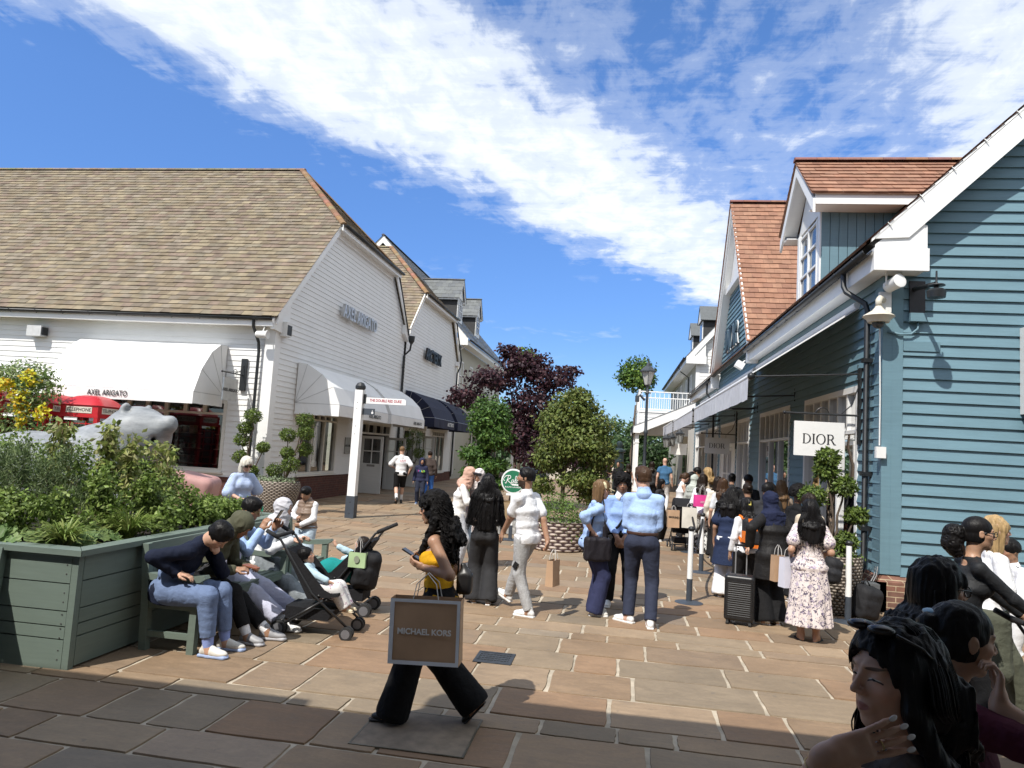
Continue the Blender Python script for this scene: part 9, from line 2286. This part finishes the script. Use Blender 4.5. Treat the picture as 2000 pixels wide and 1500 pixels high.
def phone_box(label, x, y, rz):
 t = thing('telephone_box', label, 'telephone box', (x, y, 0), rz, 'red telephone boxes'); RED = M('phone_red', (.42, .012, .018), .4, .12, 3); w_ = .46
 def P(nm, bs, mat=RED): m = MB(); [m.b2(a, b) for a, b in bs]; return part(nm, m, mat, t, W=False)
 P('frame', [((sx*w_-.05, sy*w_-.05, 0), (sx*w_+.05, sy*w_+.05, 2.1)) for sx in (-1, 1) for sy in (-1, 1)]+[((-w_-.055, -w_-.055, 2.1), (w_+.055, w_+.055, 2.16)), ((-w_-.02, -w_-.02, 2.16), (w_+.02, w_+.02, 2.40)), ((-w_-.06, -w_-.06, 0), (w_+.06, w_+.06, .12))])
 m = MB(); n = 9
 for s in (0,):
  vs = []; fs = []
  for i in range(n):
   for j in range(n):
    u, v = -1+2*i/(n-1), -1+2*j/(n-1); vs.append((u*(w_+.05), v*(w_+.05), 2.40+.26*(1-max(u*u, v*v)**1.3)))
  m.add(vs, [(i*n+j, (i+1)*n+j, (i+1)*n+j+1, i*n+j+1) for i in range(n-1) for j in range(n-1)])
 part('domed_roof', m, RED, t, 'auto', W=False)
 for k in range(4):
  R = Matrix.Rotation(k*math.pi/2, 3, 'Z'); g = MB()
  for i in range(9): g.box(R @ Vector((0, -w_+.0, .35+i*.2)), [(w_*2-.1), .03, .022], R)
  for xx in (-.2, .2): g.box(R @ Vector((xx, -w_, 1.15)), (.022, .028, 1.7), R)
  part('glazing_bars', g, RED, t, W=False)
  g = MB(); g.box(R @ Vector((0, -w_+.01, 1.15)), (w_*2-.1, .004, 1.75), R); part('pane', g, glass_mat(), t, W=False)
  g = MB(); g.box(R @ Vector((0, -w_-.024, 2.28)), (.66, .012, .15), R); sg = part('sign_panel', g, M('opal', (.62, .58, .5), .4), t, W=False)
  me = text_mesh('TELEPHONE', .115, .002, bold=.001); me.transform(R.to_4x4() @ Matrix.Translation((0, -w_-.031, 2.28)) @ Matrix.Rotation(rad(90), 4, 'X')); obj('lettering', me, [LETTER_K], sg)
phone_box('leftmost red telephone box, cut by the left edge of the frame', -15.25, 15.6, rad(18)); phone_box('middle red telephone box, tilted and half hidden by flowers', -14.25, 16.4, rad(-12)); phone_box('right-hand red telephone box tucked under the wide awning', -12.95, 16.2, rad(4))
def bear():
 V = Vox((-11.6, 9.8, -.05), (-6.9, 12.4, 2.5), .035); y = 11.1
 V.ell((-9.85, y, .95), (1.35, .85, .83), None, .1); V.ell((-8.7, y, 1.05), (.9, .78, .82), None, .3); V.cone((-8.6, y, 1.15), .70, (-8.0, y, 1.72), .50, .35)
 V.ell((-7.92, y-.05, 1.86), (.46, .42, .38), None, .25); V.cone((-7.75, y-.08, 1.85), .26, (-7.36, y-.12, 2.02), .15, .15); V.ell((-7.30, y-.13, 2.10), (.07, .08, .06), None, .04)
 for dy in (-.30, .28): V.ell((-8.02, y+dy, 2.22), (.10, .07, .12), None, .06); V.ell((-7.96, y+dy*1.12, 2.22), (.05, .06, .07), None, .03, 's')
 for dx, dy in ((-.9, -.62), (-.9, .62)): V.cone((-8.5, y+dy*.6, 1.1), .34, (-7.75, y+dy, .75), .26, .15); V.cone((-7.75, y+dy, .75), .26, (-7.55, y+dy, .25), .24, .1)
 V.cone((-10.6, y-.4, .6), .45, (-10.2, y-.6, .2), .3, .2); V.cone((-7.62, y-.1, 1.72), .05, (-7.40, y-.4, 1.80), .03, .03, 's')
 V.wrinkle(.006, (.2, .2, .2), 4, False)
 m = bpy.data.materials.new('cast_stone'); t = NT(m); n = t.noise(t.mapping(t.coord(), (1, 1, 3)), 3, 7, .65); n2 = t.noise(t.coord(), 60, 3)
 t.out(t.mix(t.ramp(n, [(.35, 0.), (.7, 1.)]), (.17, .18, .19), (.32, .335, .345)), .55, t.bump(t.math('ADD', n, n2), .15, .01), 0, .4)
 tag(obj('bear_statue', V.mesh('bear_statue'), [m]), 'large smooth grey bear sculpture lying behind the planter', 'sculpture')
 V = Vox((-8.0, 10.0, .3), (-6.6, 12.6, 1.6), .03); V.rbox((-7.2, 11.6, .75), (.35, .5, .45), rotm(20, 0, 10), .12, .05); V.cone((-7.6, 10.75, 1.0), .10, (-7.25, 11.2, 1.12), .13, .1)
 tag(obj('pink_sculpture', V.mesh('pink_sculpture'), [M('pink_stone', (.40, .22, .20), .6, .15, 5)]), 'smooth pink sculpted form beside the bear, behind the shrubs', 'sculpture')
 for lab, x, y, s in (('small grey stone dog statue beside the round sign post', -2.62, 16.6, 1.0), ('second grey stone dog statue partly behind the round sign post', -2.3, 16.7, 1.05)):
  V = Vox((x-.3, y-.3, 0), (x+.3, y+.3, .75), .014); V.ell((x, y, .26), V3(.13, .17, .24)*s, None, .04); V.ell((x, y-.08, .52), V3(.11, .12, .11)*s, None, .05); V.cone((x, y-.15, .50), .055, (x, y-.22, .48), .045, .03)
  for d in (-1, 1): V.ell((x+d*.11, y-.06, .50), V3(.03, .05, .09), None, .02); V.cone((x+d*.07, y-.13, .3), .045, (x+d*.07, y-.15, .03), .05, .03)
  V.wrinkle(.006, .03, 3); tag(obj('dog_statue', V.mesh('dog_statue'), [M('weathered_stone', (.30, .295, .28), .9, .25, 14)]), lab, 'statue', 'stone dog statues')
 t = thing('wooden_tub', 'half-barrel wooden tub behind the round sign post', 'tub', (-2.55, 18.6, 0)); m = MB(); m.lathe([(.35, 0), (.42, .3), (.40, .6), (.36, .6), (.36, .5), (.01, .5)], (-2.55, 18.6, 0), 20); part('staves', m, M('tub_wood', (.28, .20, .11), .7, .2, 8), t, 'auto')
bear()
# ---- pushchairs, luggage, shopping bags
def pushchair(label, x, y, rz, hood=False, col=(.05, .05, .052)):
 t = thing('pushchair', label, 'pushchair', (x, y, 0), rz); FR = M('frame_black', (.02, .02, .021), .35); FB = cloth('pram_black', (.014, .014, .016), .8)
 def T(nm, paths, r, mat=FR): m = MB(); [m.tube(p, r, 8) for p in paths]; return part(nm, m, mat, t, True, W=False)
 T('frame', [[(s*.2, -.52, 1.0), (s*.2, -.38, .92), (s*.2, -.02, .42), (s*.2, .36, .12)] for s in (-1, 1)]+[[(s*.2, .10, .36), (s*.21, -.30, .10)] for s in (-1, 1)]+[[(-.2, -.30, .14), (.2, -.30, .14)], [(-.2, .05, .40), (.2, .05, .40)]], .013)
 T('handle', [[(s*.2, -.53, 1.0), (s*.2, -.40, .935)] for s in (-1, 1)]+[[(-.2, -.42, .95), (.2, -.42, .95)]], .021, M('foam_grip', (.016, .016, .017), .9))
 m = MB(); m.prism([(-.18, -.06, .36), (-.18, .24, .40), (-.18, .24, .43), (-.18, -.08, .40)], (.36, 0, 0)); m.prism([(-.18, -.06, .38), (-.18, -.34, .82), (-.18, -.30, .84), (-.18, -.02, .42)], (.36, 0, 0))
 for s in (-1, 1): m.prism([(s*.185, -.06, .36), (s*.185, -.34, .84), (s*.185, -.22, .80), (s*.185, .10, .46), (s*.185, .24, .40)], (.006, 0, 0))
 part('seat', m, FB, t, W=False)
 m = MB(); m.prism([(-.17, -.28, .16), (-.17, .15, .16), (-.17, .2, .26), (-.17, -.28, .28)], (.34, 0, 0)); part('basket', m, FB, t, W=False)
 if hood:
  m = MB(); m.lathe([(.24, -.21), (.26, -.2), (.26, .2), (.24, .21)], (0, -.16, .86), 18, axis=Matrix.Rotation(rad(90), 3, 'Y')); part('canopy', m, FB, t, 'auto', W=False)
 A = Matrix.Rotation(rad(90), 3, 'Y')
 for yy, r in ((.36, .065), (-.32, .075)):
  for s in (-.23, -.17, .17, .23):
   m = MB(); m.lathe([(r*.7, -.014), (r, -.012), (r, .012), (r*.7, .014)], (s, yy, r), 18, axis=A); w2 = part('wheel', m, M('tyre', (.02, .02, .02), .8), t, 'auto', W=False)
   m = MB(); m.lathe([(r*.15, -.016), (r*.62, -.015), (r*.68, -.015), (r*.68, .015), (r*.15, .016)], (s, yy, r), 12, axis=A); obj('hub', m.mesh('hub'), [M('hub_grey', (.14, .14, .15), .4)], w2)
 return t
pushchair('black folding pushchair nearest the bench, its child facing right', -2.90, 7.10, rad(-86)); pushchair('black pushchair facing left with a backpack and green bag on its handles', -3.02, 8.05, rad(94)); pushchair('black pram with a raised hood seen from behind in the queue', 1.46, 16.3, rad(4), True); pushchair('dark pushchair pushed right by the woman with the curly puff, at the frame edge', 3.30, 5.62, rad(-90))
TOD = dict(pel=(0, -.10, .90), lean=(-34, -22), headk=1.45, bust=0, legR=dict(a=(.10, .58, .55), pole=(.1, .5, 1)), legL=dict(a=(-.10, .58, .55), pole=(-.1, .5, 1)), armR=dict(w=(.24, .30, 1.05), pole=(1, 0, -.5)))
person('toddler with dark hair reclining in the nearer pushchair, flowery white leggings', (-2.90, 7.10), 86, .86, True, 'light', dict(TOD, head=(6, 18, 0)), ('short', 'black', dict(thick=.06)), dict(mat=cloth('baby_blue', (.42, .56, .64)), infl=.03, sleeve=.95, hem=.05), dict(mat=pattern_cloth('baby_floral', (.66, .64, .62), (.35, .22, .30), 26, .58), infl=.03, knee=.075, hem=.06), ('flat', (.6, .52, .36), (.5, .42, .3)))
person('toddler in a pale blue top lying back in the farther pushchair, arm raised', (-3.02, 8.05), 266, .88, True, 'light', dict(TOD, head=(0, 20, 0), armL=dict(w=(-.28, .20, 1.52), pole=(-1, 0, -.6), hd=(0, .2, 1))), ('short', 'dark', dict(thick=.06)), dict(mat=cloth('baby_blue', ''), infl=.03, sleeve=.8, hem=.05), dict(mat=cloth('teal_blanket', (.01, .22, .21)), infl=.06, knee=.12, hem=.12), ('flat', (.6, .6, .6)))
def bag(label, c, w_, h, d, rz, mat, lift=.18, text=None, tcol=None, edge=None, hmat=None, name='shopping_bag', cat='bag', tilt=0):
 t = thing(name, label, cat, c); R = Matrix.Rotation(rz, 3, 'Z') @ Matrix.Rotation(tilt, 3, 'Y'); P = lambda x, y, z: Vector(c)+R @ Vector((x, y, z)); g = random.Random(len(label))
 m = MB(); n = 6; fr = []; bk = []
 for i in range(n+1):
  for j in range(n+1):
   u, v = i/n, j/n; b = .5*d*(1+.10*math.sin(v*3.1)*math.sin(u*5+g.random()*.5)); fr.append(P((u-.5)*w_, -b*(1-.25*v), v*h)); bk.append(P((u-.5)*w_, b*(1-.25*v), v*h))
 q = [(i*(n+1)+j, (i+1)*(n+1)+j, (i+1)*(n+1)+j+1, i*(n+1)+j+1) for i in range(n) for j in range(n)]; m.add(fr, q); m.add(bk, [f[::-1] for f in q])
 for s in (0, n):
  for j in range(n): m.add([fr[s*(n+1)+j], fr[s*(n+1)+j+1], bk[s*(n+1)+j+1], bk[s*(n+1)+j]], [(0, 1, 2, 3)])
 m.add([P(-w_/2, -d/2, 0), P(w_/2, -d/2, 0), P(w_/2, d/2, 0), P(-w_/2, d/2, 0)], [(0, 1, 2, 3)]); part('body', m, mat, t, True)
 m = MB()
 for s in (-1, 1): m.tube([P(-w_*.18, s*d*.38, h), P(-w_*.14, s*d*.3, h+lift*.6), P(0, s*d*.12, h+lift), P(w_*.14, s*d*.3, h+lift*.6), P(w_*.18, s*d*.38, h)], .0035, 6)
 part('handle', m, hmat or M('cord_white', (.6, .58, .55), .6), t)
 if edge:
  e = .028; m = MB()
  for x0, x1, z0, z1 in ((-.5, .5, 0, .06), (-.5, .5, .95, 1), (-.5, -.44, .06, .95), (.455, .5, .06, .95)):
   y = lambda z: -d*.5*(1-.25*z)*1.10-.004
   m.add([P(x0*w_, y(z0), z0*h), P(x1*w_, y(z0), z0*h), P(x1*w_, y(z1), z1*h), P(x0*w_, y(z1), z1*h)], [(0, 1, 2, 3)])
  part('border', m, edge, t)
 if text:
  me = text_mesh(text[0], text[1], .001, bold=.0015); y = -d*.5*(1-.25*text[2])*1.12-.004; place_text('lettering', me, [tcol], t, P(0, y, text[2]*h), R @ Vector((1, 0, 0)), R @ Vector((0, .0, 1)))
 return t
KRAFT = M('kraft_paper', (.44, .285, .175), .7, .10, 5, .15, 60); SHINY = M('bag_grey_edge', (.66, .69, .74), .35, .08)
bag('big brown paper shopping bag with a pale grey border, on the walking woman\'s arm', (-1.19, 4.80, .515), .47, .415, .15, rad(2), KRAFT, .16, ('MICHAEL KORS', .052, .50), LETTER_W, SHINY, tilt=rad(-2))
bag('plain brown paper bag carried by the man in the white T-shirt', (-.68, 8.66, .38), .20, .30, .10, rad(70), KRAFT, .12)
bag('white glossy shopping bag hanging beside the floral dress', (2.03, 8.86, .56), .20, .34, .12, rad(24), M('white_paper', (.62, .62, .70), .4, .05), .12); bag('brown paper bag peeping out behind the white shopping bag', (1.93, 8.98, .60), .14, .30, .1, rad(20), KRAFT, .12)
bag('pale green paper bag with an oval badge on the pushchair handle', (-2.80, 7.86, .54), .20, .165, .08, rad(-4), M('macaron_green', (.36, .48, .26), .55, .05), .17)
bag('small kraft bag hanging from the black pram', (1.24, 15.7, .52), .24, .36, .12, rad(8), KRAFT, .1, ('GROUND', .05, .6), LETTER_K); bag('cream fabric bag slung over the pram handle', (1.55, 15.5, .55), .30, .42, .10, rad(-5), M('cream_bag', (.58, .55, .48), .7), .1)
bag('bright pink tote bag on the arm of the woman in the black cap', (1.80, 15.55, 1.00), .34, .24, .10, rad(14), M('hot_pink', (.75, .06, .30), .5, .06), .2, ('2023', .06, .4), M('pale_pink_print', (.8, .5, .6), .5)); bag('green paper bag held by the woman in the striped shirt', (-5.50, 10.62, .56), .22, .28, .1, rad(30), M('bag_emerald', (.02, .22, .13), .5), .16, hmat=M('ribbon_white', (.6, .6, .58), .6))
def oval():
 m = MB(); A = Matrix.Rotation(rad(90), 3, 'X'); m.lathe([(.025, .0), (.03, .0), (.03, .003), (.025, .003)], (0, 0, 0), 24, axis=A); o = obj('badge', m.mesh('badge'), [M('badge_grey', (.25, .27, .2), .5)], bpy.data.objects[[x.name for x in COL.objects if x.get('label', '').startswith('pale green paper bag')][0]]); o.location = (0, -.047, .09); o.scale = (1, 1, 1.35)
oval()
def luggage():
 x, y = 1.56, 9.28; t = thing('suitcase', 'black ribbed hard-shell cabin suitcase standing upright', 'suitcase', (x, y, 0), rad(-14)); SH = M('shell_black', (.012, .012, .013), .38, .2, 20)
 V = Vox((-.25, -.2, 0), (.25, .2, .65), .006); V.rbox((0, 0, .325), V3(.175, .115, .27), None, .04, 0); g = V.ax[2][None, None, :]; xx = V.ax[0][:, None, None]; V.D += (.0035*np.sin(g*math.pi/.0125)*(np.abs(xx) < .135)*(g > .10)*(g < .52)).astype(np.float32)
 obj('shell', V.mesh('shell'), [SH], t)
 m = MB(); [m.tube([(s*.065, .07, .58), (s*.065, .07, .93)], .008, 8) for s in (-1, 1)]; part('telescopic_handle', m, LETTER_S, t, W=False); m = MB(); m.box((0, .07, .94), (.16, .03, .025)); part('grip', m, SH, t, W=False)
 for sx in (-.13, .13):
  for sy in (-.08, .08): m = MB(); m.lathe([(.008, -.018), (.026, -.016), (.026, .016), (.008, .018)], (sx, sy, .027), 14, axis=Matrix.Rotation(rad(90), 3, 'Y')); m.b2((sx-.015, sy-.02, .04), (sx+.015, sy+.02, .062)); part('wheel', m, M('tyre', ''), t, W=False)
 for lab, c, r in (('black backpack hanging from the farther pushchair handle', (-2.74, 7.98, .50), (.15, .12, .22)), ('black drawstring backpack hung at the wicker planter corner', (2.78, 9.85, .66), (.12, .10, .17)), ('black rucksack dumped on the ground by the brick plinth', (3.34, 10.3, .22), (.17, .14, .22))):
  V = Vox(np.array(c)-.35, np.array(c)+.35, .009); V.rbox(c, r, rotm(20, 8, 8), .09, .03); V.rbox(np.array(c)+V3(0, -.09, -.06), V3(r[0]*.7, .06, r[2]*.5), rotm(20, 8, 8), .05, .03); V.wrinkle(.007, (.05, .05, .07), 2)
  t = thing('backpack', lab, 'backpack', c); me = V.mesh('body'); me.transform(Matrix.Translation(-Vector(c))); obj('body', me, [cloth('pack_black', (.018, .018, .020), .7)], t); m = MB(); m.tube([Vector((-.05, .02, r[2])), Vector((0, .02, r[2]+.09)), Vector((.05, .02, r[2]))], .010, 6); part('strap', m, cloth('pack_black', ''), t, True, W=False)
luggage()
